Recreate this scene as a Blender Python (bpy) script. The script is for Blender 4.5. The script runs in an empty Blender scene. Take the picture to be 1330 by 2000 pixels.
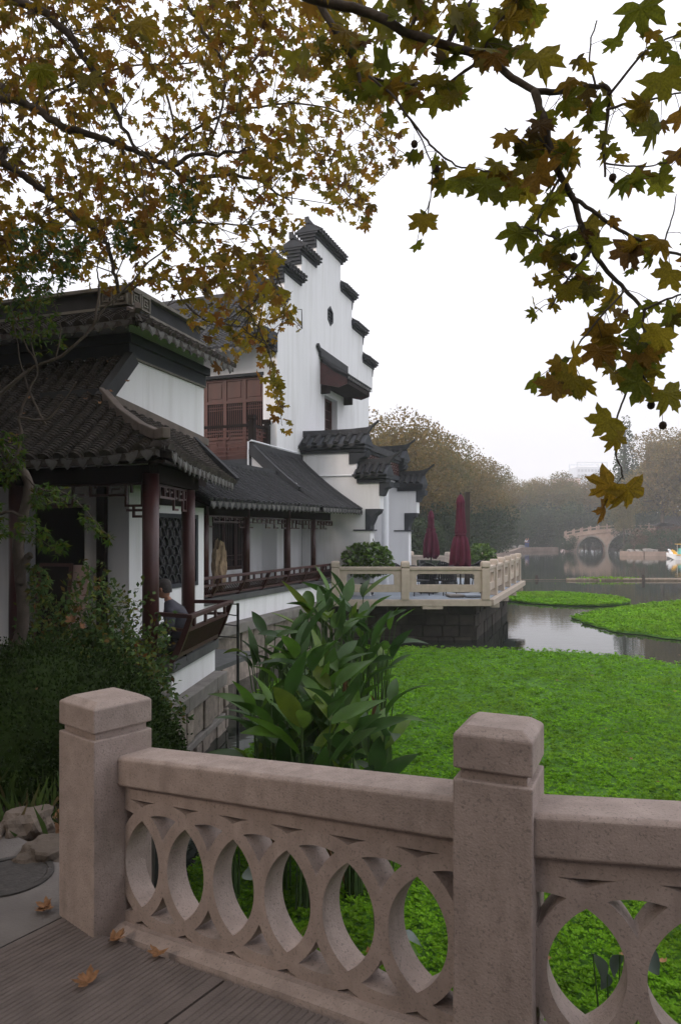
import bpy, bmesh, math, random
import numpy as np
from mathutils import Vector, Matrix, noise

S = bpy.context.scene
COL = S.collection
rnd = random.Random(7)
PI = math.pi
HZ, CX, FP, EYE = 1043.0, 665.0, 1361.0, 1.65      # horizon row, centre column, focal length in pixels, eye height

# ------------------------------------------------------------------ camera, sky, sun, exposure
cam_d = bpy.data.cameras.new('camera')
cam_d.sensor_fit = 'VERTICAL'; cam_d.sensor_height = 36.0; cam_d.lens = FP / 2000 * 36
cam_d.shift_y = (HZ - 1000) / 2000
cam_d.clip_start = 0.05; cam_d.clip_end = 4000
cam = bpy.data.objects.new('camera', cam_d); COL.objects.link(cam)
cam.location = (0, 0, EYE); cam.rotation_euler = (math.radians(90), 0, 0)
S.camera = cam

SUN_EL, SUN_AZ = 30.0, 230.0          # degrees; azimuth clockwise from +Y
world = bpy.data.worlds.new('World'); S.world = world; world.use_nodes = True
wn, wl = world.node_tree.nodes, world.node_tree.links
bg = wn['Background']
sky = wn.new('ShaderNodeTexSky'); sky.sky_type = 'NISHITA'; sky.sun_disc = False
sky.sun_elevation = math.radians(SUN_EL); sky.sun_rotation = math.radians(SUN_AZ)
sky.air_density = 1.0; sky.dust_density = 4.0; sky.ozone_density = 1.0
mx = wn.new('ShaderNodeMix'); mx.data_type = 'RGBA'
mx.inputs['Factor'].default_value = 0.9                     # overcast: a nearly even white cloud sheet over the clear sky
# overcast brightness rises evenly from the horizon to two and a half times as much overhead
tcw = wn.new('ShaderNodeTexCoord'); sx_ = wn.new('ShaderNodeSeparateXYZ'); wl.new(tcw.outputs['Generated'], sx_.inputs[0])
cl = wn.new('ShaderNodeMapRange'); cl.inputs[1].default_value = 0; cl.inputs[2].default_value = 1; cl.inputs[3].default_value = .36; cl.inputs[4].default_value = 1; wl.new(sx_.outputs['Z'], cl.inputs[0])
sc_ = wn.new('ShaderNodeVectorMath'); sc_.operation = 'SCALE'; sc_.inputs[0].default_value = (16.3, 16.2, 17.3); wl.new(cl.outputs[0], sc_.inputs['Scale']); wl.new(sc_.outputs[0], mx.inputs[7])
wl.new(sky.outputs[0], mx.inputs[6]); wl.new(mx.outputs[2], bg.inputs[0])
bg.inputs[1].default_value = 0.10
sun_d = bpy.data.lights.new('sun', 'SUN'); sun_d.energy = 1.6; sun_d.angle = math.radians(18); sun_d.color = (1, .82, .68)
sun = bpy.data.objects.new('sun', sun_d); COL.objects.link(sun)
a, e = math.radians(SUN_AZ), math.radians(SUN_EL)
sun.rotation_euler = Vector((-math.sin(a) * math.cos(e), -math.cos(a) * math.cos(e), -math.sin(e))).to_track_quat('-Z', 'Y').to_euler()
vs = S.view_settings
vs.view_transform = 'Standard'; vs.look = 'None'; vs.gamma = 1; vs.use_curve_mapping = False; vs.exposure = 0.55
S.render.engine = 'CYCLES'
S.cycles.use_denoising = True
S.cycles.max_bounces = 8; S.cycles.diffuse_bounces = 4; S.cycles.glossy_bounces = 3; S.cycles.transmission_bounces = 4
S.cycles.volume_bounces = 1; S.cycles.transparent_max_bounces = 8
S.cycles.use_adaptive_sampling = True; S.cycles.adaptive_threshold = 0.02

# ------------------------------------------------------------------ helpers
def P(px, py, Y):                    # a pixel of the photograph at a distance Y -> the place it shows
    return Vector(((px - CX) / FP * Y, Y, EYE - (py - HZ) / FP * Y))
def zat(py, Y): return EYE - (py - HZ) / FP * Y
class Frame:                          # a building's own axes: x to the right along its front, y into the depth
    def __init__(s, ox, oy, deg): s.o = (ox, oy); s.deg = deg; t = math.radians(deg); s.c, s.s = math.cos(t), math.sin(t)
    def w(s, X, Y): return (s.o[0] + X * s.c - Y * s.s, s.o[1] + X * s.s + Y * s.c)
    def loc(s, x, y):
        dx, dy = x - s.o[0], y - s.o[1]; return (dx * s.c + dy * s.s, -dx * s.s + dy * s.c)
    def hitX(s, px, X):               # where the plane x = X stands in column px -> (y, distance)
        k = (px - CX) / FP; x0, y0 = s.w(X, 0); Y = (x0 - k * y0) / (s.s + k * s.c); return Y, s.w(X, Y)[1]
    def hitY(s, px, Y):
        k = (px - CX) / FP; x0, y0 = s.w(0, Y); X = (k * y0 - x0) / (s.c - k * s.s); return X, s.w(X, Y)[1]

class MB:
    def __init__(s): s.v, s.f, s.m = [], [], []
    def add(s, vs, fs, m=0):
        b = len(s.v); s.v += [tuple(p) for p in vs]; s.f += [tuple(b + i for i in f) for f in fs]; s.m += [m] * len(fs); return s
    def box(s, x0, x1, y0, y1, z0, z1, m=0):
        v = [(x, y, z) for z in (z0, z1) for y in (y0, y1) for x in (x0, x1)]
        return s.add(v, [(0, 2, 3, 1), (4, 5, 7, 6), (0, 1, 5, 4), (2, 6, 7, 3), (0, 4, 6, 2), (1, 3, 7, 5)], m)
    def bar(s, p, q, w, h, m=0, up=(0, 0, 1)):
        p, q = Vector(p), Vector(q); t = (q - p).normalized(); u = Vector(up)
        sd = t.cross(u)
        if sd.length < 1e-4: sd = t.cross(Vector((1, 0, 0)))
        sd.normalize(); n = sd.cross(t); a, b = sd * (w / 2), n * (h / 2)
        return s.add([p - a - b, p + a - b, p + a + b, p - a + b, q - a - b, q + a - b, q + a + b, q - a + b],
                     [(0, 3, 2, 1), (4, 5, 6, 7), (0, 1, 5, 4), (1, 2, 6, 5), (2, 3, 7, 6), (3, 0, 4, 7)], m)
    def ext(s, poly, vec, m=0):       # any flat polygon pushed along vec
        n = len(poly); vec = Vector(vec); a = [Vector(p) for p in poly]
        s.add(a + [p + vec for p in a], [tuple(range(n - 1, -1, -1)), tuple(range(n, 2 * n))] + [(i, (i + 1) % n, n + (i + 1) % n, n + i) for i in range(n)], m); return s
    def tube(s, pts, rad, n=8, cap=True, m=0):
        pts = [Vector(p) for p in pts]
        if not hasattr(rad, '__len__'): rad = [rad] * len(pts)
        vs, fs = [], []; ref = Vector((0.31, 0.17, 0.93))
        for i, p in enumerate(pts):
            t = (pts[min(i + 1, len(pts) - 1)] - pts[max(i - 1, 0)]).normalized()
            a = t.cross(ref)
            if a.length < .05: a = t.cross(Vector((1, 0, 0)))
            a.normalize(); b = t.cross(a)
            for k in range(n):
                w = 2 * PI * k / n; vs.append(p + (a * math.cos(w) + b * math.sin(w)) * rad[i])
        for i in range(len(pts) - 1):
            for k in range(n):
                fs.append((i * n + k, i * n + (k + 1) % n, (i + 1) * n + (k + 1) % n, (i + 1) * n + k))
        if cap: fs += [tuple(range(n - 1, -1, -1)), tuple(range((len(pts) - 1) * n, len(pts) * n))]
        return s.add(vs, fs, m)
    def lathe(s, prof, n=16, c=(0, 0, 0), m=0, wob=None):
        vs, fs = [], []
        for j, (r, z) in enumerate(prof):
            for k in range(n):
                w = 2 * PI * k / n; q = r * (wob(w, j) if wob else 1); vs.append((c[0] + q * math.cos(w), c[1] + q * math.sin(w), c[2] + z))
        for j in range(len(prof) - 1):
            for k in range(n): fs.append((j * n + k, j * n + (k + 1) % n, (j + 1) * n + (k + 1) % n, (j + 1) * n + k))
        fs += [tuple(range(n - 1, -1, -1)), tuple(range((len(prof) - 1) * n, len(prof) * n))]
        return s.add(vs, fs, m)
    def build(s, name, mats, parent=None, smooth=False, bevel=0, loc=None, rz=0):
        me = bpy.data.meshes.new(name); me.from_pydata(s.v, [], s.f)
        mats = mats if isinstance(mats, (list, tuple)) else [mats]
        for k in mats: me.materials.append(k)
        if len(mats) > 1: me.polygons.foreach_set('material_index', s.m)
        if smooth: me.polygons.foreach_set('use_smooth', [True] * len(me.polygons))
        me.update()
        return link(name, me, parent, loc, rz, bevel)
def link(name, me, parent=None, loc=None, rz=0, bevel=0):
    o = bpy.data.objects.new(name, me); COL.objects.link(o)
    if parent: o.parent = parent
    if loc is not None: o.location = loc
    if rz: o.rotation_euler = (0, 0, rz)
    if bevel:
        b = o.modifiers.new('bevel', 'BEVEL'); b.width = bevel; b.segments = 2; b.limit_method = 'ANGLE'; b.angle_limit = math.radians(40)
    return o
def npmesh(name, V, F, mat, smooth=False, rnd_attr=None):   # V (n,3), F (m,k) arrays
    me = bpy.data.meshes.new(name); V = np.asarray(V, np.float32); F = np.asarray(F, np.int32)
    m, k = F.shape
    me.vertices.add(len(V)); me.vertices.foreach_set('co', V.ravel())
    me.loops.add(m * k); me.loops.foreach_set('vertex_index', F.ravel())
    me.polygons.add(m); me.polygons.foreach_set('loop_start', np.arange(0, m * k, k, dtype=np.int32))
    try: me.polygons.foreach_set('loop_total', np.full(m, k, np.int32))
    except Exception: pass
    if smooth: me.polygons.foreach_set('use_smooth', np.ones(m, bool))
    me.materials.append(mat); me.update(calc_edges=True); me.validate()
    return me
def tag(o, label=None, cat=None, group=None, kind=None):
    if label: o['label'] = label
    if cat: o['category'] = cat
    if group: o['group'] = group
    if kind: o['kind'] = kind
    return o
def thing(name, label, cat, loc=(0, 0, 0), rz=0, group=None):
    o = bpy.data.objects.new(name, None); COL.objects.link(o); o.location = loc; o.rotation_euler = (0, 0, rz)
    o.empty_display_size = .1
    return tag(o, label, cat, group)
def sub(name, parent):               # an empty part that gathers sub-parts
    o = bpy.data.objects.new(name, None); COL.objects.link(o); o.parent = parent; o.empty_display_size = .05; return o
def dup(root, loc, rz=None, label=None, scale=None):
    def cp(o, par):
        c = o.copy(); COL.objects.link(c); c.parent = par
        for ch in list(o.children): cp(ch, c)
        return c
    c = cp(root, None); c.location = loc
    if rz is not None: c.rotation_euler = (0, 0, rz)
    if label: c['label'] = label
    if scale is not None: c.scale = (scale,) * 3 if not hasattr(scale, '__len__') else scale
    return c

# ------------------------------------------------------------------ materials
def mat(name, col, rough=.8, var=.18, scale=6., bump=0., bscale=40., objvar=0., speck=None, blot=0., spec=.35, blotcol=None, stretch=None, streak=None):
    m = bpy.data.materials.new(name); m.use_nodes = True; n, l = m.node_tree.nodes, m.node_tree.links
    b = n['Principled BSDF']; b.inputs['Roughness'].default_value = rough; b.inputs['Specular IOR Level'].default_value = spec
    tc = n.new('ShaderNodeTexCoord'); vec = tc.outputs['Object']
    if stretch:
        mp = n.new('ShaderNodeMapping'); mp.inputs['Scale'].default_value = stretch; l.new(vec, mp.inputs[0]); vec = mp.outputs[0]
    def nz(sc, det=4):
        t = n.new('ShaderNodeTexNoise'); t.inputs['Scale'].default_value = sc; t.inputs['Detail'].default_value = det; l.new(vec, t.inputs['Vector']); return t
    t = nz(scale); r = n.new('ShaderNodeValToRGB')
    r.color_ramp.elements[0].position = .3; r.color_ramp.elements[1].position = .7
    r.color_ramp.elements[0].color = tuple(c * (1 - var) for c in col) + (1,); r.color_ramp.elements[1].color = tuple(min(1, c * (1 + var)) for c in col) + (1,)
    l.new(t.outputs[0], r.inputs[0]); out = r.outputs[0]
    def mixin(fac, colr, a=None):
        q = n.new('ShaderNodeMix'); q.data_type = 'RGBA'; l.new(fac, q.inputs['Factor']); l.new(out, q.inputs[6]); q.inputs[7].default_value = tuple(colr) + (1,); return q.outputs[2]
    if blot:
        t2 = nz(scale * .17, 5); mr = n.new('ShaderNodeMapRange'); mr.inputs[1].default_value = .5; mr.inputs[2].default_value = .75; mr.inputs[4].default_value = blot
        l.new(t2.outputs[0], mr.inputs[0]); out = mixin(mr.outputs[0], blotcol or [c * .45 for c in col])
    if speck:
        t3 = nz(speck[0], 2); mr = n.new('ShaderNodeMapRange'); mr.inputs[1].default_value = .58; mr.inputs[2].default_value = .68; mr.inputs[4].default_value = speck[1]
        l.new(t3.outputs[0], mr.inputs[0]); out = mixin(mr.outputs[0], speck[2])
    if streak:                                                  # rain stains running down the faces
        mp2 = n.new('ShaderNodeMapping'); mp2.inputs['Scale'].default_value = streak[0]; l.new(tc.outputs['Object'], mp2.inputs[0])
        t5 = n.new('ShaderNodeTexNoise'); t5.inputs['Scale'].default_value = 1; t5.inputs['Detail'].default_value = 5; t5.inputs['Roughness'].default_value = .65; l.new(mp2.outputs[0], t5.inputs['Vector'])
        mr = n.new('ShaderNodeMapRange'); mr.inputs[1].default_value = .5; mr.inputs[2].default_value = .72; mr.inputs[4].default_value = streak[1]; l.new(t5.outputs[0], mr.inputs[0]); out = mixin(mr.outputs[0], streak[2])
    if objvar:
        oi = n.new('ShaderNodeObjectInfo'); mr = n.new('ShaderNodeMapRange'); mr.inputs[3].default_value = 1 - objvar; mr.inputs[4].default_value = 1 + objvar
        l.new(oi.outputs['Random'], mr.inputs[0]); hs = n.new('ShaderNodeHueSaturation'); l.new(mr.outputs[0], hs.inputs['Value']); l.new(out, hs.inputs['Color']); out = hs.outputs[0]
    l.new(out, b.inputs['Base Color'])
    if bump:
        t4 = nz(bscale, 5); bp = n.new('ShaderNodeBump'); bp.inputs['Strength'].default_value = bump; bp.inputs['Distance'].default_value = .01
        l.new(t4.outputs[0], bp.inputs['Height']); l.new(bp.outputs[0], b.inputs['Normal'])
    return m
def leafmat(name, stops, trans=.45, rough=.55, spec=.12, veins=False, patch=None):
    m = bpy.data.materials.new(name); m.use_nodes = True; n, l = m.node_tree.nodes, m.node_tree.links
    b = n['Principled BSDF']; b.inputs['Roughness'].default_value = rough; b.inputs['Specular IOR Level'].default_value = spec
    oi = n.new('ShaderNodeObjectInfo'); ge = n.new('ShaderNodeNewGeometry')
    ad = n.new('ShaderNodeMath'); ad.operation = 'ADD'; l.new(oi.outputs['Random'], ad.inputs[0]); l.new(ge.outputs['Random Per Island'], ad.inputs[1])
    fr = n.new('ShaderNodeMath'); fr.operation = 'FRACT'; l.new(ad.outputs[0], fr.inputs[0])
    r = n.new('ShaderNodeValToRGB'); el = r.color_ramp.elements
    while len(el) < len(stops): el.new(.5)
    for k, (p, c) in enumerate(stops): el[k].position = p; el[k].color = tuple(c) + (1,)
    l.new(fr.outputs[0], r.inputs[0]); out = r.outputs[0]
    tc = n.new('ShaderNodeTexCoord'); t = n.new('ShaderNodeTexNoise'); t.inputs['Scale'].default_value = 14 if veins else 3; l.new(tc.outputs['Object'], t.inputs['Vector'])
    hs = n.new('ShaderNodeHueSaturation'); mr = n.new('ShaderNodeMapRange'); mr.inputs[1].default_value = .3; mr.inputs[2].default_value = .7; mr.inputs[3].default_value = .7; mr.inputs[4].default_value = 1.3
    l.new(t.outputs[0], mr.inputs[0]); l.new(mr.outputs[0], hs.inputs['Value']); l.new(out, hs.inputs['Color']); out = hs.outputs[0]
    if patch:
        t2 = n.new('ShaderNodeTexNoise'); t2.inputs['Scale'].default_value = patch[0]; t2.inputs['Detail'].default_value = 4; l.new(tc.outputs['Object'], t2.inputs['Vector'])
        mr2 = n.new('ShaderNodeMapRange'); mr2.inputs[1].default_value = .45; mr2.inputs[2].default_value = .7; mr2.inputs[4].default_value = patch[1]; l.new(t2.outputs[0], mr2.inputs[0])
        q = n.new('ShaderNodeMix'); q.data_type = 'RGBA'; l.new(mr2.outputs[0], q.inputs['Factor']); l.new(out, q.inputs[6]); q.inputs[7].default_value = tuple(patch[2]) + (1,); out = q.outputs[2]
    l.new(out, b.inputs['Base Color'])
    tr = n.new('ShaderNodeBsdfTranslucent'); l.new(out, tr.inputs[0])
    ms = n.new('ShaderNodeMixShader'); ms.inputs[0].default_value = trans
    l.new(b.outputs[0], ms.inputs[1]); l.new(tr.outputs[0], ms.inputs[2]); l.new(ms.outputs[0], n['Material Output'].inputs[0])
    return m
M = {}
M['granite'] = mat('pink_granite', (.345, .28, .25), .8, .12, 14, .28, 140, 0, (120, .5, (.13, .115, .11)), .45, .2, (.22, .175, .155), None, ((9, 9, 1.6), .55, (.19, .155, .14)))
M['slab'] = mat('grooved_granite', (.128, .104, .094), .85, .16, 10, .3, 150, .08, (200, .3, (.06, .05, .05)), .5)
M['concrete'] = mat('worn_concrete', (.15, .135, .126), .9, .18, 5, .4, 80, .08, None, .5)
M['plaster'] = mat('white_plaster', (.78, .785, .80), .9, .03, 2.2, .06, 60, 0, None, .22, .2, (.62, .63, .63), (2.2, 2.2, .35), ((3.2, 3.2, .28), .5, (.54, .54, .52)))
M['tile'] = mat('grey_roof_tile', (.04, .041, .044), .8, .3, 14, .4, 90, .25, None, .4, .3, (.028, .03, .028))
M['house_tile'] = mat('weathered_brown_grey_tile', (.066, .057, .05), .85, .35, 14, .4, 90, .25, None, .5, .2, (.03, .03, .026))
M['ridge'] = mat('grey_ridge_plaster', (.042, .044, .048), .85, .2, 4, .2, 60, .1, None, .4)
M['hip'] = mat('brownish_hip_ridge', (.14, .115, .10), .85, .2, 5, .2, 60, 0, None, .4)
M['band'] = mat('dark_grey_band', (.04, .045, .053), .85, .12, 2, .1, 50, 0, None, .3)
M['trim'] = mat('beige_stone_trim', (.19, .175, .15), .85, .2, 6, .2, 60, 0, None, .3)
M['drip'] = mat('drip_tile_clay', (.13, .127, .122), .85, .25, 9, .3, 70, .25, None, .4)
M['wood'] = mat('red_brown_wood', (.062, .017, .013), .5, .2, 5, .1, 60, .08, None, .2, .4, None, (1, 1, .15))
M['darkwood'] = mat('dark_red_lacquer', (.05, .014, .013), .42, .2, 4, .1, 50, .08, None, .3, .5)
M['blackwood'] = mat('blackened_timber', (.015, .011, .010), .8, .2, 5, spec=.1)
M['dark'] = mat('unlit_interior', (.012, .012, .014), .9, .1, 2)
M['glass'] = mat('dark_window_glass', (.012, .013, .016), .25, .1, 2, spec=.2)
M['sandstone'] = mat('beige_granite', (.45, .38, .315), .8, .10, 7, .25, 120, .06, (150, .3, (.3, .24, .18)), .25, .3, (.36, .29, .22), None, ((6, 6, 1.0), .5, (.33, .27, .2)))
M['deckstone'] = mat('blue_grey_deck_paving', (.27, .31, .36), .6, .10, 3, .1, 40, .05, None, .4)
M['rubble'] = mat('rubble_stone', (.23, .195, .165), .9, .3, 9, .6, 50, .35, None, .6)
M['coping'] = mat('grey_coping_stone', (.20, .185, .17), .9, .2, 6, .4, 70, .12, None, .5)
M['shadestone'] = mat('shade_darkened_stone', (.042, .035, .028), .9, .35, 5, .6, 40, .35, None, .5)  # stone coloured nearly black, standing in for shade under the terrace
M['plinthstone'] = mat('slate_grey_coping', (.075, .078, .078), .75, .2, 6, .3, 60, .1, None, .5)
M['soil'] = mat('dark_soil', (.045, .034, .026), .95, .35, 12, .8, 40)
M['rock'] = mat('garden_rock', (.12, .095, .076), .9, .3, 5, .7, 30, .2, None, .5)
M['scholar'] = mat('tan_scholar_rock', (.42, .31, .2), .8, .3, 8, .7, 20)
M['bark'] = mat('plane_bark', (.075, .06, .047), .9, .35, 12, .7, 40, 0, None, .5, .2, (.035, .028, .022))
M['maplebark'] = mat('smooth_maple_bark', (.085, .067, .053), .85, .25, 9, .5, 50)
M['metal'] = mat('black_iron', (.012, .012, .013), .45, .2, 5, spec=.5)
M['rattan'] = mat('black_rattan', (.014, .014, .016), .5, .3, 30, .3, 90)
M['cloth'] = mat('maroon_canvas', (.08, .008, .025), .8, .2, 5, .15, 120, .05)
M['pole'] = mat('brown_post_timber', (.035, .027, .022), .7, .2, 5)
M['boom'] = mat('weathered_bamboo', (.16, .13, .10), .85, .3, 6, .3, 40)
M['bridge'] = mat('pinkish_bridge_stone', (.27, .205, .17), .9, .2, 1.2, .3, 6, .05, None, .4)
M['ground'] = mat('park_ground', (.10, .085, .06), .95, .3, .2)
M['seed'] = mat('seed_ball_brown', (.035, .022, .012), .9, .3, 60, .5, 90)
M['manhole'] = mat('iron_cover', (.05, .045, .042), .7, .3, 20, .6, 60)
M['white'] = mat('white_paint', (.75, .77, .8), .5, .05, 2)
M['teal'] = mat('teal_paint', (.12, .42, .38), .4, .1, 2)
M['yellow'] = mat('yellow_paint', (.72, .42, .04), .4, .1, 2)
M['pink'] = mat('pale_pink_wall', (.55, .4, .38), .9, .05, .1)
M['tower'] = mat('pale_tower_wall', (.42, .47, .54), .8, .05, .05)
M['towerglass'] = mat('tower_glass', (.16, .2, .26), .3, .1, .05)
M['skin'] = mat('skin', (.32, .17, .11), .6, .1, 8)
M['hair'] = mat('grey_black_hair', (.045, .04, .038), .7, .4, 60, .4, 80)
M['jacket'] = mat('slate_jacket', (.055, .055, .07), .85, .2, 14, .3, 60)
M['trousers'] = mat('black_trousers', (.014, .014, .018), .85, .2, 14, .2, 60)
M['blue'] = mat('blue_cloth', (.05, .09, .22), .85, .1, 9)
M['shirt'] = mat('pale_shirt', (.6, .62, .66), .85, .1, 9)
M['pot'] = mat('dark_glazed_pot', (.03, .035, .045), .35, .2, 4, spec=.5)
M['plane_leaf'] = leafmat('plane_leaf', [(0, (.13, .15, .014)), (.3, (.17, .165, .015)), (.52, (.23, .175, .016)), (.68, (.26, .17, .016)), (.8, (.20, .10, .018)), (.9, (.11, .13, .016)), (1, (.10, .045, .018))], .6, .5, .12, True)
M['plane_leaf_far'] = leafmat('plane_leaf_yellowing', [(0, (.19, .16, .017)), (.3, (.27, .20, .018)), (.6, (.32, .185, .02)), (.75, (.24, .10, .02)), (.86, (.15, .145, .018)), (1, (.13, .055, .02))], .6, .5, .1)
M['dry_leaf'] = leafmat('dry_fallen_leaf', [(0, (.22, .11, .055)), (.5, (.28, .15, .075)), (1, (.17, .085, .045))], .15, .7)
M['cress'] = leafmat('water_plant_leaf', [(0, (.095, .24, .010)), (.4, (.13, .30, .013)), (.75, (.17, .35, .018)), (1, (.08, .19, .010))], .35, .6, .04, False, (.45, .4, (.16, .21, .03)))
M['cressbed'] = mat('water_plant_mat', (.06, .16, .010), .9, .4, 18, .8, 60)
M['reed'] = leafmat('broad_reed_leaf', [(0, (.03, .075, .02)), (.35, (.05, .12, .02)), (.6, (.10, .21, .02)), (.82, (.035, .08, .03)), (.93, (.12, .20, .02)), (1, (.12, .17, .02))], .4, .42, .3, False, (9, .4, (.05, .09, .02)))
M['reedstem'] = mat('reed_stem', (.045, .085, .02), .6, .2, 8)
M['deadreed'] = leafmat('withered_reed_leaf', [(0, (.16, .08, .04)), (1, (.22, .12, .06))], .2, .7)
M['greyleaf'] = leafmat('grey_green_leaf', [(0, (.10, .13, .11)), (1, (.15, .18, .16))], .2, .35, .5)
M['box'] = leafmat('boxwood_leaf', [(0, (.014, .028, .007)), (.6, (.024, .044, .010)), (1, (.036, .06, .012))], .2, .6, .06)
M['nandina'] = leafmat('nandina_leaf', [(0, (.05, .09, .03)), (.5, (.075, .13, .04)), (.8, (.13, .16, .03)), (.95, (.12, .08, .02)), (1, (.14, .05, .02))], .3, .6, .06)
M['maple'] = leafmat('maple_leaf', [(0, (.04, .085, .015)), (.5, (.065, .13, .017)), (.8, (.11, .16, .018)), (1, (.13, .11, .018))], .5, .5)
M['grassblade'] = leafmat('bed_grass', [(0, (.04, .075, .02)), (.7, (.07, .11, .025)), (1, (.14, .10, .05))], .3, .6)
M['potleaf'] = leafmat('pot_shrub_leaf', [(0, (.05, .10, .02)), (.5, (.08, .15, .025)), (1, (.13, .21, .035))], .3, .4, .4)
M['crown_brown'] = leafmat('autumn_crown', [(0, (.13, .115, .05)), (.4, (.18, .14, .058)), (.75, (.23, .155, .065)), (1, (.12, .115, .045))], .4, .8, .05)
M['crown_olive'] = leafmat('olive_crown', [(0, (.10, .11, .045)), (.5, (.15, .135, .055)), (1, (.19, .14, .06))], .4, .8, .05)
M['crown_green'] = leafmat('evergreen_crown', [(0, (.025, .045, .025)), (.5, (.04, .065, .032)), (1, (.06, .08, .036))], .3, .8, .05)
M['crown_red'] = leafmat('reddish_shrub', [(0, (.10, .05, .04)), (.5, (.12, .07, .05)), (1, (.08, .07, .04))], .25, .7)
def watermat():
    m = bpy.data.materials.new('lake_water'); m.use_nodes = True; n, l = m.node_tree.nodes, m.node_tree.links
    b = n['Principled BSDF']; b.inputs['Base Color'].default_value = (.018, .022, .018, 1); b.inputs['Roughness'].default_value = .03; b.inputs['IOR'].default_value = 1.333
    tc = n.new('ShaderNodeTexCoord'); mp = n.new('ShaderNodeMapping'); mp.inputs['Scale'].default_value = (.8, 2.4, 1); l.new(tc.outputs['Object'], mp.inputs[0])
    t = n.new('ShaderNodeTexNoise'); t.inputs['Scale'].default_value = 1.6; t.inputs['Detail'].default_value = 3; l.new(mp.outputs[0], t.inputs['Vector'])
    bp = n.new('ShaderNodeBump'); bp.inputs['Strength'].default_value = .045; bp.inputs['Distance'].default_value = .05
    l.new(t.outputs[0], bp.inputs['Height']); l.new(bp.outputs[0], b.inputs['Normal'])
    return m
M['water'] = watermat()
# ------------------------------------------------------------------ ground, water, banks
def struct(o, label, cat): return tag(o, label, cat, kind='structure')
def poly_slab(name, pts, z0, z1, mt, label, cat, kind='structure'):
    mb = MB(); mb.ext([(x, y, z1) for x, y in pts][::-1], (0, 0, z0 - z1)); return tag(mb.build(name, mt), label, cat, kind=kind)
WZ = -1.3
poly_slab('ground', [(-400, -50), (600, -50), (600, 740), (-400, 740)], -2.4, -2.0, M['ground'], 'wide park ground under and around the lake', 'ground')
g = MB(); g.add([(-120, -40, WZ), (260, -40, WZ), (260, 210, WZ), (-120, 210, WZ)], [(0, 1, 2, 3)])
struct(g.build('lake_water', M['water']), 'still grey lake water reflecting pale sky and trees', 'water')
poly_slab('garden_ground', [(-60, -30), (-1.75, -30), (-1.75, 2.6), (-1.12, 3.1), (-1.35, 5), (-2.12, 8.1), (-2.2, 10.4), (-2.75, 12.9), (-2.4, 19.2), (1.2, 27.5), (-4, 29), (-60, 29)], -2.1, -.13, M['soil'],
          'dark planting bed soil beside the paving and pavilion', 'ground')
poly_slab('far_bank', [(-90, 29.5), (3.2, 31), (6, 42), (12, 62), (22, 92), (30, 117), (37.6, 121), (38.2, 121.5), (39, 160), (52, 162), (53, 131), (130, 128), (590, 160), (590, 730), (-390, 730), (-390, 60)], -2.05, -.75, M['ground'],
          'wooded lake bank curving behind the terrace to the bridge', 'bank')
poly_slab('island_bank', [(38.4, 95.5), (40.6, 93.4), (60, 91.5), (120, 92), (140, 128), (53.5, 130.5), (50.2, 124), (49.4, 117), (44, 110)], -2.05, -.8, M['ground'], 'planted bank on the right below the dark pavilion roof', 'bank')
kb = MB()
for a_, b_ in (((22.2, 92), (30.2, 117)), ((30.2, 117), (37.6, 121)), ((12.1, 62), (22.2, 92))):
    kb.bar(a_ + (-1.0,), b_ + (-1.0,), .5, .75)
struct(kb.build('bank_kerb', M['bridge']), 'low stone kerb along the far lake bank', 'kerb')
kb = MB()
for a_, b_ in (((38.3, 95.5), (40.6, 93.3)), ((40.6, 93.3), (60, 91.4)), ((60, 91.4), (100, 91.8))):
    kb.bar(a_ + (-1.05,), b_ + (-1.05,), .5, .7)
struct(kb.build('island_kerb', M['bridge']), 'low brownish stone kerb edging the right bank', 'kerb')
# the autumn air: one even, closed box of thin haze
hz = MB(); hz.box(-420, 620, -60, 760, -3.4, 75)
hm = bpy.data.materials.new('haze_air'); hm.use_nodes = True; hn = hm.node_tree.nodes
hn.remove(hn['Principled BSDF']); pv = hn.new('ShaderNodeVolumePrincipled')
pv.inputs['Color'].default_value = (.97, .98, 1, 1); pv.inputs['Density'].default_value = .0012; pv.inputs['Anisotropy'].default_value = 0
hm.node_tree.links.new(pv.outputs[0], hn['Material Output'].inputs['Volume'])
tag(hz.build('haze', hm), 'thin pale autumn haze over the lake', 'haze', kind='stuff')

# ------------------------------------------------------------------ paving of the foreground bridge
GO, GD, GN, GS = Vector((-1.0, 2.9, 0)), Vector((.817, -.577, 0)), Vector((-.577, -.817, 0)), .104
def gp(u, w, dz=0): p = GO + GD * u + GN * w; p.z = GS * max(0, u) + dz; return p
pav = MB(); us = [-4.2, 0, 4.6]
pav.add([gp(u, w, -.05) for w in (-.33, 4.5) for u in us] + [gp(u, w, -.5) for w in (-.33, 4.5) for u in us],
        [(0, 1, 4, 3), (1, 2, 5, 4), (6, 9, 10, 7), (7, 10, 11, 8), (0, 6, 7, 1), (1, 7, 8, 2), (3, 4, 10, 9), (4, 5, 11, 10), (0, 3, 9, 6), (2, 8, 11, 5)])
paving = struct(pav.build('paving', M['concrete']), 'granite paved walkway in the foreground with cut grooves', 'paving')
def grooved(u0, u1, w0, w1):
    mb = MB(); prof = [(u0 + .006, -.045), (u0 + .006, 0)]; u = u0 + .04
    while u < u1 - .045:
        prof += [(u, 0), (u + .0035, -.004), (u + .0065, -.004), (u + .010, 0)]; u += .0275
    prof += [(u1 - .006, 0), (u1 - .006, -.045)]
    vs = [gp(a_, w, b_) for w in (w0 + .006, w1 - .006) for a_, b_ in prof]; n = len(prof)
    mb.add(vs, [(i, n + i, n + i + 1, i + 1) for i in range(n - 1)] + [tuple(range(n)), tuple(range(2 * n - 1, n - 1, -1))]); return mb
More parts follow.
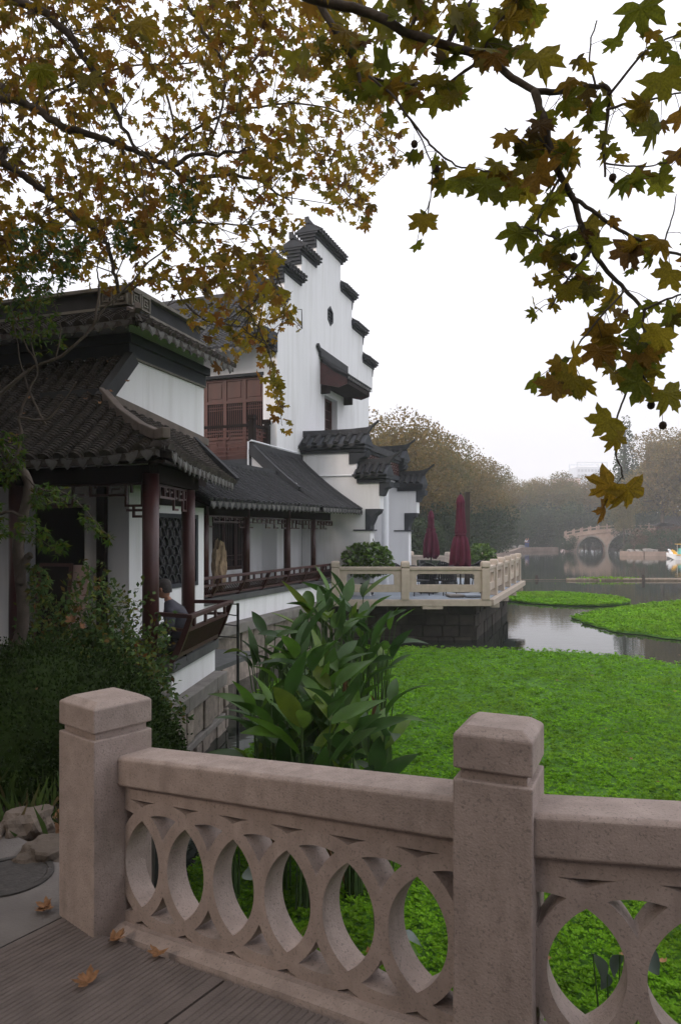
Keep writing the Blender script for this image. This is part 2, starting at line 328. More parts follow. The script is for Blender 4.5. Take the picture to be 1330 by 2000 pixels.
for (u0, u1) in ((-.22, .74), (.74, 1.7), (1.7, 2.66), (2.66, 3.6)):
    for (w0, w1) in ((.012, 1.3), (1.3, 2.9), (2.9, 4.4)):
        if u1 < 0 or u0 >= 0 or True: grooved(u0, u1, w0, w1).build('paving_slab', M['slab'], paving)
for (u0, u1) in ((-.9, -.22), (-1.75, -.9), (-2.6, -1.75)):
    for (w0, w1) in ((-.30, .42), (.42, 1.3), (1.3, 2.4), (2.4, 4.4)):
        mb = MB(); q = .005; mb.add([gp(u, w, z) for z in (-.045, 0 + rnd.uniform(-.003, .003)) for (u, w) in ((u0 + q, w0 + q), (u1 - q, w0 + q), (u1 - q, w1 - q), (u0 + q, w1 - q))],
               [(0, 1, 2, 3), (7, 6, 5, 4), (0, 4, 5, 1), (1, 5, 6, 2), (2, 6, 7, 3), (3, 7, 4, 0)])
        mb.build('paving_slab', M['concrete'], paving)
mc = P(18, 1722, 3.36)
t = thing('manhole_cover', 'dark round iron manhole cover set in the pale concrete paving', 'manhole cover', (mc.x, mc.y, 0))
MB().lathe([(.0, .004), (.17, .004), (.175, -.01)], 28).build('lid', M['manhole'], t)
MB().lathe([(.178, -.01), (.178, .008), (.205, .008), (.205, -.01)], 28).build('rim', M['manhole'], t)

# ------------------------------------------------------------------ foreground balustrade
def inv(parent): 
    return (Matrix.Translation(parent.location) @ parent.rotation_euler.to_matrix().to_4x4()).inverted()
def wchild(o, parent): o.parent = parent; o.matrix_parent_inverse = inv(parent); return o
def panel_mesh(name, outer, holes, thick, bev, mapf, mt):
    cu = bpy.data.curves.new(name, 'CURVE'); cu.dimensions = '2D'; cu.fill_mode = 'BOTH'; cu.extrude = thick / 2 - bev
    if bev: cu.bevel_depth = bev; cu.bevel_resolution = 1; cu.offset = -bev
    for lp in [outer] + holes:
        sp = cu.splines.new('POLY'); sp.points.add(len(lp) - 1); sp.use_cyclic_u = True
        for p, q in zip(sp.points, lp): p.co = (q[0], q[1], 0, 1)
    o = bpy.data.objects.new('tmp', cu); me = bpy.data.meshes.new_from_object(o); bpy.data.objects.remove(o)
    me.name = name
    for v in me.vertices: v.co = mapf(v.co)
    me.materials.clear(); me.materials.append(mt); return me
def lens_holes(L, s, b, t, zc, ztop, zbot, off):
    A, B, A2, B2 = s - t / 2, b - t / 2, s + t / 2, b + t / 2; H = []
    lo, hi = -.03, L - .035
    def clip(poly):
        out = []
        for side, lim in ((1, lo), (-1, hi)):
            out = []
            for k in range(len(poly)):
                p, q = poly[k], poly[(k + 1) % len(poly)]; dp, dq = side * (p[0] - lim), side * (q[0] - lim)
                if dp >= 0: out.append(p)
                if dp * dq < 0: f = dp / (dp - dq); out.append((p[0] + (q[0] - p[0]) * f, p[1] + (q[1] - p[1]) * f))
            poly = out
            if len(poly) < 3: return None
        w = max(p[0] for p in poly) - min(p[0] for p in poly)
        return poly if w > .035 else None
    ys = B * math.sqrt(1 - (s / 2 / A) ** 2)
    xm = None
    for k in range(400):
        x = k / 400 * s
        if x < A and A2 > s - x and B * math.sqrt(1 - (x / A) ** 2) > B2 * math.sqrt(max(0, 1 - ((s - x) / A2) ** 2)): xm = x
    for i in range(-2, int(L / s) + 3):
        cx = off + i * s; pts = []
        for k in range(25):
            y = -ys + 2 * ys * k / 24; pts.append((cx + s / 2 + (A * math.sqrt(max(0, 1 - (y / B) ** 2)) - s / 2), zc + y))
        for k in range(23, 0, -1):
            y = -ys + 2 * ys * k / 24; pts.append((cx + s / 2 - (A * math.sqrt(max(0, 1 - (y / B) ** 2)) - s / 2), zc + y))
        H.append(clip(pts))
        for sg in (1, -1):
            pts = [(cx + x, zc + sg * B * math.sqrt(1 - (x / A) ** 2)) for x in [xm * (k / 8 - 1) for k in range(17)]]
            pts += [(cx + x, zc + sg * B2 * math.sqrt(max(0, 1 - ((s - abs(x)) / A2) ** 2))) for x in [xm * (1 - k / 8) for k in range(1, 16)]]
            H.append(clip(pts))
            yt = min((ztop - zc) if sg > 0 else (zc - zbot), B2 * .985); xs_ = []
            for k in range(-10, 11):
                x = k / 10 * s / 2 * .98; d = s / 2 - abs(x); y = B2 * math.sqrt(max(0, 1 - (d / A2) ** 2))
                d2 = s / 2 + abs(x); y = max(y, B2 * math.sqrt(max(0, 1 - (d2 / A2) ** 2)))
                if y < yt: xs_.append((x, y))
            if len(xs_) > 2 and max(yt - y for _, y in xs_) > .015:
                H.append(clip([(cx + s / 2 + x, zc + sg * y) for x, y in xs_] + [(cx + s / 2 + xs_[-1][0] + .004, zc + sg * yt), (cx + s / 2 + xs_[0][0] - .004, zc + sg * yt)]))
    return [h for h in H if h]
def granite_post(parent, cx_, cy_, z, s, deg, h, mt):
    h2 = s / 2; mb = MB()
    mb.box(-h2, h2, -h2, h2, -.12, h - .155); mb.build('post', mt, parent, bevel=.005)
    p = parent.children[-1]
    nb = MB(); k = h2 - .018; nb.box(-k, k, -k, k, h - .155, h - .125); o1 = nb.build('neck', mt, p)
    cb = MB(); a_ = h2; v = [(x, y, zz) for zz in (h - .125, h - .026) for x, y in ((-a_, -a_), (a_, -a_), (a_, a_), (-a_, a_))] + [(x * .72, y * .72, h - .004) for x, y in ((-a_, -a_), (a_, -a_), (a_, a_), (-a_, a_))]
    cb.add(v, [(3, 2, 1, 0)] + [(i, (i + 1) % 4, 4 + (i + 1) % 4, 4 + i) for i in range(4)] + [(4 + i, 4 + (i + 1) % 4, 8 + (i + 1) % 4, 8 + i) for i in range(4)] + [(8, 9, 10, 11)])
    o2 = cb.build('cap', mt, p, bevel=.006)
    p.location = (cx_, cy_, z); p.rotation_euler = (0, 0, math.radians(deg)); return p
bal = thing('stone_balustrade', 'pink granite balustrade with interlaced oval openings along the foreground walkway', 'balustrade', (0, 0, 0))
granite_post(bal, -1.023, 3.04, 0, .28, 50, .955, M['granite'])
granite_post(bal, .472, 2.069, .145, .225, -24, .955, M['granite'])
def rail_run(A, B, zA, zB, zbaseA, slope, s, off, ext0, ext1):
    A, B = Vector(A + (0,)), Vector(B + (0,)); d = (B - A); L = d.length; d.normalize(); n = Vector((-d.y, d.x, 0)); sl = (zB - zA) / L
    def q(u, v, z): p = A + d * u + n * v; p.z = z + sl * u; return p
    mb = MB(); vs = [q(u, v, z) for u in (-ext0, L + ext1) for (v, z) in ((.012, zA - .128), (0, zA - .118), (0, zA - .012), (.014, zA), (.165, zA), (.178, zA - .012), (.178, zA - .128))]
    mb.add(vs, [tuple(range(6, -1, -1)), tuple(range(7, 14))] + [(i, (i + 1) % 7, 7 + (i + 1) % 7, 7 + i) for i in range(7)])
    mb.build('rail', M['granite'], bal, bevel=.005)
    H = zA - .128; z0 = zbaseA; zc = zbaseA + .264
    holes = lens_holes(L + .06, s, .240, .050, zc, H - .030, zbaseA + .01, off)
    me = panel_mesh('panel', [(-.06, z0), (L + .06, z0), (L + .06, H + .01), (-.06, H + .01)], holes, .10, 0, lambda c: q(c.x, .036 + .05 + c.z, c.y), M['granite'])
    link('panel', me, bal)
    mb = MB(); mb.add([q(u, v, z) for u in (-.05, L + .08) for (v, z) in ((-.045, zbaseA - .08), (-.03, zbaseA - .012), (.01, zbaseA + .006), (.2, zbaseA + .006), (.24, zbaseA - .08))],
                      [(4, 3, 2, 1, 0), (5, 6, 7, 8, 9)] + [(i, (i + 1) % 5, 5 + (i + 1) % 5, 5 + i) for i in range(5)])
    mb.build('sill', M['granite'], bal)
rail_run((-.969, 2.95), (.333, 2.03), .711, .88, 0, .106, .259, .0245, .02, .03)
B2 = (.527 + .956 * 1.9, 1.94 - .292 * 1.9)
rail_run((.527, 1.94), B2, .870, .870 + .057 * 1.9, .16, .057, .26, .02, .03, .03)
granite_post(bal, B2[0] + .09, B2[1] + .05, .26, .225, -15, .955, M['granite'])
# ------------------------------------------------------------------ tiled roofs
def course(mb, pts, r, seg=.05, m=0):         # one row of overlapping barrel tiles from the ridge end to the eave
    pts = [Vector(p) for p in pts]; ln = [0]
    for i in range(1, len(pts)): ln.append(ln[-1] + (pts[i] - pts[i - 1]).length)
    L = ln[-1]
    if L < .05: return
    n = max(1, round(L / seg))
    def at(d):
        d = min(max(d, 0), L - 1e-6)
        for i in range(1, len(pts)):
            if d <= ln[i]:
                f = (d - ln[i - 1]) / max(1e-9, ln[i] - ln[i - 1]); return pts[i - 1].lerp(pts[i], f), (pts[i] - pts[i - 1]).normalized()
        return pts[-1], (pts[-1] - pts[-2]).normalized()
    vs, fs = [], []; K = 6
    for k in range(n):
        for d, rr, up in ((L * k / n, r * .90, 0), (L * (k + 1) / n, r * 1.04, .007)):
            p, t = at(d); s = t.cross(Vector((0, 0, 1))).normalized(); nn = s.cross(t)
            for j in range(K):
                w = PI * j / (K - 1); vs.append(p + s * (math.cos(w) * rr) + nn * (math.sin(w) * rr * .95 + up))
    for k in range(2 * n - 1):
        for j in range(K - 1): fs.append((k * K + j, k * K + j + 1, (k + 1) * K + j + 1, (k + 1) * K + j))
    fs.append(tuple((2 * n - 1) * K + j for j in range(K)))
    mb.add(vs, fs, m)
def drip_mesh(w, h, name='drip_tile'):
    mb = MB(); out = [(-w, .3), (-w * 1.02, -.05), (-w * .85, -.35), (-w * .5, -.68), (0, -1), (w * .5, -.68), (w * .85, -.35), (w * 1.02, -.05), (w, .3), (w * .5, .05), (0, -.04), (-w * .5, .05)]
    a_ = [(x, 0, z * h) for x, z in out]
    mb.ext(a_, (0, .018, 0)); i = len(mb.v); 
    mb.ext([(x * .72, -.006, z * h * .72 - .1 * h) for x, z in out if z < .2], (0, .012, 0))
    me = bpy.data.meshes.new(name); me.from_pydata(mb.v, [], mb.f); me.materials.append(M['drip']); me.update(); return me
def roof(parent, lines, r, drip=None, seg=.05, bedm='tile', tile='tile', eave_board=True, ends=True):
    """lines: course polylines (ridge end first) in order along the eave; builds bed, courses and drip tiles under parent"""
    n = 9
    def resample(pl):
        pl = [Vector(p) for p in pl]; out = []
        ln = [0]
        for i in range(1, len(pl)): ln.append(ln[-1] + (pl[i] - pl[i - 1]).length)
        for k in range(n):
            d = ln[-1] * k / (n - 1)
            for i in range(1, len(pl)):
                if d <= ln[i] + 1e-9: out.append(pl[i - 1].lerp(pl[i], (d - ln[i - 1]) / max(1e-9, ln[i] - ln[i - 1]))); break
        return out
    R = [resample(l) for l in lines]
    mb = MB(); vs = []
    for l in R: vs += [p + Vector((0, 0, -.005)) for p in l]
    for l in R: vs += [p + Vector((0, 0, -.085)) for p in l]
    N = len(R); o2 = N * n; fs = []
    for i in range(N - 1):
        for k in range(n - 1):
            a_ = i * n + k; fs += [(a_, a_ + 1, a_ + n + 1, a_ + n), (o2 + a_, o2 + a_ + n, o2 + a_ + n + 1, o2 + a_ + 1)]
        a_ = i * n; fs += [(a_, a_ + n, o2 + a_ + n, o2 + a_), (a_ + n - 1, o2 + a_ + n - 1, o2 + a_ + 2 * n - 1, a_ + 2 * n - 1)]
    for k in range(n - 1):
        fs += [(k, o2 + k, o2 + k + 1, k + 1), ((N - 1) * n + k, (N - 1) * n + k + 1, o2 + (N - 1) * n + k + 1, o2 + (N - 1) * n + k)]
    mb.add(vs, fs); mb.build('roof_bed', M[bedm], parent)
    for l in lines:
        mb = MB(); course(mb, [Vector(p) + Vector((0, 0, .004)) for p in l], r, seg)
        if mb.v: mb.build('tile_course', M[tile], parent)
    if drip:
        for i in range(N - 1):
            p, q = Vector(lines[i][-1]), Vector(lines[i + 1][-1]); c = (p + q) / 2; e_ = q - p
            o = link('drip_tile', drip, parent, c + Vector((0, 0, .0))); ang = math.atan2(e_.y, e_.x)
            o.rotation_euler = (rnd.uniform(-.06, .1), 0, ang + rnd.uniform(-.04, .04))
def wallcap(parent, fr_o, ad, L, hw, z, h, sp=.2, tail=0.3, tip=.12, both=True, tails=(1,)):
    """roofed coping of a wall: grey corbel band, small tile courses on both slopes, ridge bar with turned-up end"""
    o = Vector(fr_o); a_ = Vector(ad).normalized(); b_ = Vector((-a_.y, a_.x, 0))
    cap = sub('coping', parent)
    def q(u, v, zz): p = o + a_ * u + b_ * v; p.z = zz; return p
    mb = MB()
    for (v, z0, z1, ex) in ((hw * .62, z - .02, z + h * .13, .0), (hw * .82, z + h * .13, z + h * .26, .04)):
        vs = [q(u, w, zz) for zz in (z0, z1) for w in (-v, v) for u in (-ex, L + ex)]
        mb.add(vs, [(0, 2, 3, 1), (4, 5, 7, 6), (0, 1, 5, 4), (2, 6, 7, 3), (0, 4, 6, 2), (1, 3, 7, 5)])
    ex = .06; ze, zr = z + h * .30, z + h * .74
    v = [q(u, w, zz) for u in (-ex, L + ex) for (w, zz) in ((-hw, ze), (-hw, ze - .03), (hw, ze - .03), (hw, ze), (0, zr))]
    mb.add(v, [(4, 3, 2, 1, 0), (5, 6, 7, 8, 9), (0, 1, 6, 5), (1, 2, 7, 6), (2, 3, 8, 7), (3, 4, 9, 8), (4, 0, 5, 9)])
    mb.build('corbel_band', M['band'], cap)
    n = max(2, round(L / sp)); tc = MB()
    for sd in ((-1, 1) if both else (-1,)):
        for k in range(n):
            u = (k + .5) * L / n
            course(tc, [q(u, sd * .03, zr + .005), q(u, sd * hw * 1.05, ze + .01)], min(.085, L / n * .36), .06)
            for j in range(1):
                um = (k + .0) * L / n if k else -.02
                e0 = q(um, sd * hw * 1.04, ze); w = L / n * .36
                tc.add([e0 + a_ * -w, e0 + a_ * -w * .6 - Vector((0, 0, .06)), e0 - Vector((0, 0, .1)), e0 + a_ * w * .6 - Vector((0, 0, .06)), e0 + a_ * w,
                        e0 + a_ * -w + b_ * (-sd * .02), e0 - Vector((0, 0, .1)) + b_ * (-sd * .02), e0 + a_ * w + b_ * (-sd * .02)], [(0, 1, 2, 3, 4), (7, 6, 5), (0, 4, 7, 5), (4, 3, 2, 6, 7), (2, 1, 0, 5, 6)])
    tag(tc.build('coping_tiles', M['tile'], cap), kind='stuff')
    rb = MB(); pts = [(-.08 - (.0 if -1 not in tails else 0), 0), (L * .25, -.015), (L * .75, -.015), (L + .02, .01)]
    if 1 in tails: pts += [(L + tail * .5, tip * .35), (L + tail, tip)]
    if -1 in tails: pts = [(-tail, tip), (-tail * .5, tip * .35)] + pts[0:]
    for (u0, d0), (u1, d1) in zip(pts[:-1], pts[1:]):
        fin = 1 if -.1 <= u0 and u1 <= L + .1 else .0
        hh = h * .24
        top0, top1 = zr + hh + d0, zr + hh + d1; b0 = zr - .01 if -.1 <= u0 <= L + .03 else top0 - .05; b1 = zr - .01 if -.1 <= u1 <= L + .03 else top1 - .035
        w = .07
        vs = [q(u0, -w, b0), q(u0, w, b0), q(u0, w, top0), q(u0, -w, top0), q(u1, -w, b1), q(u1, w, b1), q(u1, w, top1), q(u1, -w, top1)]
        rb.add(vs, [(0, 3, 2, 1), (4, 5, 6, 7), (0, 1, 5, 4), (1, 2, 6, 5), (2, 3, 7, 6), (3, 0, 4, 7)])
    rb.build('coping_ridge', M['ridge'], cap)
    return cap
def fret(mb, x0, x1, z0, z1, y, t=.035, d=.03, cell=.22, seed=1, stepped=True):   # hanging lattice of short bars in the plane y
    r = random.Random(seed); n = max(1, round((x1 - x0) / cell)); w = (x1 - x0) / n
    B = lambda a0, a1, b0, b1: mb.box(a0, a1, y - d / 2, y + d / 2, b0, b1)
    B(x0, x1, z1 - t, z1)
    zm = z0 + (z1 - z0) * .45
    for k in range(n):
        a_, b_ = x0 + k * w, x0 + (k + 1) * w; low = z0 if (not stepped or k in (0, n - 1) or r.random() < .45) else zm
        B(a_ + .0, a_ + t, low, z1 - t)
        if k == n - 1: B(b_ - t, b_, low, z1 - t)
        B(a_ + t, b_ - (t if k == n - 1 else 0), low, low + t)
        if r.random() < .8: B(a_ + w * .3, b_ - w * .25, (low + z1) / 2, (low + z1) / 2 + t * .8)
        if r.random() < .6: B(a_ + w * .3, a_ + w * .3 + t, (low + z1) / 2 + t * .8, z1 - t)
# ------------------------------------------------------------------ white house with its tiled verandah (left)
H = Frame(-3.18, 10.5, -18)
house = thing('verandah_house', 'white plastered house with grey tiled verandah roof and dark red columns on the left', 'house', (H.o[0], H.o[1], -.4), math.radians(-18))
hroot = bpy.data.objects.new('building', None)
house.location.z = 0
xl = -7.0
xo0, xo1 = H.hitY(48, 0)[0], H.hitY(166, 0)[0]
wy0, wy1 = H.hitX(303, 0)[0], H.hitX(386, 0)[0]; wz0, wz1 = .74, 1.99
w = MB()
w.box(xl, xo0, 0, .25, -.6, 4.95); w.box(xo1, -.25, 0, .25, -.6, 4.95); w.box(xo0, xo1, 0, .25, 2.13, 4.95)      # front
w.box(-.25, 0, 0, wy0, -.6, 4.95); w.box(-.25, 0, wy1, 2.27, -.6, 4.95); w.box(-.25, 0, wy0, wy1, -.6, wz0); w.box(-.25, 0, wy0, wy1, wz1, 4.95)
w.box(xl, -.25, 2.02, 2.27, -.6, 4.95); w.box(xl - .25, xl, 0, 2.27, -.6, 4.95)
w.ext([(-.25, -.70, 3.2), (-.25, -.70, 3.50), (-.25, -.001, 4.22), (-.25, -.001, 3.2)], (.25, 0, 0))
w.build('wall', M['plaster'], house)
fl = MB(); fl.box(xl, 1.2, -1.4, 2.0, -.45, -.38); fl.build('floor', M['plinthstone'], house)
rs = MB(); rs.box(xl - .2, -.01, .01, 2.26, 4.95, 5.06); rs.build('roof_slab', M['band'], house)
# profile of the verandah roof
def zf(Y):
    t = min(1, max(0, -Y / 1.84)); return 4.30 - 1.72 * t + .30 * t * (t - 1)
def lift(X): return .12 * max(0, (X - .5) / 1.29) ** 2
vroof = sub('verandah_roof', house)
hipx = lambda Y: (-.68 - Y) / 1.16 * 1.786
hipy = lambda X: -.68 - 1.16 * X / 1.786
DR = drip_mesh(.098, .135)
lines = []; X = -6.6
while X < 1.76:
    yt = 0.0 if X < -.02 else hipy(max(0, X)); ys = [yt + (-1.84 - yt) * k / 6 for k in range(7)]
    lines.append([(X, y, zf(y) + lift(X) * (k / 6)) for k, y in enumerate(ys)]); X += .229
roof(vroof, lines, .087, DR, bedm='house_tile', tile='house_tile')
lines = []; n = 17
for k in range(n):
    s = k / (n - 1); xe, ye = 1.786 + (.861 - 1.786) * s, -1.84 + (1.75 + 1.84) * s
    if k == 0: continue
    if ye < -.68: xt, zt = hipx(ye), zf(ye)
    else: xt, zt = .0, 3.55 - .27 * (ye + .68) / 2.95
    ze = 2.58 - .08 * s + .12 * max(0, 1 - s * 3) ** 2
    lines.append([(xt + (xe - xt) * t, ye, zt + (ze - zt) * t - .10 * math.sin(PI * t) * min(1, (xe - xt))) for t in [j / 6 for j in range(7)]])
roof(vroof, lines, .087, DR, bedm='house_tile', tile='house_tile')
mb = MB(); pts = [(.02, -.66), (.6, hipy(.6)), (1.2, hipy(1.2)), (1.6, hipy(1.6)), (1.80, -1.85)]
for (a_, b_), (c_, d_), l0, l1 in zip(pts[:-1], pts[1:], (0, 0, .01, .03), (0, .01, .03, .09)):
    mb.bar((a_, b_, zf(b_) + lift(a_) + .05 + l0), (c_, d_, zf(d_) + lift(c_) + .05 + l1), .11, .13)
mb.build('hip_ridge', M['hip'], vroof, bevel=.015)
mb = MB(); mb.bar((.05, -.72, 3.53), (.05, 0, 4.30), .14, .2); mb.bar((-1.0, -.68, zf(-.68) + .06), (.02, -.68, zf(-.68) + .06), .1, .0901); mb.build('verge_band', M['ridge'], vroof)
mb = MB(); mb.bar((.05, -.6, 3.60), (.05, 2.27, 3.31), .1, .12); mb.build('wall_flashing', M['hip'], vroof)
mb = MB(); mb.bar((.0, 1.80, 3.30), (.861, 1.80, 2.53), .12, .2); mb.build('end_verge', M['ridge'], vroof)
# dark eave timbers under the verandah roof, plus a board added for shade
ev = MB(); ev.bar((xl, -1.28, 2.42), (1.25, -1.28, 2.42), .16, .22); ev.bar((1.23, -1.28, 2.42), (.83, .45, 2.42), .16, .22); ev.bar((.83, .42, 2.42), (0, .42, 2.42), .14, .2)
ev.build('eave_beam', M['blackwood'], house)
MB().box(.002, .06, .5, 2.26, 2.12, 2.9).build('eave_shade_board', M['blackwood'], house)  # dark board added over the bright wall, standing in for under-eave shade
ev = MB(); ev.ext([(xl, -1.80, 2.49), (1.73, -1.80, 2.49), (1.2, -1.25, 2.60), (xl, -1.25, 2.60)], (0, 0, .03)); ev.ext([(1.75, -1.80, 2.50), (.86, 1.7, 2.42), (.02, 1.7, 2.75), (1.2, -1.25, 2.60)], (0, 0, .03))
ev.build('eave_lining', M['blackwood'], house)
X = xl
while X < 1.5:
    pass
    X += .5
# upper cornice: grey band, little tile skirt, parapet with fret blocks
bd = MB(); bd.box(xl, .03, -.03, 0, 4.33, 4.62); bd.box(0, .03, 0, 2.30, 4.33, 4.62); bd.box(xl, .10, -.10, -.03, 4.52, 4.66); bd.box(.03, .10, -.03, 2.33, 4.52, 4.66); bd.build('cornice_band', M['band'], house)
bd = MB(); bd.box(0, .045, 0, 2.29, 4.30, 4.328); bd.build('cornice_trim', M['trim'], house)
skirt = sub('tile_skirt', house); lines = []; X = -6.5
while X < .5:
    o = max(0, X); lines.append([(X, -.02 - o * .98, 4.98 - o * .72), (X, -.22 - o * .5, 4.84 - o * .3), (X, -.46, 4.70 + .05 * max(0, X + .3))]); X += .229
roof(skirt, lines, .084, DR, bedm='house_tile', tile='house_tile')
lines = []; Y = -.43
while Y < 2.55:
    o = max(0, -Y); lines.append([(.02 + o * .98, Y, 4.98 - o * .72), (.22 + o * .5, Y, 4.84 - o * .3), (.46, Y, 4.70 + .05 * max(0, -Y + -.1))]); Y += .2286
roof(skirt, lines, .084, DR, bedm='house_tile', tile='house_tile')
mb = MB(); mb.bar((.02, -.02, 5.0), (.36, -.36, 4.82), .09, .13); mb.bar((.36, -.36, 4.82), (.48, -.48, 4.90), .08, .1); mb.build('corner_ridge', M['hip'], skirt)
pp = MB(); pp.box(xl, .02, -.02, .2, 4.97, 5.08); pp.box(-.2, .02, .2, 2.29, 4.97, 5.08); pp.box(xl, -.06, .06, .18, 5.08, 5.36); pp.box(-.18, -.06, .18, 2.25, 5.08, 5.36); pp.build('parapet', M['ridge'], house)
pp = MB(); pp.box(xl, .03, -.03, .20, 5.36, 5.41); pp.box(-.19, .03, .20, 2.29, 5.36, 5.41); pp.box(xl, -.5, -.03, .0, 5.06, 5.10); pp.box(0, .03, .5, 2.29, 5.06, 5.10); pp.build('parapet_trim', M['trim'], house)
for k in range(12):                                               # dark sunk panels and carved fret blocks
    x1 = -.52 - k * 1.15
    if x1 < xl + .3: break
for (ax, c) in (('x', -.27), ('y', .27)):
    for k, cc in enumerate((.13, .39)):
        f = MB(); s = .118
        def R(a0, a1, z0, z1, d):
            if ax == 'x': f.box(-cc + a0, -cc + a1, -.03 - d, .055, 5.225 + z0, 5.225 + z1)
            else: f.box(-.055, .03 + d, cc + a0, cc + a1, 5.225 + z0, 5.225 + z1)
        f = MB(); R(-.13, .13, -.125, .135, -.025)
        for a0, a1, z0, z1 in ((-.118, .118, .10, .125), (-.118, .118, -.115, -.09), (-.118, -.093, -.09, .10), (.093, .118, -.09, .10), (-.06, .05, .045, .065), (-.06, -.04, -.05, .045), (-.04, .06, -.05, -.03), (.035, .06, -.03, .01), (0, .035, -.01, .01)):
            R(a0, a1, z0, z1, .012)
        f.build('fret_block', M['trim'], house)
# columns, pilaster, lattice
def column(parent, X, Y, z0, z1, r, mt='darkwood'):
    mb = MB(); mb.lathe([(r, z0 + .12), (r, z1)], 20, (X, Y, 0)); o = mb.build('column', M[mt], parent, smooth=True)
    sb = MB(); sb.lathe([(r * 1.25, z0), (r * 1.45, z0 + .05), (r * 1.3, z0 + .12), (r * .9, z0 + .125)], 20, (X, Y, 0)); sb.build('column_base', M['coping'], o, smooth=True)
    for p in o.data.polygons:
        if abs(p.normal.z) > .9: p.use_smooth = False
cx3 = H.hitY(33, -1.28)[0]
column(house, 1.217, -1.287, -.38, 2.42, .105); column(house, .846, .275, -.38, 2.42, .1); column(house, cx3, -1.28, -.38, 2.42, .1); column(house, cx3 - 2.2, -1.28, -.38, 2.42, .1)
xp = H.hitY(200, -.04)[0]; mb = MB(); mb.box(xp - .075, xp + .075, -.08, 0, -.38, 2.6); mb.build('pilaster', M['blackwood'], house)
mb = MB(); fret(mb, cx3 + .1, 1.11, 2.0, 2.31, -1.285, .032, .03, .26, 3); mb.build('hanging_lattice', M['darkwood'], house)
mb = MB()
for zz, x0, x1 in ((1.94, .86, 1.1), (1.86, .95, 1.1)): mb.box(x0, x1, -1.3, -1.27, zz, zz + .032)
mb.box(.95, .98, -1.3, -1.27, 1.86, 2.0); mb.build('lattice_bracket', M['darkwood'], house)
side = sub('side_lattice', house); dx, dy = .846 - 1.217, .275 + 1.287; Ls = math.hypot(dx, dy); mb = MB(); fret(mb, .1, Ls - .1, 1.98, 2.31, 0, .03, .03, .2, 5)
o = mb.build('hanging_lattice', M['darkwood'], side); side.location = (1.217, -1.287, 0); side.rotation_euler = (0, 0, math.atan2(dy, dx))
# fish-scale window in the gable
win = sub('window', house)
mb = MB(); f = .07
mb.box(-.14, .02, wy0, wy0 + f, wz0, wz1); mb.box(-.14, .02, wy1 - f, wy1, wz0, wz1); mb.box(-.14, .02, wy0 + f, wy1 - f, wz0, wz0 + f); mb.box(-.14, .02, wy0 + f, wy1 - f, wz1 - f, wz1); mb.build('frame', M['band'], win)
mb = MB(); mb.box(-.13, -.12, wy0 + f, wy1 - f, wz0 + f, wz1 - f); mb.build('pane', M['glass'], win)
mb = MB(); ny, nzr = 6, 7; cw = (wy1 - wy0 - 2 * f) / ny; ch = (wz1 - wz0 - 2 * f) / nzr
for r_ in range(nzr):
    for k in range(-1, ny + 1):
        yc = wy0 + f + (k + .5 + (.5 if r_ % 2 else 0)) * cw; zb = wz0 + f + r_ * ch
        for t_ in range(8):
            w0, w1 = PI * t_ / 8, PI * (t_ + 1) / 8
            p0 = (-.06, yc + math.cos(w0) * cw / 2, zb + math.sin(w0) * ch * 1.05); p1 = (-.06, yc + math.cos(w1) * cw / 2, zb + math.sin(w1) * ch * 1.05)
            if min(p0[1], p1[1]) > wy0 + f - .01 and max(p0[1], p1[1]) < wy1 - f + .01 and max(p0[2], p1[2]) < wz1 - f + .01: mb.bar(p0, p1, .05, .022, up=(0, .3, .9))
mb.build('scale_lattice', M['ridge'], win)
# low coping walls and the backrest bench
def LV(x, y, z): a_, b_ = H.loc(x, y); return Vector((a_, b_, z))
def slab_along(mb, p, q, out, inn, z0, z1):          # a strip beside the line p-q, out / inn metres to its right / left
    p, q = Vector((p[0], p[1], 0)), Vector((q[0], q[1], 0)); t = (q - p).normalized(); n = Vector((t.y, -t.x, 0))
    v = [a_ + n * s + Vector((0, 0, z)) for z in (z0, z1) for a_ in (p, q) for s in (-inn, out)]
    mb.add(v, [(0, 1, 3, 2), (4, 6, 7, 5), (0, 4, 5, 1), (2, 3, 7, 6), (0, 2, 6, 4), (1, 5, 7, 3)])
c0, c1 = (1.662, -1.458), (1.253, .48)
mb = MB(); slab_along(mb, c0, c1, 0, .42, -.07, .06); mb.build('seat_coping', M['plinthstone'], house, bevel=.008)
mb = MB(); mb.box(xl, 1.22, -1.458, -1.06, -.071, .058); mb.build('seat_coping', M['plinthstone'], house, bevel=.008)
mb = MB(); mb.box(0.01, .83, .08, .479, -.072, .057); mb.build('seat_coping', M['plinthstone'], house, bevel=.008)
mb = MB(); slab_along(mb, (1.655, -1.41), (1.26, .44), -.05, .37, -.41, -.07); mb.build('seat_wall', M['plaster'], house)
mb = MB(); mb.box(xl, 1.24, -1.41, -1.1, -.45, -.071); mb.build('seat_wall', M['plaster'], house)
mb = MB(); mb.box(0.01, .88, .12, .43, -.45, -.072); mb.build('seat_wall', M['plaster'], house)
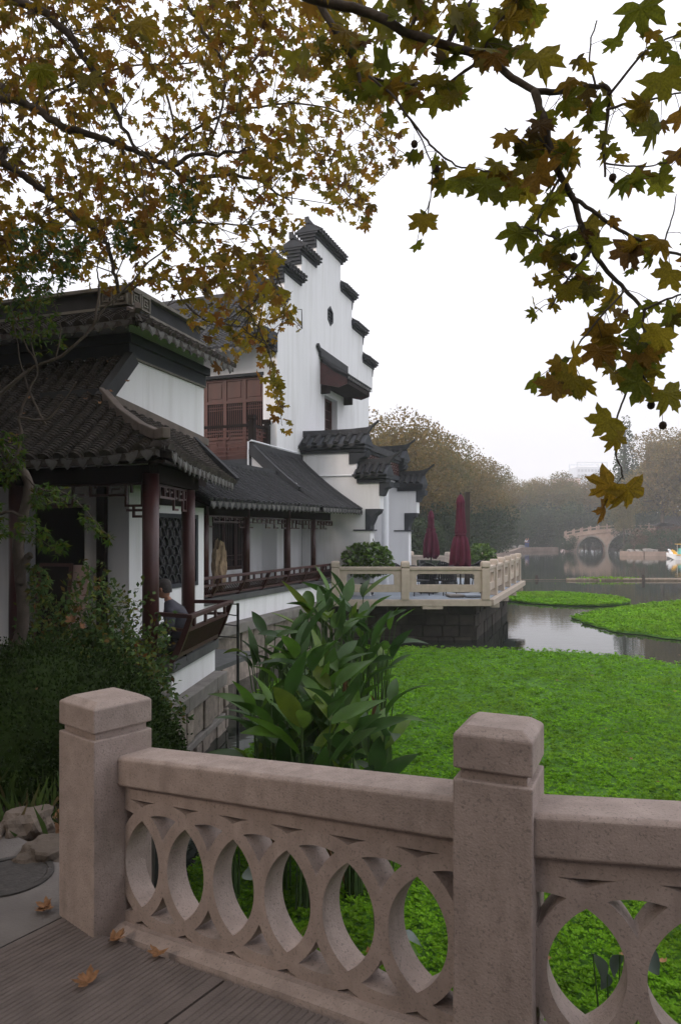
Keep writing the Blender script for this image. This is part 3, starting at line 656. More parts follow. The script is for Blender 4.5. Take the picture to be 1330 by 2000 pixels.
def bench(parent, p, q, lean, z0, hts, mt, nstrut, ends=(True, True), slat=.055, post_every=None, returns=None):
    """outward-leaning backrest rail standing on a low wall from foot p to foot q (outward to the right of p-q)"""
    root = sub('backrest_bench', parent); p, q = Vector((p[0], p[1], 0)), Vector((q[0], q[1], 0)); t = (q - p); L = t.length; t.normalize(); n = Vector((t.y, -t.x, 0))
    zl, zm, zt = hts
    def off(z):
        f = (z - z0) / (zt - z0); return lean * (f ** .75 if f > 0 else 0)
    def at(u, z, d=0): c = p + t * u + n * (off(z) + d); c.z = z; return c
    mb = MB(); mb.bar(at(-.06, zt), at(L + .06, zt), .065, .055); mb.build('top_rail', M[mt], root, bevel=.006)
    mb = MB(); mb.bar(at(0, zm), at(L, zm), .05, .045); mb.build('middle_rail', M[mt], root)
    mb = MB(); mb.bar(at(0, zl), at(L, zl), .05, .045); mb.build('bottom_rail', M[mt], root)
    us = [0, L] if not post_every else [L * k / round(L / post_every) for k in range(round(L / post_every) + 1)]
    for u in us:
        mb = MB(); zs = [z0 + (zt - .02 - z0) * k / 7 for k in range(8)]
        for a_, b_ in zip(zs[:-1], zs[1:]): mb.bar(at(u, a_), at(u, b_ + .006), .06, .075 - .02 * (a_ - z0), up=tuple(n))
        mb.build('curved_post', M[mt], root)
    mb = MB(); u = slat
    while u < L - slat / 2:
        mb.bar(at(u, zl + .02), at(u, zm - .02), .018, .018, up=tuple(n)); u += slat
    mb.build('slats', M[mt], root)
    mb = MB()
    for k in range(nstrut):
        u = L * (k + .5) / nstrut; mb.bar(at(u - .03, (zm + zt) / 2), at(u + .03, (zm + zt) / 2), .03, zt - zm - .05)
    mb.build('struts', M[mt], root)
    for u, tgt in (returns or []):
        a_ = at(u, zt); b_ = Vector((tgt[0], tgt[1], zt)); mb = MB(); mb.bar(a_, b_, .055, .05); mb.bar(at(u, zm), Vector((tgt[0], tgt[1], zm)), .04, .04); mb.build('return_rail', M[mt], root)
    return root
bn = Vector((.981, .196)); f0 = (1.867 - .26 * bn.x, -1.47 - .26 * bn.y + .06); f1 = (1.486 - .26 * bn.x, .409 - .26 * bn.y)
bench(house, f0, f1, .26, .06, (.13, .46, .635), 'darkwood', 4, returns=[(0.0, (1.217, -1.287)), ((Vector(f1) - Vector(f0)).length, (.846, .275))])
# boards leaning in the verandah
bx0, bx1, by = H.hitY(62, -.35)[0], H.hitY(126, -.35)[0], -.35
# stone embankment under the pavilion
emb = thing('stone_embankment', 'rough stone block wall below the white verandah plinth at the water', 'stone wall', (H.o[0], H.o[1], 0), math.radians(-18))
e0, e1 = Vector((2.30, -4.0, 0)), Vector((1.385, .50, 0)); et = (e1 - e0).normalized(); en = Vector((et.y, -et.x, 0)); EL = (e1 - e0).length
def stone(parent, u0, u1, z0, z1, d0, d1, mt, rough=.012, bev=.012, nm='stone'):
    mb = MB(); r = lambda: rnd.uniform(-rough, rough)
    v = []
    for z in (z0, z1):
        for d in (d0, d1):
            for u in (u0, u1):
                pnt = e0 + et * (u + r()) + en * (d + (r() if d > 0 else 0)); pnt.z = z + r() * .7; v.append(pnt)
    mb.add(v, [(0, 1, 3, 2), (4, 6, 7, 5), (0, 4, 5, 1), (2, 3, 7, 6), (0, 2, 6, 4), (1, 5, 7, 3)]); return mb.build(nm, M[mt], parent, bevel=bev)
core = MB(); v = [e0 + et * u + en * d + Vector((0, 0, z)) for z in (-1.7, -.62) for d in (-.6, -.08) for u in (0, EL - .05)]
core.add(v, [(0, 1, 3, 2), (4, 6, 7, 5), (0, 4, 5, 1), (2, 3, 7, 6), (0, 2, 6, 4), (1, 5, 7, 3)]); core.build('wall_core', M['shadestone'], emb)
u = 0
for wd in (1.5, 1.35, 1.25, .6):
    stone(emb, u + .004, min(EL, u + wd) - .004, -.61, -.42, -.42, .0, 'coping', .006, .01, 'coping_stone'); u += wd
u = 0
while u < EL - .1:
    wd = rnd.uniform(.24, .42); stone(emb, u + .012, min(EL, u + wd) - .012, -1.02, -.625, -.3, -.03 + rnd.uniform(-.02, .03), 'rubble', .015); u += wd
u = 0
while u < EL - .1:
    wd = rnd.uniform(.8, 1.3); stone(emb, u + .006, min(EL, u + wd) - .006, -1.125, -1.035, -.3, -.0, 'coping', .008, .008, 'band_stone'); u += wd
u = 0
while u < EL - .1:
    wd = rnd.uniform(.28, .5); stone(emb, u + .012, min(EL, u + wd) - .012, -1.6, -1.14, -.3, -.02 + rnd.uniform(-.03, .03), 'rubble', .02); u += wd
EN = (e1 - en * .0); 
for k in range(3):                                                  # rough end face of the embankment
    for j in range(2):
        mb = MB(); z0, z1 = -1.6 + k * .33, -1.29 + k * .33; d = -.45 + j * .24
        q = lambda u, dd, z: e1 + et * u + en * dd + Vector((0, 0, z))
        a_ = [q(-.1, d, z0), q(.02 + rnd.uniform(0, .06), d, z0), q(.02 + rnd.uniform(0, .06), d + .22, z0), q(-.1, d + .22, z0)]; b_ = [p + Vector((rnd.uniform(-.02, .02), rnd.uniform(-.02, .02), z1 - z0 - .015)) for p in a_]
        mb.add(a_ + b_, [(3, 2, 1, 0), (4, 5, 6, 7), (0, 1, 5, 4), (1, 2, 6, 5), (2, 3, 7, 6), (3, 0, 4, 7)]); mb.build('stone', M['rubble'], emb, bevel=.015)
def lean_board(name, label, px0, px1, pyt, Yl, mt, framed):
    x0, x1 = H.hitY(px0, Yl)[0], H.hitY(px1, Yl)[0]; zt = zat(pyt, H.hitY(px0, Yl)[1]); wx, wy = H.w((x0 + x1) / 2, Yl)
    t = thing(name, label, 'board', (wx, wy, -.38), math.radians(-18)); hgt = zt + .38; hw = (x1 - x0) / 2
    if framed:
        mb = MB(); mb.box(-hw, hw, -.02, .02, hgt - .05, hgt); mb.box(-hw, -hw + .05, -.02, .02, 0, hgt - .05); mb.box(hw - .05, hw, -.02, .02, 0, hgt - .05); mb.box(-hw + .05, hw - .05, -.02, .02, .25, .3); mb.build('frame', M['wood'], t)
        mb = MB(); mb.box(-hw + .05, hw - .05, -.008, .008, .3, hgt - .05); mb.build('panel', M['blackwood'], t)
    else:
        mb = MB(); mb.box(-hw, hw, -.015, .015, 0, hgt); mb.build('board', M['pink'], t); mb = MB(); mb.box(-hw, hw, .016, .03, .2, .28); mb.box(-hw, hw, .016, .03, hgt - .3, hgt - .22); mb.build('batten', M['wood'], t)
    t.rotation_euler = (math.radians(-7), 0, math.radians(-18))
lean_board('framed_board', 'brown framed dark board leaning in the dark doorway of the verandah', 62, 126, 1099, -.32, 'wood', True)
lean_board('plain_board', 'plain pale pinkish board leaning beside the framed one in the doorway', 128, 160, 1103, -.28, 'pink', False)
# ------------------------------------------------------------------ covered corridor
K = Frame(-2.52, 13.2, -20.5)
cor = thing('covered_corridor', 'low lakeside corridor with grey tiled roof and dark red railing', 'corridor', (K.o[0], K.o[1], 0), math.radians(-20.5))
YE = 6.75; Y0 = -.95
def KL(x, y, z): a_, b_ = K.loc(x, y); return Vector((a_, b_, z))
lines = []; n = 40
ev0, ev1 = KL(-2.25, 12.1, 2.22), KL(.80, 20.25, 2.33); xs = []
for k in range(n + 1):
    s = k / n; e_ = ev0.lerp(ev1, s); right = e_.y > K.loc(*P(504, 900, 17.9).xy)[1] - 0.35
    if right: top = Vector((e_.x - 1.9, e_.y, 3.80))
    else: top = Vector((e_.x - 1.25, e_.y, 3.12))
    pl = []
    for j in range(7):
        t = j / 6; q = top.lerp(e_, t); q.z -= (.09 if right else .05) * math.sin(PI * t); pl.append(q)
    (lines if not right else xs).append(pl)
cr = sub('corridor_roof', cor); DR2 = drip_mesh(.085, .13)
roof(cr, lines, .078, DR2); roof(cr, xs, .078, DR2)
# far slope of the low part, ridge, verges
back = [[(l[0].x, l[0].y, l[0].z), (l[0].x - 1.2, l[0].y, 2.3)] for l in lines]
roof(cr, back[::4] + [back[-1]], .07)
mb = MB(); a_, b_ = lines[0][0], lines[-1][0]; mb.bar((a_.x, a_.y, a_.z + .03), (b_.x, b_.y, b_.z + .03), .16, .14); mb.build('ridge_cap', M['ridge'], cr)
mb = MB(); a_, b_ = xs[0][0], xs[-1][0]; mb.bar((a_.x, a_.y - .1, a_.z + .05), (b_.x, b_.y, b_.z + .05), .14, .2); mb.build('ridge_cap', M['ridge'], cr)
mb = MB(); l = xs[0]
for p, q in zip(l[:-1], l[1:]):
    if p.z > 2.75: mb.bar((p.x, p.y - .13, p.z + .0), (q.x, q.y - .13, q.z + .0), .14, .24)
mb.build('verge_band', M['ridge'], cr)
mb = MB(); top = l[0]; y = l[0].y - .1
mb.ext([(top.x, y, top.z - .12), (top.x, y, 2.9), (top.x + 1.25, y, 2.72), (top.x + 1.2, y, 2.9)], (0, .12, 0)); mb.build('gable_plaster', M['plaster'], cr)
mb = MB(); l = xs[-1]
for p, q in zip(l[:-1], l[1:]): mb.bar((p.x, p.y + .06, p.z + .03), (q.x, q.y + .06, q.z + .03), .12, .16)
mb.build('verge_band', M['ridge'], cr)
mb = MB(); c_ = xs[0][0]; mb.tube([(c_.x - .05, c_.y - .19, 2.95), (c_.x - .05, c_.y - .19, c_.z + .17), (c_.x + .02, c_.y - .15, c_.z + .2), (xs[-1][0].x + .0, xs[-1][0].y - .2, xs[-1][0].z + .2)], .022, 8); mb.build('white_pipe', M['white'], cr)
# base, floor, back wall
mb = MB(); mb.box(-.18, .06, Y0, YE, .30, .42); mb.build('coping', M['plinthstone'], cor, bevel=.01)
mb = MB(); mb.box(-.16, .0, Y0, YE - .3, -.12, .30); mb.build('plinth', M['plaster'], cor)
mb = MB(); mb.box(-.16, .28, Y0, YE - .35, -.32, -.12); mb.build('ledge', M['coping'], cor, bevel=.015)
for k in range(14):
    y = Y0 + k * .5
    if y > YE - .9: break
    for z0, z1 in ((-.86, -.33), (-1.45, -.87)):
        mb = MB(); q = rnd.uniform(-.02, .03); mb.box(-.1, .16 + q, y + .012 + (.2 if z0 < -.9 else 0), y + .49 + (.2 if z0 < -.9 else 0), z0, z1 - .012); mb.build('stone', M['rubble'], cor, bevel=.015)
mb = MB(); mb.box(-1.9, -.18, Y0, YE, .16, .30); mb.build('floor', M['plinthstone'], cor)
XB = -1.7; yb = lambda px: K.hitX(px, XB)[0]; wl_ = MB(); dk = []
cuts = [(487, 526), (572, 610), (664, 690)]
segs = [(Y0, yb(415))] + [(yb(a_), yb(b_)) for a_, b_ in cuts]
wl_.box(XB - .15, XB, Y0, YE + .1, 2.25, 3.1); MB().box(XB - .15, XB, yb(415), yb(484), .3, .75).build('sill_wall', M['plaster'], cor)
for a_, b_ in segs: MB().box(XB - .15, XB, a_, b_, .30, 2.25).build('wall_panel', M['plaster'], cor)
wl_.build('back_wall', M['plaster'], cor)
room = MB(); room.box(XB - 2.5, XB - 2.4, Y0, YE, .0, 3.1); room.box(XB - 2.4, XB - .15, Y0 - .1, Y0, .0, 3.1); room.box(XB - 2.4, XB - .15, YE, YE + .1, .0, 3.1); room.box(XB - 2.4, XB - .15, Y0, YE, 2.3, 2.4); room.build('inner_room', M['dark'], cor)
def lattice_door(parent, X, y0, y1, z0, z1, name='door', dirx=True, mt='darkwood', solid=.38):
    d = sub(name, parent); w = y1 - y0
    mb = MB(); t = .06
    B = lambda m_, a0, a1, b0, b1, th=.03: m_.box(X - th, X + th, y0 + a0, y0 + a1, b0, b1) if dirx else m_.box(y0 + a0, y0 + a1, X - th, X + th, b0, b1)
    H_ = z1 - z0; zs = z0 + H_ * solid
    B(mb, 0, t, z0, z1); B(mb, w - t, w, z0, z1); B(mb, t, w - t, z0, z0 + t); B(mb, t, w - t, z1 - t, z1); B(mb, t, w - t, zs, zs + t); mb.build('frame', M[mt], d)
    mb = MB(); B(mb, t, w - t, z0 + t, zs, .012); mb.build('solid_panel', M[mt], d)
    mb = MB(); n_ = max(3, int((w - 2 * t) / .09)); 
    for k in range(1, n_): a_ = t + (w - 2 * t) * k / n_; B(mb, a_ - .009, a_ + .009, zs + t, z1 - t, .012)
    for f in (.12, .2, .8, .88): z = zs + t + (z1 - zs - 2 * t) * f; B(mb, t, w - t, z - .009, z + .009, .010)
    mb.build('lattice', M[mt], d)
    mb = MB(); B(mb, t, w - t, zs + t, z1 - t, .004); mb.build('pane', M['glass'], d); return d
ya, yb_ = yb(415), yb(484)
for k in range(3): lattice_door(cor, XB - .05, ya + (yb_ - ya) * k / 3 + .01, ya + (yb_ - ya) * (k + 1) / 3 - .01, .75, 2.25, 'window', solid=.02)
lattice_door(cor, XB - .05, yb(636), yb(663), .3, 2.2)
for px, r_ in ((400, .085), (481, .085), (561, .085), (612, .07), (665, .075), (688, .10)):
    y, d = K.hitX(px, -.28)
    column(cor, -.28, y, .30, 2.3, r_)
mb = MB(); mb.bar((-.28, Y0, 2.12), (-.28, YE + .2, 2.14), .14, .2); mb.build('eave_beam', M['blackwood'], cor)
fy = [K.hitX(p, -.28)[0] for p in (400, 481, 561, 612, 665, 688)]
hl = sub('lattice_row', cor); hl.rotation_euler = (0, 0, PI / 2)
for k in range(4):
    mb = MB(); fret(mb, fy[k] + .09, fy[k + 1] - .09, 1.78, 2.02, .28, .028, .03, .22, 20 + k); mb.build('hanging_lattice', M['darkwood'], hl)
bench(cor, (-.06, Y0 + .05), (-.06, YE - .15), .22, .42, (.48, .68, .83), 'darkwood', 22, slat=.07, post_every=1.05)
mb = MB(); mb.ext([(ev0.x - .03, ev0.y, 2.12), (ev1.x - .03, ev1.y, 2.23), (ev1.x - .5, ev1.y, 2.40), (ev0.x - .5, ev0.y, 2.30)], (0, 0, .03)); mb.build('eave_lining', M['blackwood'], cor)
# scholar rock on its stand
sx, sy = K.w(*(-.75, K.hitX(428, -.75)[0]))
# ------------------------------------------------------------------ gabled hall
T = Frame(-1.72, 18.9, -20.5)
hall = thing('gabled_hall', 'tall white hall with stepped horse-head gable and red wooden upper doors', 'hall', (T.o[0], T.o[1], 0), math.radians(-20.5))
CY = 3.85; lv = [(1.07, 10.8), (2.22, 9.87), (3.40, 8.93), (4.55, 8.0)]; TH = .42
wv = MB()
out = [(0, 0), (0, 7.1)]
prof = [(CY - 4.55, 7.1), (CY - 4.55, 8.0), (CY - 3.4, 8.0), (CY - 3.4, 8.93), (CY - 2.22, 8.93), (CY - 2.22, 9.87), (CY - 1.07, 9.87), (CY - 1.07, 10.8), (CY + 1.07, 10.8), (CY + 1.07, 9.87), (CY + 2.22, 9.87), (CY + 2.22, 8.93), (CY + 3.4, 8.93), (CY + 3.4, 8.0), (CY + 4.55, 8.0), (CY + 4.55, 7.1)]
gw0, gw1 = T.hitX(634, 0)[0], T.hitX(659, 0)[0]; gz0, gz1 = 4.3, zat(774, T.hitX(640, 0)[1])
hexc = (T.hitX(645, 0)[0], 8.72)
R3 = lambda y0, y1, z0, z1: wv.box(-TH, 0, y0, y1, z0, z1)
R3(0, gw0, -.2, 7.1); R3(gw1, 7.95, -.2, 7.1); R3(gw0, gw1, -.2, gz0); R3(gw0, gw1, gz1, 7.1)
hy0, hy1, hz0, hz1 = hexc[0] - .3, hexc[0] + .3, hexc[1] - .36, hexc[1] + .36
R3(CY - 4.55, CY + 4.55, 7.1, 8.0); R3(CY - 3.4, CY + 3.4, 8.0, hz0); R3(CY - 3.4, hy0, hz0, 8.93); R3(hy1, CY + 3.4, hz0, 8.93)
R3(CY - 2.22, hy0, 8.93, hz1); R3(hy1, CY + 2.22, 8.93, hz1); R3(CY - 2.22, CY + 2.22, hz1, 9.87); R3(CY - 1.07, CY + 1.07, 9.87, 10.8)
# hexagon opening corners filled with plaster
def hexp(s): return [(hexc[0] + s * a_, hexc[1] + s * b_) for a_, b_ in ((0, .33), (.24, .16), (.24, -.16), (0, -.33), (-.24, -.16), (-.24, .16))]
hx = hexp(1.0)
for (cy_, cz_), i, j in (((hy1, hz1), 0, 1), ((hy1, hz0), 2, 3), ((hy0, hz0), 3, 4), ((hy0, hz1), 5, 0)):
    mid = (hexc[0], cz_); pass
wv.ext([(0, hexc[0], hz1), (0, hx[0][0], hx[0][1]), (0, hx[1][0], hx[1][1]), (0, hx[2][0], hx[2][1]), (0, hx[3][0], hx[3][1]), (0, hexc[0], hz0), (0, hy1, hz0), (0, hy1, hz1)], (-TH, 0, 0))
wv.ext([(0, hexc[0], hz0), (0, hx[3][0], hx[3][1]), (0, hx[4][0], hx[4][1]), (0, hx[5][0], hx[5][1]), (0, hx[0][0], hx[0][1]), (0, hexc[0], hz1), (0, hy0, hz1), (0, hy0, hz0)], (-TH, 0, 0))
# front wall, far wall, closing walls
fx0 = -.40
wv.box(-9, -TH, 0, .3, -.2, 3.6); wv.box(fx0, -TH + .0, 0, .3, 3.6, 6.9) if fx0 < -TH else None
wv.box(-9, -TH, 0, .3, 6.0, 6.9); wv.box(-9, -TH, 7.65, 7.95, -.2, 7.0); wv.box(-9.3, -9, 0, 7.95, -.2, 7.0)
wv.build('wall', M['plaster'], hall)
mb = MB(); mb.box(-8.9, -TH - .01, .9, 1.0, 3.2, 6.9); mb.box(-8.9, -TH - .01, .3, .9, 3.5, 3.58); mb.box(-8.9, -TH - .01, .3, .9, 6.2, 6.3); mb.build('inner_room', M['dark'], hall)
for z_, y_ in ((7.1, CY - 4.55),):
    mb = MB()
    for k in range(4): mb.box(-TH - .01, .012, y_ + .02 + k * .16, y_ + .72, 7.1 - .13 * (k + 1), 7.1 - .13 * k - .001)
    mb.build('end_corbel', M['band'], hall)
for k, (hw_, z_) in enumerate(lv):
    for sg in (-1, 1):
        if k == 0 and sg > 0: continue
        inner = lv[k - 1][0] if k else -1.07
        ya_, yb2 = (CY - hw_, CY - inner) if sg < 0 else (CY + inner, CY + hw_)
        if k == 0: ya_, yb2 = CY - 1.07, CY + 1.07
        t_ = (-1, 1) if k == 0 else ((-1,) if sg < 0 else (1,))
        ext0 = .16 if -1 in t_ else 0; ext1 = .16 if 1 in t_ else 0
        wallcap(hall, (-TH / 2, ya_ - ext0, 0), (0, 1, 0), yb2 - ya_ + ext0 + ext1 - (.0 if k == 0 else .02), .40, z_, .52, .19, .10, .06, True, t_)
        if k < 4:
            cb = MB(); ye = (ya_ if sg < 0 else yb2)
            for j in range(3):
                a_, b_ = (ye - .12 + .04 * j, ye + .02) if sg < 0 else (ye - .02, ye + .12 - .04 * j)
                cb.box(-TH - .004 * (j + 1), .005 * (j + 1) , a_, b_, z_ - .1 * (j + 1), z_ - .1 * j - .002)
            cb.build('end_corbel', M['band'], hall)
rf = sub('main_roof', hall); lines = []; X = -8.9
while X < -TH - .05:
    lines.append([(X, CY, 9.55), (X, CY - 2.0, 7.85), (X, -.75, 6.62)]); X += .25
roof(rf, lines, .08, DR2, .16)
roof(rf, [[(x_, CY, 9.55), (x_, CY + 2, 7.85), (x_, 8.4, 6.62)] for x_ in (-8.9, -6, -3, -TH - .06)], .08, None, .2)
mb = MB(); mb.box(-8.9, -TH - .02, CY - .1, CY + .1, 9.5, 9.85); mb.build('main_ridge', M['ridge'], rf)
# hexagon vent
hxw = sub('hexagon_vent', hall)
mb = MB(); o_, i_ = hexp(1.0), hexp(.78)
for k in range(6): mb.ext([(-.06, *o_[k]), (-.06, *o_[(k + 1) % 6]), (-.06, *i_[(k + 1) % 6]), (-.06, *i_[k])], (.075, 0, 0))
mb.build('frame', M['band'], hxw)
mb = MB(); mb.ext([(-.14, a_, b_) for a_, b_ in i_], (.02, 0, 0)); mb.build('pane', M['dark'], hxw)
mb = MB()
for k in range(5): z = hexc[1] - .2 + k * .1; hw_ = .18 if abs(z - hexc[1]) < .12 else .1; mb.box(-.07, -.02, hexc[0] - hw_, hexc[0] + hw_, z - .018, z + .018)
mb.build('slat', M['band'], hxw)
# gable window with its small tiled canopy
gwn = sub('gable_window', hall)
mb = MB(); mb.box(-.30, -.2, gw0, gw0 + .08, gz0, gz1); mb.box(-.30, -.2, gw1 - .08, gw1, gz0, gz1); mb.box(-.3, -.2, gw0 + .08, gw1 - .08, gz1 - .08, gz1); mb.box(-.3, -.2, gw0 + .5, gw0 + .56, gz0, gz1 - .08); mb.build('frame', M['wood'], gwn)
mb = MB(); mb.box(-.27, -.25, gw0 + .08, gw1 - .08, gz0, gz1 - .08); mb.build('pane', M['glass'], gwn)
mb = MB()
for k in range(5): mb.box(-.245, -.225, gw0 + .57, gw1 - .09, gz0 + .2 + k * .3, gz0 + .23 + k * .3)
for k in range(3): mb.box(-.245, -.226, gw0 + .66 + k * .14, gw0 + .685 + k * .14, gz0, gz1 - .09)
mb.build('lattice', M['wood'], gwn)
can = sub('window_canopy', hall); k0, k1 = T.hitX(625, 0)[0], T.hitX(671, 0)[0] + .15; zc1 = 7.15
lines = [[(.03, y, zc1), (.45, y, zc1 - .36), (.92, y, zc1 - .62)] for y in [k0 + (k1 - k0) * k / 11 for k in range(12)]]
DR3 = drip_mesh(.07, .1); roof(can, lines, .065, DR3)
mb = MB(); mb.bar((.05, k0 - .12, zc1 + .16), (.05, k1 + .05, zc1 + .12), .09, .26); mb.bar((.05, k0 - .32, zc1 + .34), (.05, k0 - .12, zc1 + .20), .08, .12); mb.build('canopy_ridge', M['ridge'], can)
for y in (k0 + .02, k1 - .06): MB().ext([(0.0, y, zc1 - .1), (.88, y, zc1 - .68), (.88, y, zc1 - .86), (.6, y, zc1 - .95), (0.0, y, zc1 - .80)], (0, .04, 0)).build('canopy_side', M['darkwood'], can)
mb = MB(); mb.box(.84, .90, k0 + .06, k1 - .06, zc1 - .86, zc1 - .72); mb.box(.0, .3, k0 + .06, k0 + .14, zc1 - 1.1, zc1 - .85); mb.box(.0, .3, k1 - .14, k1 - .06, zc1 - 1.1, zc1 - .85); mb.build('canopy_beam', M['blackwood'], can)
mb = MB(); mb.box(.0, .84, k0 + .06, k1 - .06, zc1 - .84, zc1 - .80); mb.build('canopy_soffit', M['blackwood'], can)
# upper doors and balcony
xs_ = [T.hitY(p, .05)[0] for p in (439, 477, 516)]; wd = xs_[1] - xs_[0]
edges = [xs_[2] - wd * k for k in range(9)]
for k in range(8): 
    d = sub('upper_door', hall); x0, x1 = edges[k + 1], edges[k]; t = .055
    mb = MB(); Z = (3.62, 4.35, 4.45, 5.35, 5.45, 5.92, 5.99)
    mb.box(x0, x0 + t, .06, .13, 3.62, 5.99); mb.box(x1 - t, x1, .06, .13, 3.62, 5.99)
    for a_, b_ in ((3.62, 3.70), (4.28, 4.36), (5.30, 5.38), (5.92, 5.99)): mb.box(x0 + t, x1 - t, .06, .13, a_, b_)
    mb.build('frame', M['wood'], d)
    MB().box(x0 + t, x1 - t, .085, .11, 3.70, 4.28).build('solid_panel', M['wood'], d); MB().box(x0 + t, x1 - t, .085, .11, 5.38, 5.92).box(x0 + t + .06, x1 - t - .06, .07, .086, 5.45, 5.85).build('solid_panel', M['wood'], d)
    mb = MB()
    for j in range(1, 8): xx = x0 + t + (x1 - x0 - 2 * t) * j / 8; mb.box(xx - .009, xx + .009, .08, .10, 4.36, 5.30)
    for z in (4.45, 4.52, 5.12, 5.2): mb.box(x0 + t, x1 - t, .082, .098, z - .009, z + .009)
    mb.build('lattice', M['wood'], d)
    mb = MB(); mb.box(x0 + t, x1 - t, .115, .12, 4.36, 5.30); mb.build('pane', M['glass'], d)
mb = MB(); mb.box(-9, -.4, -.03, .13, 6.0, 6.08); mb.build('lintel', M['band'], hall)
bal2 = sub('balcony', hall); bx, byy = -.25, -.95
mb = MB(); mb.box(-8.5, bx + .1, byy - .08, -.001, 3.45, 3.60); mb.build('floor_slab', M['band'], bal2)
for x_, y_ in ((bx, byy), (bx, -.12), (bx - 2.1, byy), (bx - 4.2, byy)):
    mb = MB(); mb.box(x_ - .075, x_ + .075, y_ - .075, y_ + .075, 3.60, 4.58); mb.box(x_ - .06, x_ + .06, y_ - .06, y_ + .06, 4.58, 4.62); mb.box(x_ - .085, x_ + .085, y_ - .085, y_ + .085, 4.62, 4.74); mb.build('post', M['blackwood'], bal2)
def lat(mb, x0, x1, z0, z1, y, seed, t=.03):
    r = random.Random(seed); nz_ = 6; nx = max(3, round((x1 - x0) / .24)); dz = (z1 - z0) / nz_; dx_ = (x1 - x0) / nx
    for i in range(nz_ + 1): 
        x = x0
        while x < x1 - .05:
            L_ = dx_ * r.choice((1, 1.5, 2)); e2 = min(x1, x + L_); mb.box(x, e2, y - .015, y + .015, z0 + i * dz - t / 2, z0 + i * dz + t / 2) if (r.random() < .82 or i in (0, nz_)) else None
            if i < nz_ and r.random() < .8: mb.box(x, x + t, y - .013, y + .013, z0 + i * dz + t / 2, z0 + (i + 1) * dz - t / 2)
            x = e2
for a_, b_ in ((bx - 2.02, bx - .08), (bx - 4.12, bx - 2.18), (-8.4, bx - 4.28)):
    mb = MB(); lat(mb, a_, b_, 3.72, 4.36, byy, 3); mb.build('lattice', M['wood'], bal2)
    mb = MB(); mb.box(a_, b_, byy - .03, byy + .03, 4.45, 4.52); mb.build('handrail', M['blackwood'], bal2)
sl_ = sub('side_rail', hall); sl_.location = (bx, byy, 0); sl_.rotation_euler = (0, 0, PI / 2)
mb = MB(); lat(mb, .08, .75, 3.72, 4.36, 0, 8); mb.build('lattice', M['wood'], sl_)
mb = MB(); mb.box(.08, .75, -.03, .03, 4.45, 4.52); mb.build('handrail', M['blackwood'], sl_)
# ------------------------------------------------------------------ two stepped walls beside the hall
def stepped_wall(Yw, label):
    o_ = T.w(0, Yw); t = thing('stepped_wall', label, 'wall', (o_[0], o_[1], 0), math.radians(-20.5)); th = .36
    mb = MB(); mb.box(0.02, 1.71, -th / 2, th / 2, 2.36, 4.0); mb.box(1.71, 2.41, -th / 2, th / 2, 2.36, 3.12); mb.box(.02, 1.98, -th / 2, th / 2, -.1, 2.36); mb.box(1.98, 2.12, -th / 2, th / 2, -.1, 1.78); mb.build('wall', M['plaster'], t)
    mb = MB(); p_ = [(1.98, 2.36), (2.41, 2.36), (2.36, 2.25), (2.24, 2.17), (2.17, 2.0), (2.12, 1.90), (2.12, 1.78), (1.98, 1.78)]
    mb.ext([(x_, -th / 2 - .02, z_) for x_, z_ in p_], (0, th + .04, 0)); mb.box(1.62, 2.2, -th / 2 - .03, th / 2 + .03, 1.74, 1.779); mb.build('stone_bracket', M['band'], t)
    for xa, z_ in ((1.71, 4.0), (2.41, 3.12)):
        mb = MB(); p_ = [(xa - .02, z_ - .001), (xa + .30, z_ - .001), (xa + .27, z_ - .14), (xa + .14, z_ - .2), (xa + .06, z_ - .38), (xa - .02, z_ - .40)]
        if xa < 2: p_ = [(xa - .02 - .20, z_ - .001), (xa + .32, z_ - .001), (xa + .25, z_ - .14), (xa + .1, z_ - .2), (xa - .0, z_ - .34), (xa - .22, z_ - .36)]
        mb.ext([(x_, -th / 2 - .03, zz) for x_, zz in p_], (0, th + .06, 0)); mb.build('end_corbel', M['band'], t)
    wallcap(t, (0.02, 0, 0), (1, 0, 0), 1.95, .40, 4.0, .70, .3, .34, .2)
    wallcap(t, (1.74, 0, 0), (1, 0, 0), .86, .40, 3.12, .70, .23, .36, .2)
    mb = MB(); mb.tube([(.1, -th / 2 - .03, 3.34), (1.62, -th / 2 - .03, 3.32), (1.7, -th / 2 - .03, 3.40)], .018, 6); mb.build('conduit', M['white'], t)
    return t
YW1 = T.loc(-1.09, 20.6)[1]; YW2 = T.loc(.374 * 24.5 - 8.8, 24.5)[1]
stepped_wall(YW1, 'nearer white stepped wall with tiled copings where the corridor roof ends')
stepped_wall(YW2, 'farther white stepped wall with tiled copings behind the white drainpipe')
pb = thing('porch_parapet', 'dark red brickwork lattice parapet with grey coping between the two stepped walls', 'parapet', (T.w(1.75, YW1)[0], T.w(1.75, YW1)[1], 0), math.radians(-20.5 + 90))
Lp = YW2 - YW1; mb = MB(); mb.box(.22, Lp - .22, -.1, .1, 3.45, 3.60); mb.box(.22, Lp - .22, -.1, .1, 4.02, 4.10); mb.build('frame', M['band'], pb)
for r_ in range(5):
    for k in range(15):
        y = .26 + k * (Lp - .52) / 15 + (.06 if r_ % 2 else 0)
        if y + .14 < Lp - .22: mb = MB(); mb.box(y, y + .15, -.06, .06, 3.61 + r_ * .083, 3.61 + r_ * .083 + .055); mb.build('brick', M['wood'], pb)
for k in range(16):
    y = .24 + k * (Lp - .5) / 15; mb = MB(); mb.box(y, y + .035, -.05, .05, 3.60, 4.02); mb.build('upright', M['wood'], pb)
mb = MB(); mb.box(.2, Lp - .2, -.16, .16, 4.10, 4.22); mb.box(.2, Lp - .2, -.08, .08, 4.22, 4.34); mb.build('coping', M['ridge'], pb)
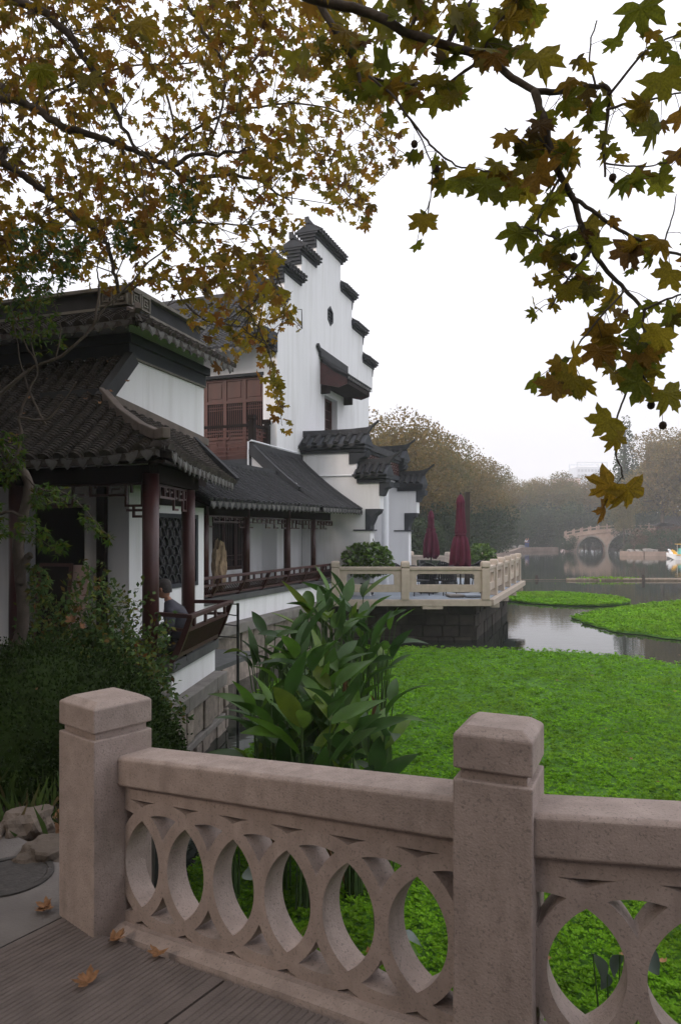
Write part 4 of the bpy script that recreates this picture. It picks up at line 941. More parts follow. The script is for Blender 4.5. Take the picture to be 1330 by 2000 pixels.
dp = P(752, 1100, 22.3); t = thing('drainpipe', 'thick round white drainpipe standing between the two stepped walls', 'drainpipe', (dp.x, dp.y, 0))
mb = MB(); mb.lathe([(.115, 0), (.115, 3.15)], 20); mb.build('pipe', M['white'], t, smooth=False)
mb = MB(); mb.lathe([(.124, 1.2), (.124, 1.26)], 20); mb.lathe([(.124, 2.6), (.124, 2.66)], 20); mb.build('collar', M['white'], t)
mb = MB(); mb.box(-.14, .45, -.1, .3, 3.15, 3.28); mb.build('gutter', M['band'], t)
# scholar rock
t = thing('scholar_rock', 'tan upright scholar rock standing inside the dark corridor', 'rock', (sx, sy, .30))
bm = bmesh.new(); bmesh.ops.create_icosphere(bm, subdivisions=5, radius=1)
for v in bm.verts:
    d = noise.noise(v.co * 2.1 + Vector((3, 1, 0))) * .35 + noise.noise(v.co * 5.5) * .16; v.co *= 1 + d; v.co = Vector((v.co.x * .16, v.co.y * .15, v.co.z * .56 + .62 ))
me = bpy.data.meshes.new('rock'); bm.to_mesh(me); bm.free(); me.materials.append(M['scholar']); link('rock', me, t)
MB().box(-.24, .24, -.2, .2, 0, .14).build('stand', M['blackwood'], t, bevel=.02)
# ------------------------------------------------------------------ terrace over the water
ter = thing('lake_terrace', 'beige stone terrace on a dark stone foundation standing over the green water plants', 'terrace', (1.7, 18.6, -.1))
TZ = -.1
def tb(mb, name, mt, bevel=0, parent=ter): o = mb.build(name, M[mt], None, bevel=bevel); return wchild(o, parent)
edge = [(-1.2, 18.52), (4.0, 18.52), (6.9, 26.25), (2.9, 29.4), (-.3, 27.6)]
mb = MB(); ins = [(-1.2, 18.66), (3.92, 18.66), (6.74, 26.2), (2.9, 29.2), (-.3, 27.5)]
mb.ext([(x, y, TZ) for x, y in ins][::-1], (0, 0, -.16)); tb(mb, 'deck', 'deckstone')
def beam(p, q, name='edge_beam'): mb = MB(); mb.bar(p + (TZ - .085,), q + (TZ - .085,), .16, .17); tb(mb, name, 'sandstone', .01)
beam((-1.0, 18.6), (4.0, 18.6)); beam((4.02, 18.65), (6.86, 26.2)); beam((6.8, 26.3), (2.9, 29.3))
for x in (.62, 2.45): mb = MB(); mb.box(x - .27, x + .27, 18.53, 18.9, TZ - .25, TZ - .171); tb(mb, 'beam_block', 'sandstone')
for k in range(4):
    f = .12 + k * .25; x, y = 4.02 + 2.84 * f, 18.65 + 7.55 * f; mb = MB(); mb.box(x - .16, x + .07, y - .12, y + .12, TZ - .30, TZ - .171); tb(mb, 'beam_block', 'sandstone')
fnd = thing('terrace_foundation', 'stone foundation wall, coloured dark for shade, under the beige terrace', 'foundation', (1.5, 19.3, -1.6))
mb = MB(); mb.ext([(-1.1, 19.4, -.27), (3.7, 19.4, -.27), (6.3, 26.5, -.27), (2.9, 28.8, -.27), (-.6, 27.2, -.27)][::-1], (0, 0, -1.6)); wchild(mb.build('wall_core', M['shadestone']), fnd)
def fstones(p, q, rows):
    p, q = Vector(p + (0,)), Vector(q + (0,)); d = (q - p); L = d.length; d.normalize(); n = Vector((d.y, -d.x, 0))
    for z0, z1 in rows:
        u = 0
        while u < L - .1:
            w = rnd.uniform(.38, .7); e2 = min(L, u + w); t_ = rnd.uniform(.03, .10); j = lambda: rnd.uniform(-.01, .01); mb = MB()
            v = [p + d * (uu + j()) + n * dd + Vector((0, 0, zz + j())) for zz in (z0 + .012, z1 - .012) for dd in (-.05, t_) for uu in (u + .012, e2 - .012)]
            mb.add(v, [(0, 1, 3, 2), (4, 6, 7, 5), (0, 4, 5, 1), (2, 3, 7, 6), (0, 2, 6, 4), (1, 5, 7, 3)]); wchild(mb.build('stone', M['shadestone'], bevel=.015), fnd); u += w
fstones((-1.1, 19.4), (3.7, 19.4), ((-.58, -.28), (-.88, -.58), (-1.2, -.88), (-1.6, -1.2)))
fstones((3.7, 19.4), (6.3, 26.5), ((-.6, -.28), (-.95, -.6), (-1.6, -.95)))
tbal = thing('terrace_balustrade', 'beige granite balustrade with rectangular openings around the lake terrace', 'balustrade', (1.7, 18.6, TZ))
def tpost(x, y, ang):
    mb = MB(); s = .105; mb.box(-s, s, -s, s, 0, .83); o = mb.build('post', M['sandstone'], None, bevel=.012); o.location = (x, y, TZ); o.rotation_euler = (0, 0, ang); o.parent = tbal; o.matrix_parent_inverse = inv(tbal)
    mb = MB(); k = .085; mb.box(-k, k, -k, k, .83, .86); mb.build('neck', M['sandstone'], o)
    mb = MB(); a_ = .115; q = [(x_ * f, y_ * f, z) for f, z in ((.96, .86), (1, .885), (1, .965), (.93, 1.0), (.75, 1.03)) for x_, y_ in ((-a_, -a_), (a_, -a_), (a_, a_), (-a_, a_))]
    fs = [(3, 2, 1, 0), (16, 17, 18, 19)]
    for r_ in range(4):
        for k_ in range(4): fs.append((r_ * 4 + k_, r_ * 4 + (k_ + 1) % 4, r_ * 4 + 4 + (k_ + 1) % 4, r_ * 4 + 4 + k_))
    mb.add(q, fs); mb.build('cap', M['sandstone'], o, bevel=.012)
def tspan(p, q):
    p, q = Vector(p + (0,)), Vector(q + (0,)); d = (q - p); L = d.length; d.normalize(); n = Vector((-d.y, d.x, 0)); u0, u1 = .10, L - .10
    def bx(mb, a_, b_, z0, z1, th): mb.bar(p + d * a_ + Vector((0, 0, (z0 + z1) / 2)), p + d * b_ + Vector((0, 0, (z0 + z1) / 2)), th, z1 - z0)
    mb = MB(); bx(mb, u0, u1, .69, .775, .15); tb(mb, 'top_rail', 'sandstone', .012, tbal)
    mg = min(.2, L * .12)
    hole = [(mg, .30), (mg, .54), (mg + .04, .585), (L - .2 - mg - .04, .585), (L - .2 - mg, .54), (L - .2 - mg, .30)]
    me = panel_mesh('panel', [(0, .10), (L - .2, .10), (L - .2, .695), (0, .695)], [hole], .09, .006, lambda c: p + d * (u0 + c.x) + n * c.z + Vector((0, 0, c.y)), M['sandstone'])
    wchild(link('panel', me), tbal)
fp = [(-.137, 18.6), (1.722, 18.6), (3.86, 18.6)]
sp_ = [(3.86 + (6.66 - 3.86) * k / 5, 18.6 + 7.6 * k / 5) for k in range(6)]
bp_ = [(6.66 - 3.76 * t_, 26.2 + 2.9 * t_) for t_ in (0, .30, .62, 1)]
for x, y in fp: tpost(x, y, 0)
for x, y in sp_[1:]: tpost(x, y, -.35)
for x, y in bp_[1:]: tpost(x, y, .6)
for a_, b_ in list(zip(fp[:-1], fp[1:])) + list(zip(sp_[:-1], sp_[1:])) + list(zip(bp_[:-1], bp_[1:])): tspan(a_, b_)
# closed parasols
def parasol(x, y, zt, zb, s, label, seed):
    t = thing('closed_parasol', label, 'parasol', (x, y, TZ), 0, 'closed parasols on the terrace'); r = random.Random(seed); ph = r.uniform(0, 6)
    H_ = zt - TZ; B_ = zb - TZ; prof = [(.012, H_), (.06, H_ - .03), (.13, H_ - .12), (.155, H_ - .22), (.17, H_ - .24), (.15, H_ - .30), (.165, H_ - .7), (.20, H_ - 1.05), (.215, B_ + 1.02), (.18, B_ + .95), (.17, B_ + .92), (.26, B_ + .82), (.31, B_ + .5), (.33, B_ + .25), (.345, B_ + .06), (.31, B_ - .02), (.1, B_ + .05)]
    mb = MB(); N = 64
    wob = lambda w_, j: 1 + (0 if j < 2 else (.09 + .16 * (j > 11) + .07 * (j > 5))) * math.sin(8 * w_ + ph + .5 * math.sin(j * .9)) + (.09 * math.sin(3 * w_ + ph * 2 + j * .2) if j > 11 else 0) + (.05 * math.sin(13 * w_ + j) if j > 5 else 0)
    mb.lathe([(a_ * s * .76, z) for a_, z in prof][::-1], N, (0, 0, 0), wob=lambda w_, j: wob(w_, len(prof) - 1 - j)); 
    for i, v in enumerate(mb.v):
        w_ = math.atan2(v[1], v[0])
        if v[2] < B_ + .12: mb.v[i] = (v[0], v[1], v[2] + .05 * math.sin(5 * w_ + ph) + .04 * math.sin(11 * w_))
    mb.build('canopy', M['cloth'], t, smooth=True)
    mb = MB(); mb.lathe([(.155 * s, B_ + .90), (.172 * s, B_ + .93), (.155 * s, B_ + .97)], 24); mb.build('tie_band', M['cloth'], t)
    mb = MB(); mb.lathe([(.025, .05), (.025, H_ + .05)], 10); mb.build('pole', M['metal'], t); mb = MB(); mb.lathe([(.28, 0), (.28, .06), (.05, .09), (.05, .25)], 20); mb.build('base', M['metal'], t)
parasol(3.61, 21.0, 2.85, .70, 1.0, 'nearer and taller closed maroon parasol beside the brown timber post', 1)
parasol(3.28, 25.3, 2.52, .84, .93, 'farther closed maroon parasol near the back rail of the terrace', 2)
t = thing('timber_post', 'tall brown square timber post behind the nearer maroon parasol', 'post', (4.07, 22.4, TZ)); mb = MB(); mb.box(-.075, .075, -.075, .075, 0, 3.1); mb.build('shaft', M['pole'], t, bevel=.01); MB().box(-.11, .11, -.11, .11, 0, .12).build('foot', M['metal'], t)
# rattan chairs and tables
def make_chair(label, x, y, rz):
    t = thing('rattan_chair', label, 'chair', (x, y, TZ), rz, 'black rattan chairs on the terrace')
    mb = MB(); mb.box(-.25, .25, -.24, .24, .40, .45); mb.build('seat', M['rattan'], t, bevel=.02)
    mb = MB()
    for x_ in (-.23, .23):
        for y_ in (-.22, .22):
            m2 = MB(); m2.tube([(x_ * .9, y_ * .9, .42), (x_ * 1.05, y_ * 1.08, 0)], .016, 6); m2.build('leg', M['metal'], t)
    arc = [(.30 * math.cos(w_), .02 + .28 * math.sin(w_), .66 + .17 * max(0, math.sin(w_)) ** 1.5) for w_ in [PI * k / 12 for k in range(13)]]
    arc = [(.29, -.22, .62)] + arc + [(-.29, -.22, .62)]
    mb = MB(); mb.tube(arc, .026, 8); mb.build('arm_rail', M['rattan'], t, smooth=True)
    mb = MB()
    for k in range(2, 13): a_ = arc[k]; mb.bar((a_[0] * .88, a_[1] * .85 - .0, .44), (a_[0], a_[1], a_[2]), .05, .012, up=(a_[0], a_[1], .01))
    mb.tube([(.27, -.22, .62), (.24, -.22, .44)], .018, 6); mb.tube([(-.27, -.22, .62), (-.24, -.22, .44)], .018, 6); tag(mb.build('woven_back', M['rattan'], t), kind='stuff'); return t
ch = make_chair('black rattan armchair nearest the middle post of the front balustrade', 2.2, 19.9, .4)
for lb, x, y, rz in (('black rattan armchair turned away, next to the nearer parasol on its left', 3.0, 20.1, -2.6), ('black rattan armchair beyond the front table with its back to the lake', 2.75, 21.6, .2), ('black rattan armchair against the white end wall', 2.0, 21.6, 1.4),
                     ('black rattan armchair right of the nearer parasol', 4.25, 20.9, -1.2), ('black rattan armchair between the two parasols', 3.55, 23.2, 2.4), ('black rattan armchair closest to the farther parasol', 3.0, 24.0, .9), ('black rattan armchair near the back rail below the round bush', 4.6, 24.3, -2.0)):
    dup(ch, (x, y, TZ), rz, lb)
def table(x, y, label):
    t = thing('round_table', label, 'table', (x, y, TZ), 0, 'round dark tables on the terrace'); mb = MB(); mb.lathe([(.40, .68), (.42, .70), (.42, .72), (.40, .735)], 28); mb.build('tabletop', M['rattan'], t)
    mb = MB(); mb.lathe([(.30, .02), (.26, .10), (.24, .40), (.30, .68)], 20); mb.build('pedestal', M['rattan'], t); return t
table(2.62, 20.75, 'round dark table between chairs behind the front balustrade'); table(3.75, 24.2, 'round dark table near the farther parasol')
# floor hatch slabs, cabinet
for px0, px1, lb, mt in ((874, 904, 'flat pale slab lying on the terrace floor, left of the pair', 'coping'), (906, 940, 'flat grey slab lying on the terrace floor, right of the pair', 'deckstone')):
    a_, b_ = P(px0, 1160, 19.3), P(px1, 1160, 19.3); t = thing('floor_slab', lb, 'slab', ((a_.x + b_.x) / 2, 19.4, TZ), .1, 'slabs lying on the terrace floor'); w_ = (b_.x - a_.x) / 2
    MB().box(-w_, w_, -.28, .28, .02, .07).build('lid', M[mt], t, bevel=.008); MB().box(-w_ + .03, w_ - .03, -.25, .25, 0, .02).build('under_frame', M['metal'], t)
# ------------------------------------------------------------------ leaf tools
rng = np.random.default_rng(11)
def unit(v): return v / np.maximum(1e-9, np.linalg.norm(v, axis=-1, keepdims=True))
def frames(tip, nrm):                 # rotation matrices with y = tip, z ~ nrm
    y = unit(tip); x = unit(np.cross(y, nrm)); z = np.cross(x, y); return np.stack([x, y, z], axis=-1)
def scatter(tv, tf, pos, R, sc):      # template copies -> V, F
    tv = np.asarray(tv, float); tf = np.asarray(tf); n = len(pos); sc = np.broadcast_to(np.asarray(sc, float), (n,))
    V = np.einsum('nij,kj->nki', R, tv) * sc[:, None, None] + np.asarray(pos)[:, None, :]
    F = tf[None] + (np.arange(n) * len(tv))[:, None, None]; return V.reshape(-1, 3), F.reshape(-1, tf.shape[1])
LEAF_D = ([(0, 0, 0), (.28, .45, .06), (0, 1, -.05), (-.28, .45, .06)], [(0, 1, 2, 3)])
LEAF_S = ([(0, 0, 0), (.4, .35, .10), (.33, .75, .06), (0, 1, -.1), (-.33, .75, .06), (-.4, .35, .10)], [(0, 1, 2, 3), (0, 3, 4, 5)])
def plane_leaf(curl=0., fold=.12, seed=0, tri=True):
    r = random.Random(seed)
    half = [(0, 1.0), (.10, .80), (.23, .78), (.22, .60), (.26, .50), (.46, .66), (.80, .70), (.70, .50), (.76, .36), (.52, .20), (.74, .06), (.86, -.14), (.60, -.16), (.42, -.26), (.20, -.22), (0, -.12)]
    pts = half + [(-x, y) for x, y in half[-2:0:-1]]
    pts = [(x + r.uniform(-.035, .035), y + r.uniform(-.035, .035)) for x, y in pts]
    V = [(0, .12, 0)] + [(x, y, abs(x) * fold - curl * (x * x + (y - .1) ** 2) * .5 + r.uniform(-.04, .04)) for x, y in pts]; n = len(pts)
    s = 1 / 1.15
    return [(x * s, y * s, z * s) for x, y, z in V], [(0, 1 + (i + 1) % n, 1 + i) for i in range(n)]
def foliage(name, tmpl, pos, tip, nrm, sc, mt, parent=None, loc=None):
    V, F = scatter(tmpl[0], tmpl[1], pos, frames(tip, nrm), sc); return link(name, npmesh(name, V, F, mt), parent, loc)
def rv(n): return unit(rng.normal(size=(n, 3)))
def nz3(P_, f, seed=0): return np.array([noise.noise(Vector((p[0] * f + seed, p[1] * f, p[2] * f))) for p in P_])
# ------------------------------------------------------------------ boxwood, nandina, grass, rocks
def dome(name, label, cat, c, r, n, size, tmpl, mt, seed, lump=.18, inner=.82, leafdroop=.0, innermt='soil', spread=.14):
    t = thing(name, label, cat, c); d = rv(n); d[:, 2] = np.abs(d[:, 2]) * 1.0 - .12; d = unit(d)
    k = 1 + lump * nz3(d, 2.3, seed) + lump * .6 * nz3(d, 5.5, seed + 9); rad = k * (1 - spread * rng.random(n) ** 2 + .04 * rng.normal(size=n))
    pos = d * rad[:, None] * np.array(r); tip = unit(d + rv(n) * .9 + np.array([0, 0, .2 - leafdroop])); nrm = unit(d + rv(n) * .7)
    foliage('foliage', tmpl, pos, tip, nrm, size * rng.uniform(.7, 1.3, n), M[mt], t)
    mb = MB(); vs = []; fs = []; A, B_ = 20, 8
    for j in range(B_ + 1):
        for i in range(A):
            th, ph = 2 * PI * i / A, (PI / 2) * (1 - j / B_) ; q = Vector((math.cos(th) * math.sin(ph), math.sin(th) * math.sin(ph), math.cos(ph) - .1)); q.normalize()
            kk = inner * (1 + lump * noise.noise(q * 2.3 + Vector((seed, 0, 0)))); vs.append((q.x * r[0] * kk, q.y * r[1] * kk, q.z * r[2] * kk))
    for j in range(B_):
        for i in range(A): fs.append((j * A + i, j * A + (i + 1) % A, (j + 1) * A + (i + 1) % A, (j + 1) * A + i))
    mb.add(vs, fs); mb.build('light_block_dome', M[innermt], t); mb = MB(); mb.tube([(0, 0, -.2), (.02, 0, .3 * r[2])], .04, 6); mb.build('stem', M['bark'], t); return t  # closed inner dome added to stop light passing through the bush
dome('boxwood_shrub', 'dark rounded clipped boxwood shrub behind the left balustrade post', 'shrub', (-2.42, 5.45, -.15), (1.08, 1.0, .92), 34000, .028, LEAF_D, 'box', 3, .09, .9, 0, 'box')
dome('boxwood_shrub', 'low dark shrub spilling beside the stone block wall', 'shrub', (-1.72, 5.2, -.2), (.55, .7, .72), 10000, .034, LEAF_D, 'box', 8, .14, .9, 0, 'box')
t = dome('nandina_shrub', 'loose green and reddish nandina shrub in front of the verandah columns', 'shrub', (-2.55, 7.15, -.15), (.85, .62, 1.22), 6500, .065, LEAF_D, 'nandina', 5, .30, .62, .5, 'box', .35)
# rocks at the edge of the bed
def rock(name, label, c, r, seed, mt='rock', sub_=4):
    bm = bmesh.new(); bmesh.ops.create_icosphere(bm, subdivisions=sub_, radius=1)
    for v in bm.verts:
        q = v.co.copy(); d = noise.noise(q * 1.3 + Vector((seed, 0, 0))) * .45 + noise.noise(q * 3.1 + Vector((seed, 5, 0))) * .22; v.co = q * (1 + d)
        v.co = Vector((v.co.x * r[0], v.co.y * r[1], min(v.co.z, .75) * r[2]))
    me = bpy.data.meshes.new(name); bm.to_mesh(me); bm.free(); me.materials.append(M[mt]); o = link(name, me, None, c); o.rotation_euler = (0, 0, seed); return tag(o, label, 'rock')
rock('garden_rock', 'flat topped brownish rock touching the left balustrade post', (-1.50, 3.60, -.04), (.17, .15, .12), 1.3)
rock('garden_rock', 'rough grey rock bordering the bed at the left edge of the photo', (-1.93, 3.76, -.05), (.18, .15, .12), 2.1)
rock('garden_rock', 'small dark rock wedged between two larger border rocks', (-1.76, 3.95, -.02), (.14, .13, .14), 4.2)
rock('garden_rock', 'low rock behind the others, half covered by dry leaves', (-2.35, 3.9, -.02), (.22, .2, .16), 5.7)
rock('garden_rock', 'pale rugged rock beside the maple trunk under the verandah', (-2.95, 7.25, .0), (.24, .2, .33), 6.4, 'coping')
rock('garden_rock', 'grey rock standing at the corner of the white plinth', (-2.12, 7.9, -.22), (.15, .14, .26), 8.4, 'coping')
n = 420; pos = np.stack([rng.uniform(-2.6, -1.25, n), rng.uniform(3.85, 4.75, n), np.full(n, -.14)], 1); tip = unit(np.stack([rng.normal(size=n) * .35, rng.normal(size=n) * .35, np.ones(n)], 1))
tmpl = ([(-.035, 0, 0), (.035, 0, 0), (.02, .55, .10), (0, 1, .30), (-.02, .55, .10)], [(0, 1, 2, 4), (4, 2, 3, 3)])
V, F = scatter([(-.03, 0, 0), (.03, 0, 0), (.012, .6, .1), (0, 1, .32)], [(0, 1, 2, 3)], pos, frames(tip, unit(rv(n) + np.array([0, 0, .1]))), rng.uniform(.12, .34, n))
tag(link('bed_grass', npmesh('bed_grass', V, F, M['grassblade'])), 'thin grass tufts growing behind the border rocks', 'grass', kind='stuff')
# ------------------------------------------------------------------ plane leaves lying about
PL = []
for k in range(8):
    v, f = plane_leaf([.3, .8, .15, 1.1, .5, 1.3, .2, .7][k], [.2, .45, .1, .3, .6, .25, .35, .15][k], k)
    PL.append((v, f))
def leaf_mesh(k, mt):
    me = bpy.data.meshes.new('leaf'); me.from_pydata(PL[k][0], [], PL[k][1]); me.materials.append(M[mt]); me.update(); return me
DRY = []
for k in (1, 3, 5):
    v, f = plane_leaf(-.7, .25, 20 + k); me = bpy.data.meshes.new('dry_leaf'); me.from_pydata(v, [], f); me.materials.append(M['dry_leaf']); me.update(); DRY.append(me)
def gz(x, y): d = Vector((x, y, 0)) - GO; return GS * max(0, d.dot(GD))
for k, (px, py, Y, s, lb) in enumerate(((172, 1955, 2.49, .062, 'curled orange brown leaf lying alone on the grooved paving'), (311, 1886, 2.66, .052, 'crumpled brown leaf on the paving in front of the balustrade sill'), (220, 1838, 2.78, .06, 'dry brown leaf at the foot of the left post'),
                                ('232', 1828, 2.80, .042, 'small dry leaf tucked under another at the left post foot'), (97, 1776, 3.05, .07, 'large dry leaf against the outer side of the left post'), (84, 1775, 3.06, .05, 'dark dry leaf half under the large leaf by the left post'))):
    q = P(float(px), py, Y); o = link('fallen_leaf', DRY[k % 3], None, (q.x, q.y, gz(q.x, q.y) + .012)); o.scale = (s,) * 3; o.rotation_euler = (rnd.uniform(-.2, .2), rnd.uniform(-.2, .2), k * 1.9 + 1); tag(o, lb, 'leaf', 'dry leaves on the foreground paving')
for k, (px, py, Y, s, lb) in enumerate(((140, 1213, 6.62, .075, 'pale tan plane leaf caught on the nandina shrub, lowest of three'), (158, 1225, 6.58, .06, 'tan leaf on the nandina beside the larger one'), (155, 1192, 6.7, .05, 'small tan leaf on top of the nandina shrub'), (75, 1348, 5.0, .03, 'tiny orange leaf resting on the dark boxwood'))):
    q = P(px, py, Y); o = link('fallen_leaf', DRY[k % 3], None, q); o.scale = (s,) * 3; o.rotation_euler = (1.2, .3 * k, k * 1.3); tag(o, lb, 'leaf', 'dry leaves caught on shrubs')
def litter(name, label, pos, nrm, sc):
    n = len(pos); tmpl = (plane_leaf(-.6, .2, 33)); tip = unit(np.cross(nrm, rv(n))); V, F = scatter(tmpl[0], tmpl[1], pos, frames(tip, unit(nrm + rv(n) * .25)), sc); tag(link(name, npmesh(name, V, F, M['dry_leaf'])), label, 'leaves', kind='stuff')
n = 40; pos = np.stack([rng.uniform(-2.4, -1.3, n), rng.uniform(3.75, 4.3, n), np.full(n, -.10)], 1); litter('fallen_leaves', 'dry leaves drifted behind the border rocks', pos, np.tile([0, 0, 1.], (n, 1)), rng.uniform(.04, .09, n))
rp = []
for k in range(46):
    X_ = rnd.uniform(-4.5, .4); Y_ = rnd.uniform(-1.7, -.1); wx, wy = H.w(X_, Y_); rp.append((wx, wy, zf(Y_) + .085))
rp = np.array(rp); litter('roof_leaves', 'dry leaves lodged between the verandah roof tiles', rp, np.tile([.25, -.6, .75], (len(rp), 1)), rng.uniform(.03, .06, len(rp)))
# ------------------------------------------------------------------ broad-leaved reeds
def reed_leaf_mesh(seed, L, W, arch, mt):
    r = random.Random(seed); mb = MB(); n = 8; vs = []; tw = r.uniform(-.5, .5)
    for k in range(n + 1):
        t_ = k / n; w_ = W * (math.sin(PI * min(1, (t_ * .97 + .03)) ** .8) ** .85) * .5 if k < n else .002; w_ = max(w_, .004)
        y = L * (t_ - .12 * arch * t_ * t_); z = L * (.0 - .45 * arch * t_ ** 2.0); a_ = tw * t_
        for sx in (-1, 0, 1): vs.append((sx * w_ * math.cos(a_), y, z + abs(sx) * w_ * .35 + sx * w_ * math.sin(a_)))
    fs = []
    for k in range(n):
        for j in range(2): a_ = k * 3 + j; fs.append((a_, a_ + 1, a_ + 4, a_ + 3))
    me = bpy.data.meshes.new('leaf'); me.from_pydata(vs, [], fs); me.materials.append(M[mt]); me.polygons.foreach_set('use_smooth', [True] * len(fs)); me.update(); return me
RL = [reed_leaf_mesh(k, .52, .17, a_, 'reed') for k, a_ in enumerate((.25, .5, .8, 1.1, .35, .15))]
RD = [reed_leaf_mesh(40 + k, .40, .10, 1.3, 'deadreed') for k in range(2)]
def reed(label, x, y, hgt, nleaf, seed, s=1.0, spread=.28, dead=4):
    r = random.Random(seed); t = thing('broadleaf_reed', label, 'plant', (x, y, WZ), 0, 'broad-leaved reeds in the water'); st = MB()
    for k in range(int(nleaf * 2.1)):
        a_ = r.uniform(0, 2 * PI); h_ = hgt * r.uniform(.38, 1.0); d = Vector((math.cos(a_), math.sin(a_), 0)); b0 = d * r.uniform(.0, .10); tip = d * spread * r.uniform(.3, 1.1) * (h_ / hgt) + Vector((0, 0, h_)); mid = (b0 + tip) / 2 + d * -.03
        st.tube([b0 + Vector((0, 0, -.3)), b0 + (mid - b0) * .5, mid, tip], [.011, .010, .008, .006], 5, False)
        o = link('leaf', RL[r.randrange(6)], t, tip - Vector((0, 0, .02))); el = r.uniform(.45, 1.35); o.rotation_euler = (el, r.uniform(-.5, .5), a_ - PI / 2 + r.uniform(-.7, .7)); sc = s * r.uniform(.75, 1.25); o.scale = (sc, sc, sc)
    for k in range(dead):
        a_ = r.uniform(0, 2 * PI); d = Vector((math.cos(a_), math.sin(a_), 0)); o = link('withered_leaf', RD[k % 2], t, d * .15 + Vector((0, 0, hgt * r.uniform(.25, .5)))); o.rotation_euler = (-1.1, r.uniform(-.5, .5), a_ - PI / 2)
    st.build('stems', M['reedstem'], t); return t
spots = [(545, 5.7, 1.98, 11), (600, 5.4, 1.85, 11), (650, 5.9, 2.0, 12), (700, 5.6, 1.62, 10), (505, 6.2, 2.0, 9), (570, 6.7, 2.2, 11), (660, 6.8, 2.15, 10), (728, 6.3, 1.65, 8), (615, 6.3, 2.15, 10),
         (560, 8.2, 2.12, 9), (610, 8.8, 2.28, 11), (660, 9.2, 2.35, 12), (705, 9.0, 2.2, 11), (740, 9.4, 2.05, 9), (640, 8.2, 2.2, 10), (690, 9.9, 2.3, 10), (520, 8.0, 2.05, 7)]
wd_ = ['leftmost', 'second', 'third', 'fourth', 'fifth', 'sixth', 'seventh', 'eighth', 'ninth']
for k, (px, Y, h_, nl) in enumerate(spots):
    near = k < 9; xx = (px - CX) / FP * Y
    rank = sorted([s_[0] for s_ in (spots[:9] if near else spots[9:])]).index(px)
    reed(('broad green reed clump in the nearer stand above the stone rail, ' if near else 'broad green reed clump in the farther stand before the terrace, ') + wd_[rank] + ' from the left', xx, Y, h_ * (.86 if near else .93), nl, 100 + k, .84 if near else .86, .25)
for k, (px, py, Y, h_, lb) in enumerate(((755, 1500, 5.0, .95, 'small low reed with three pointed leaves just above the stone rail'), (470, 1500, 5.6, 1.1, 'low dark reed between the stone wall and the large clump'))):
    reed(lb, (px - CX) / FP * Y, Y, h_, 4, 150 + k, .8, .3, 0)
# grey leaved plant seen through the right panel
gx = P(1200, 1880, 2.95)
t = thing('grey_leaf_plant', 'thin plant with grey green drooping leaves behind the right balustrade panel', 'plant', (gx.x, gx.y, WZ)); r = random.Random(5); st = MB()
gm = reed_leaf_mesh(77, .15, .085, .8, 'greyleaf')
for k in range(15):
    q = P(r.uniform(1150, 1260), r.uniform(1800, 2010), r.uniform(2.85, 3.2)) - Vector((gx.x, gx.y, WZ)); st.tube([(r.uniform(-.1, .1), r.uniform(-.1, .1), 0), q * .6 + Vector((0, 0, .1)), q], [.006, .005, .003], 5, False)
    o = link('leaf', gm, t, q); o.rotation_euler = (r.uniform(-1.3, -.2), r.uniform(-.6, .6), r.uniform(0, 6.28)); s_ = r.uniform(.6, 1.2); o.scale = (s_,) * 3
st.build('stems', M['reedstem'], t)
t = thing('broadleaf_seedling', 'small leafy water plants below the middle balustrade openings', 'plant', (-.25, 3.6, WZ)); r = random.Random(9); st = MB()
for k in range(26):
    q = Vector((r.uniform(-.5, .9), r.uniform(-.3, .5), r.uniform(.25, .95))); st.tube([(q.x * .8, q.y * .8, 0), q], [.006, .003], 4, False); o = link('leaf', RL[k % 6] if k % 3 else gm, t, q); o.rotation_euler = (r.uniform(-.6, .9), r.uniform(-.6, .6), r.uniform(0, 6.28)); s_ = r.uniform(.3, .55) if k % 3 else 1.1; o.scale = (s_,) * 3
st.build('stems', M['reedstem'], t)
# iron frame in the water beside the pavilion
ip = P(465, 1300, 10.2)
t = thing('iron_post', 'thin black iron post with side brackets standing beside the bench end', 'post', (ip.x, ip.y, -1.5)); mb = MB(); zt = zat(1178, 10.2) + 1.5; mb.box(-.018, .018, -.018, .018, 0, zt); mb.build('shaft', M['metal'], t)
for z_, l_ in ((1180, .30), (1202, .16), (1222, .20), (1245, .3)): mb = MB(); zz = zat(z_, 10.2) + 1.5; mb.tube([(-l_, .05, zz + .01), (-.04, 0, zz), (0, 0, zz)], .009, 6); mb.build('bracket', M['metal'], t)
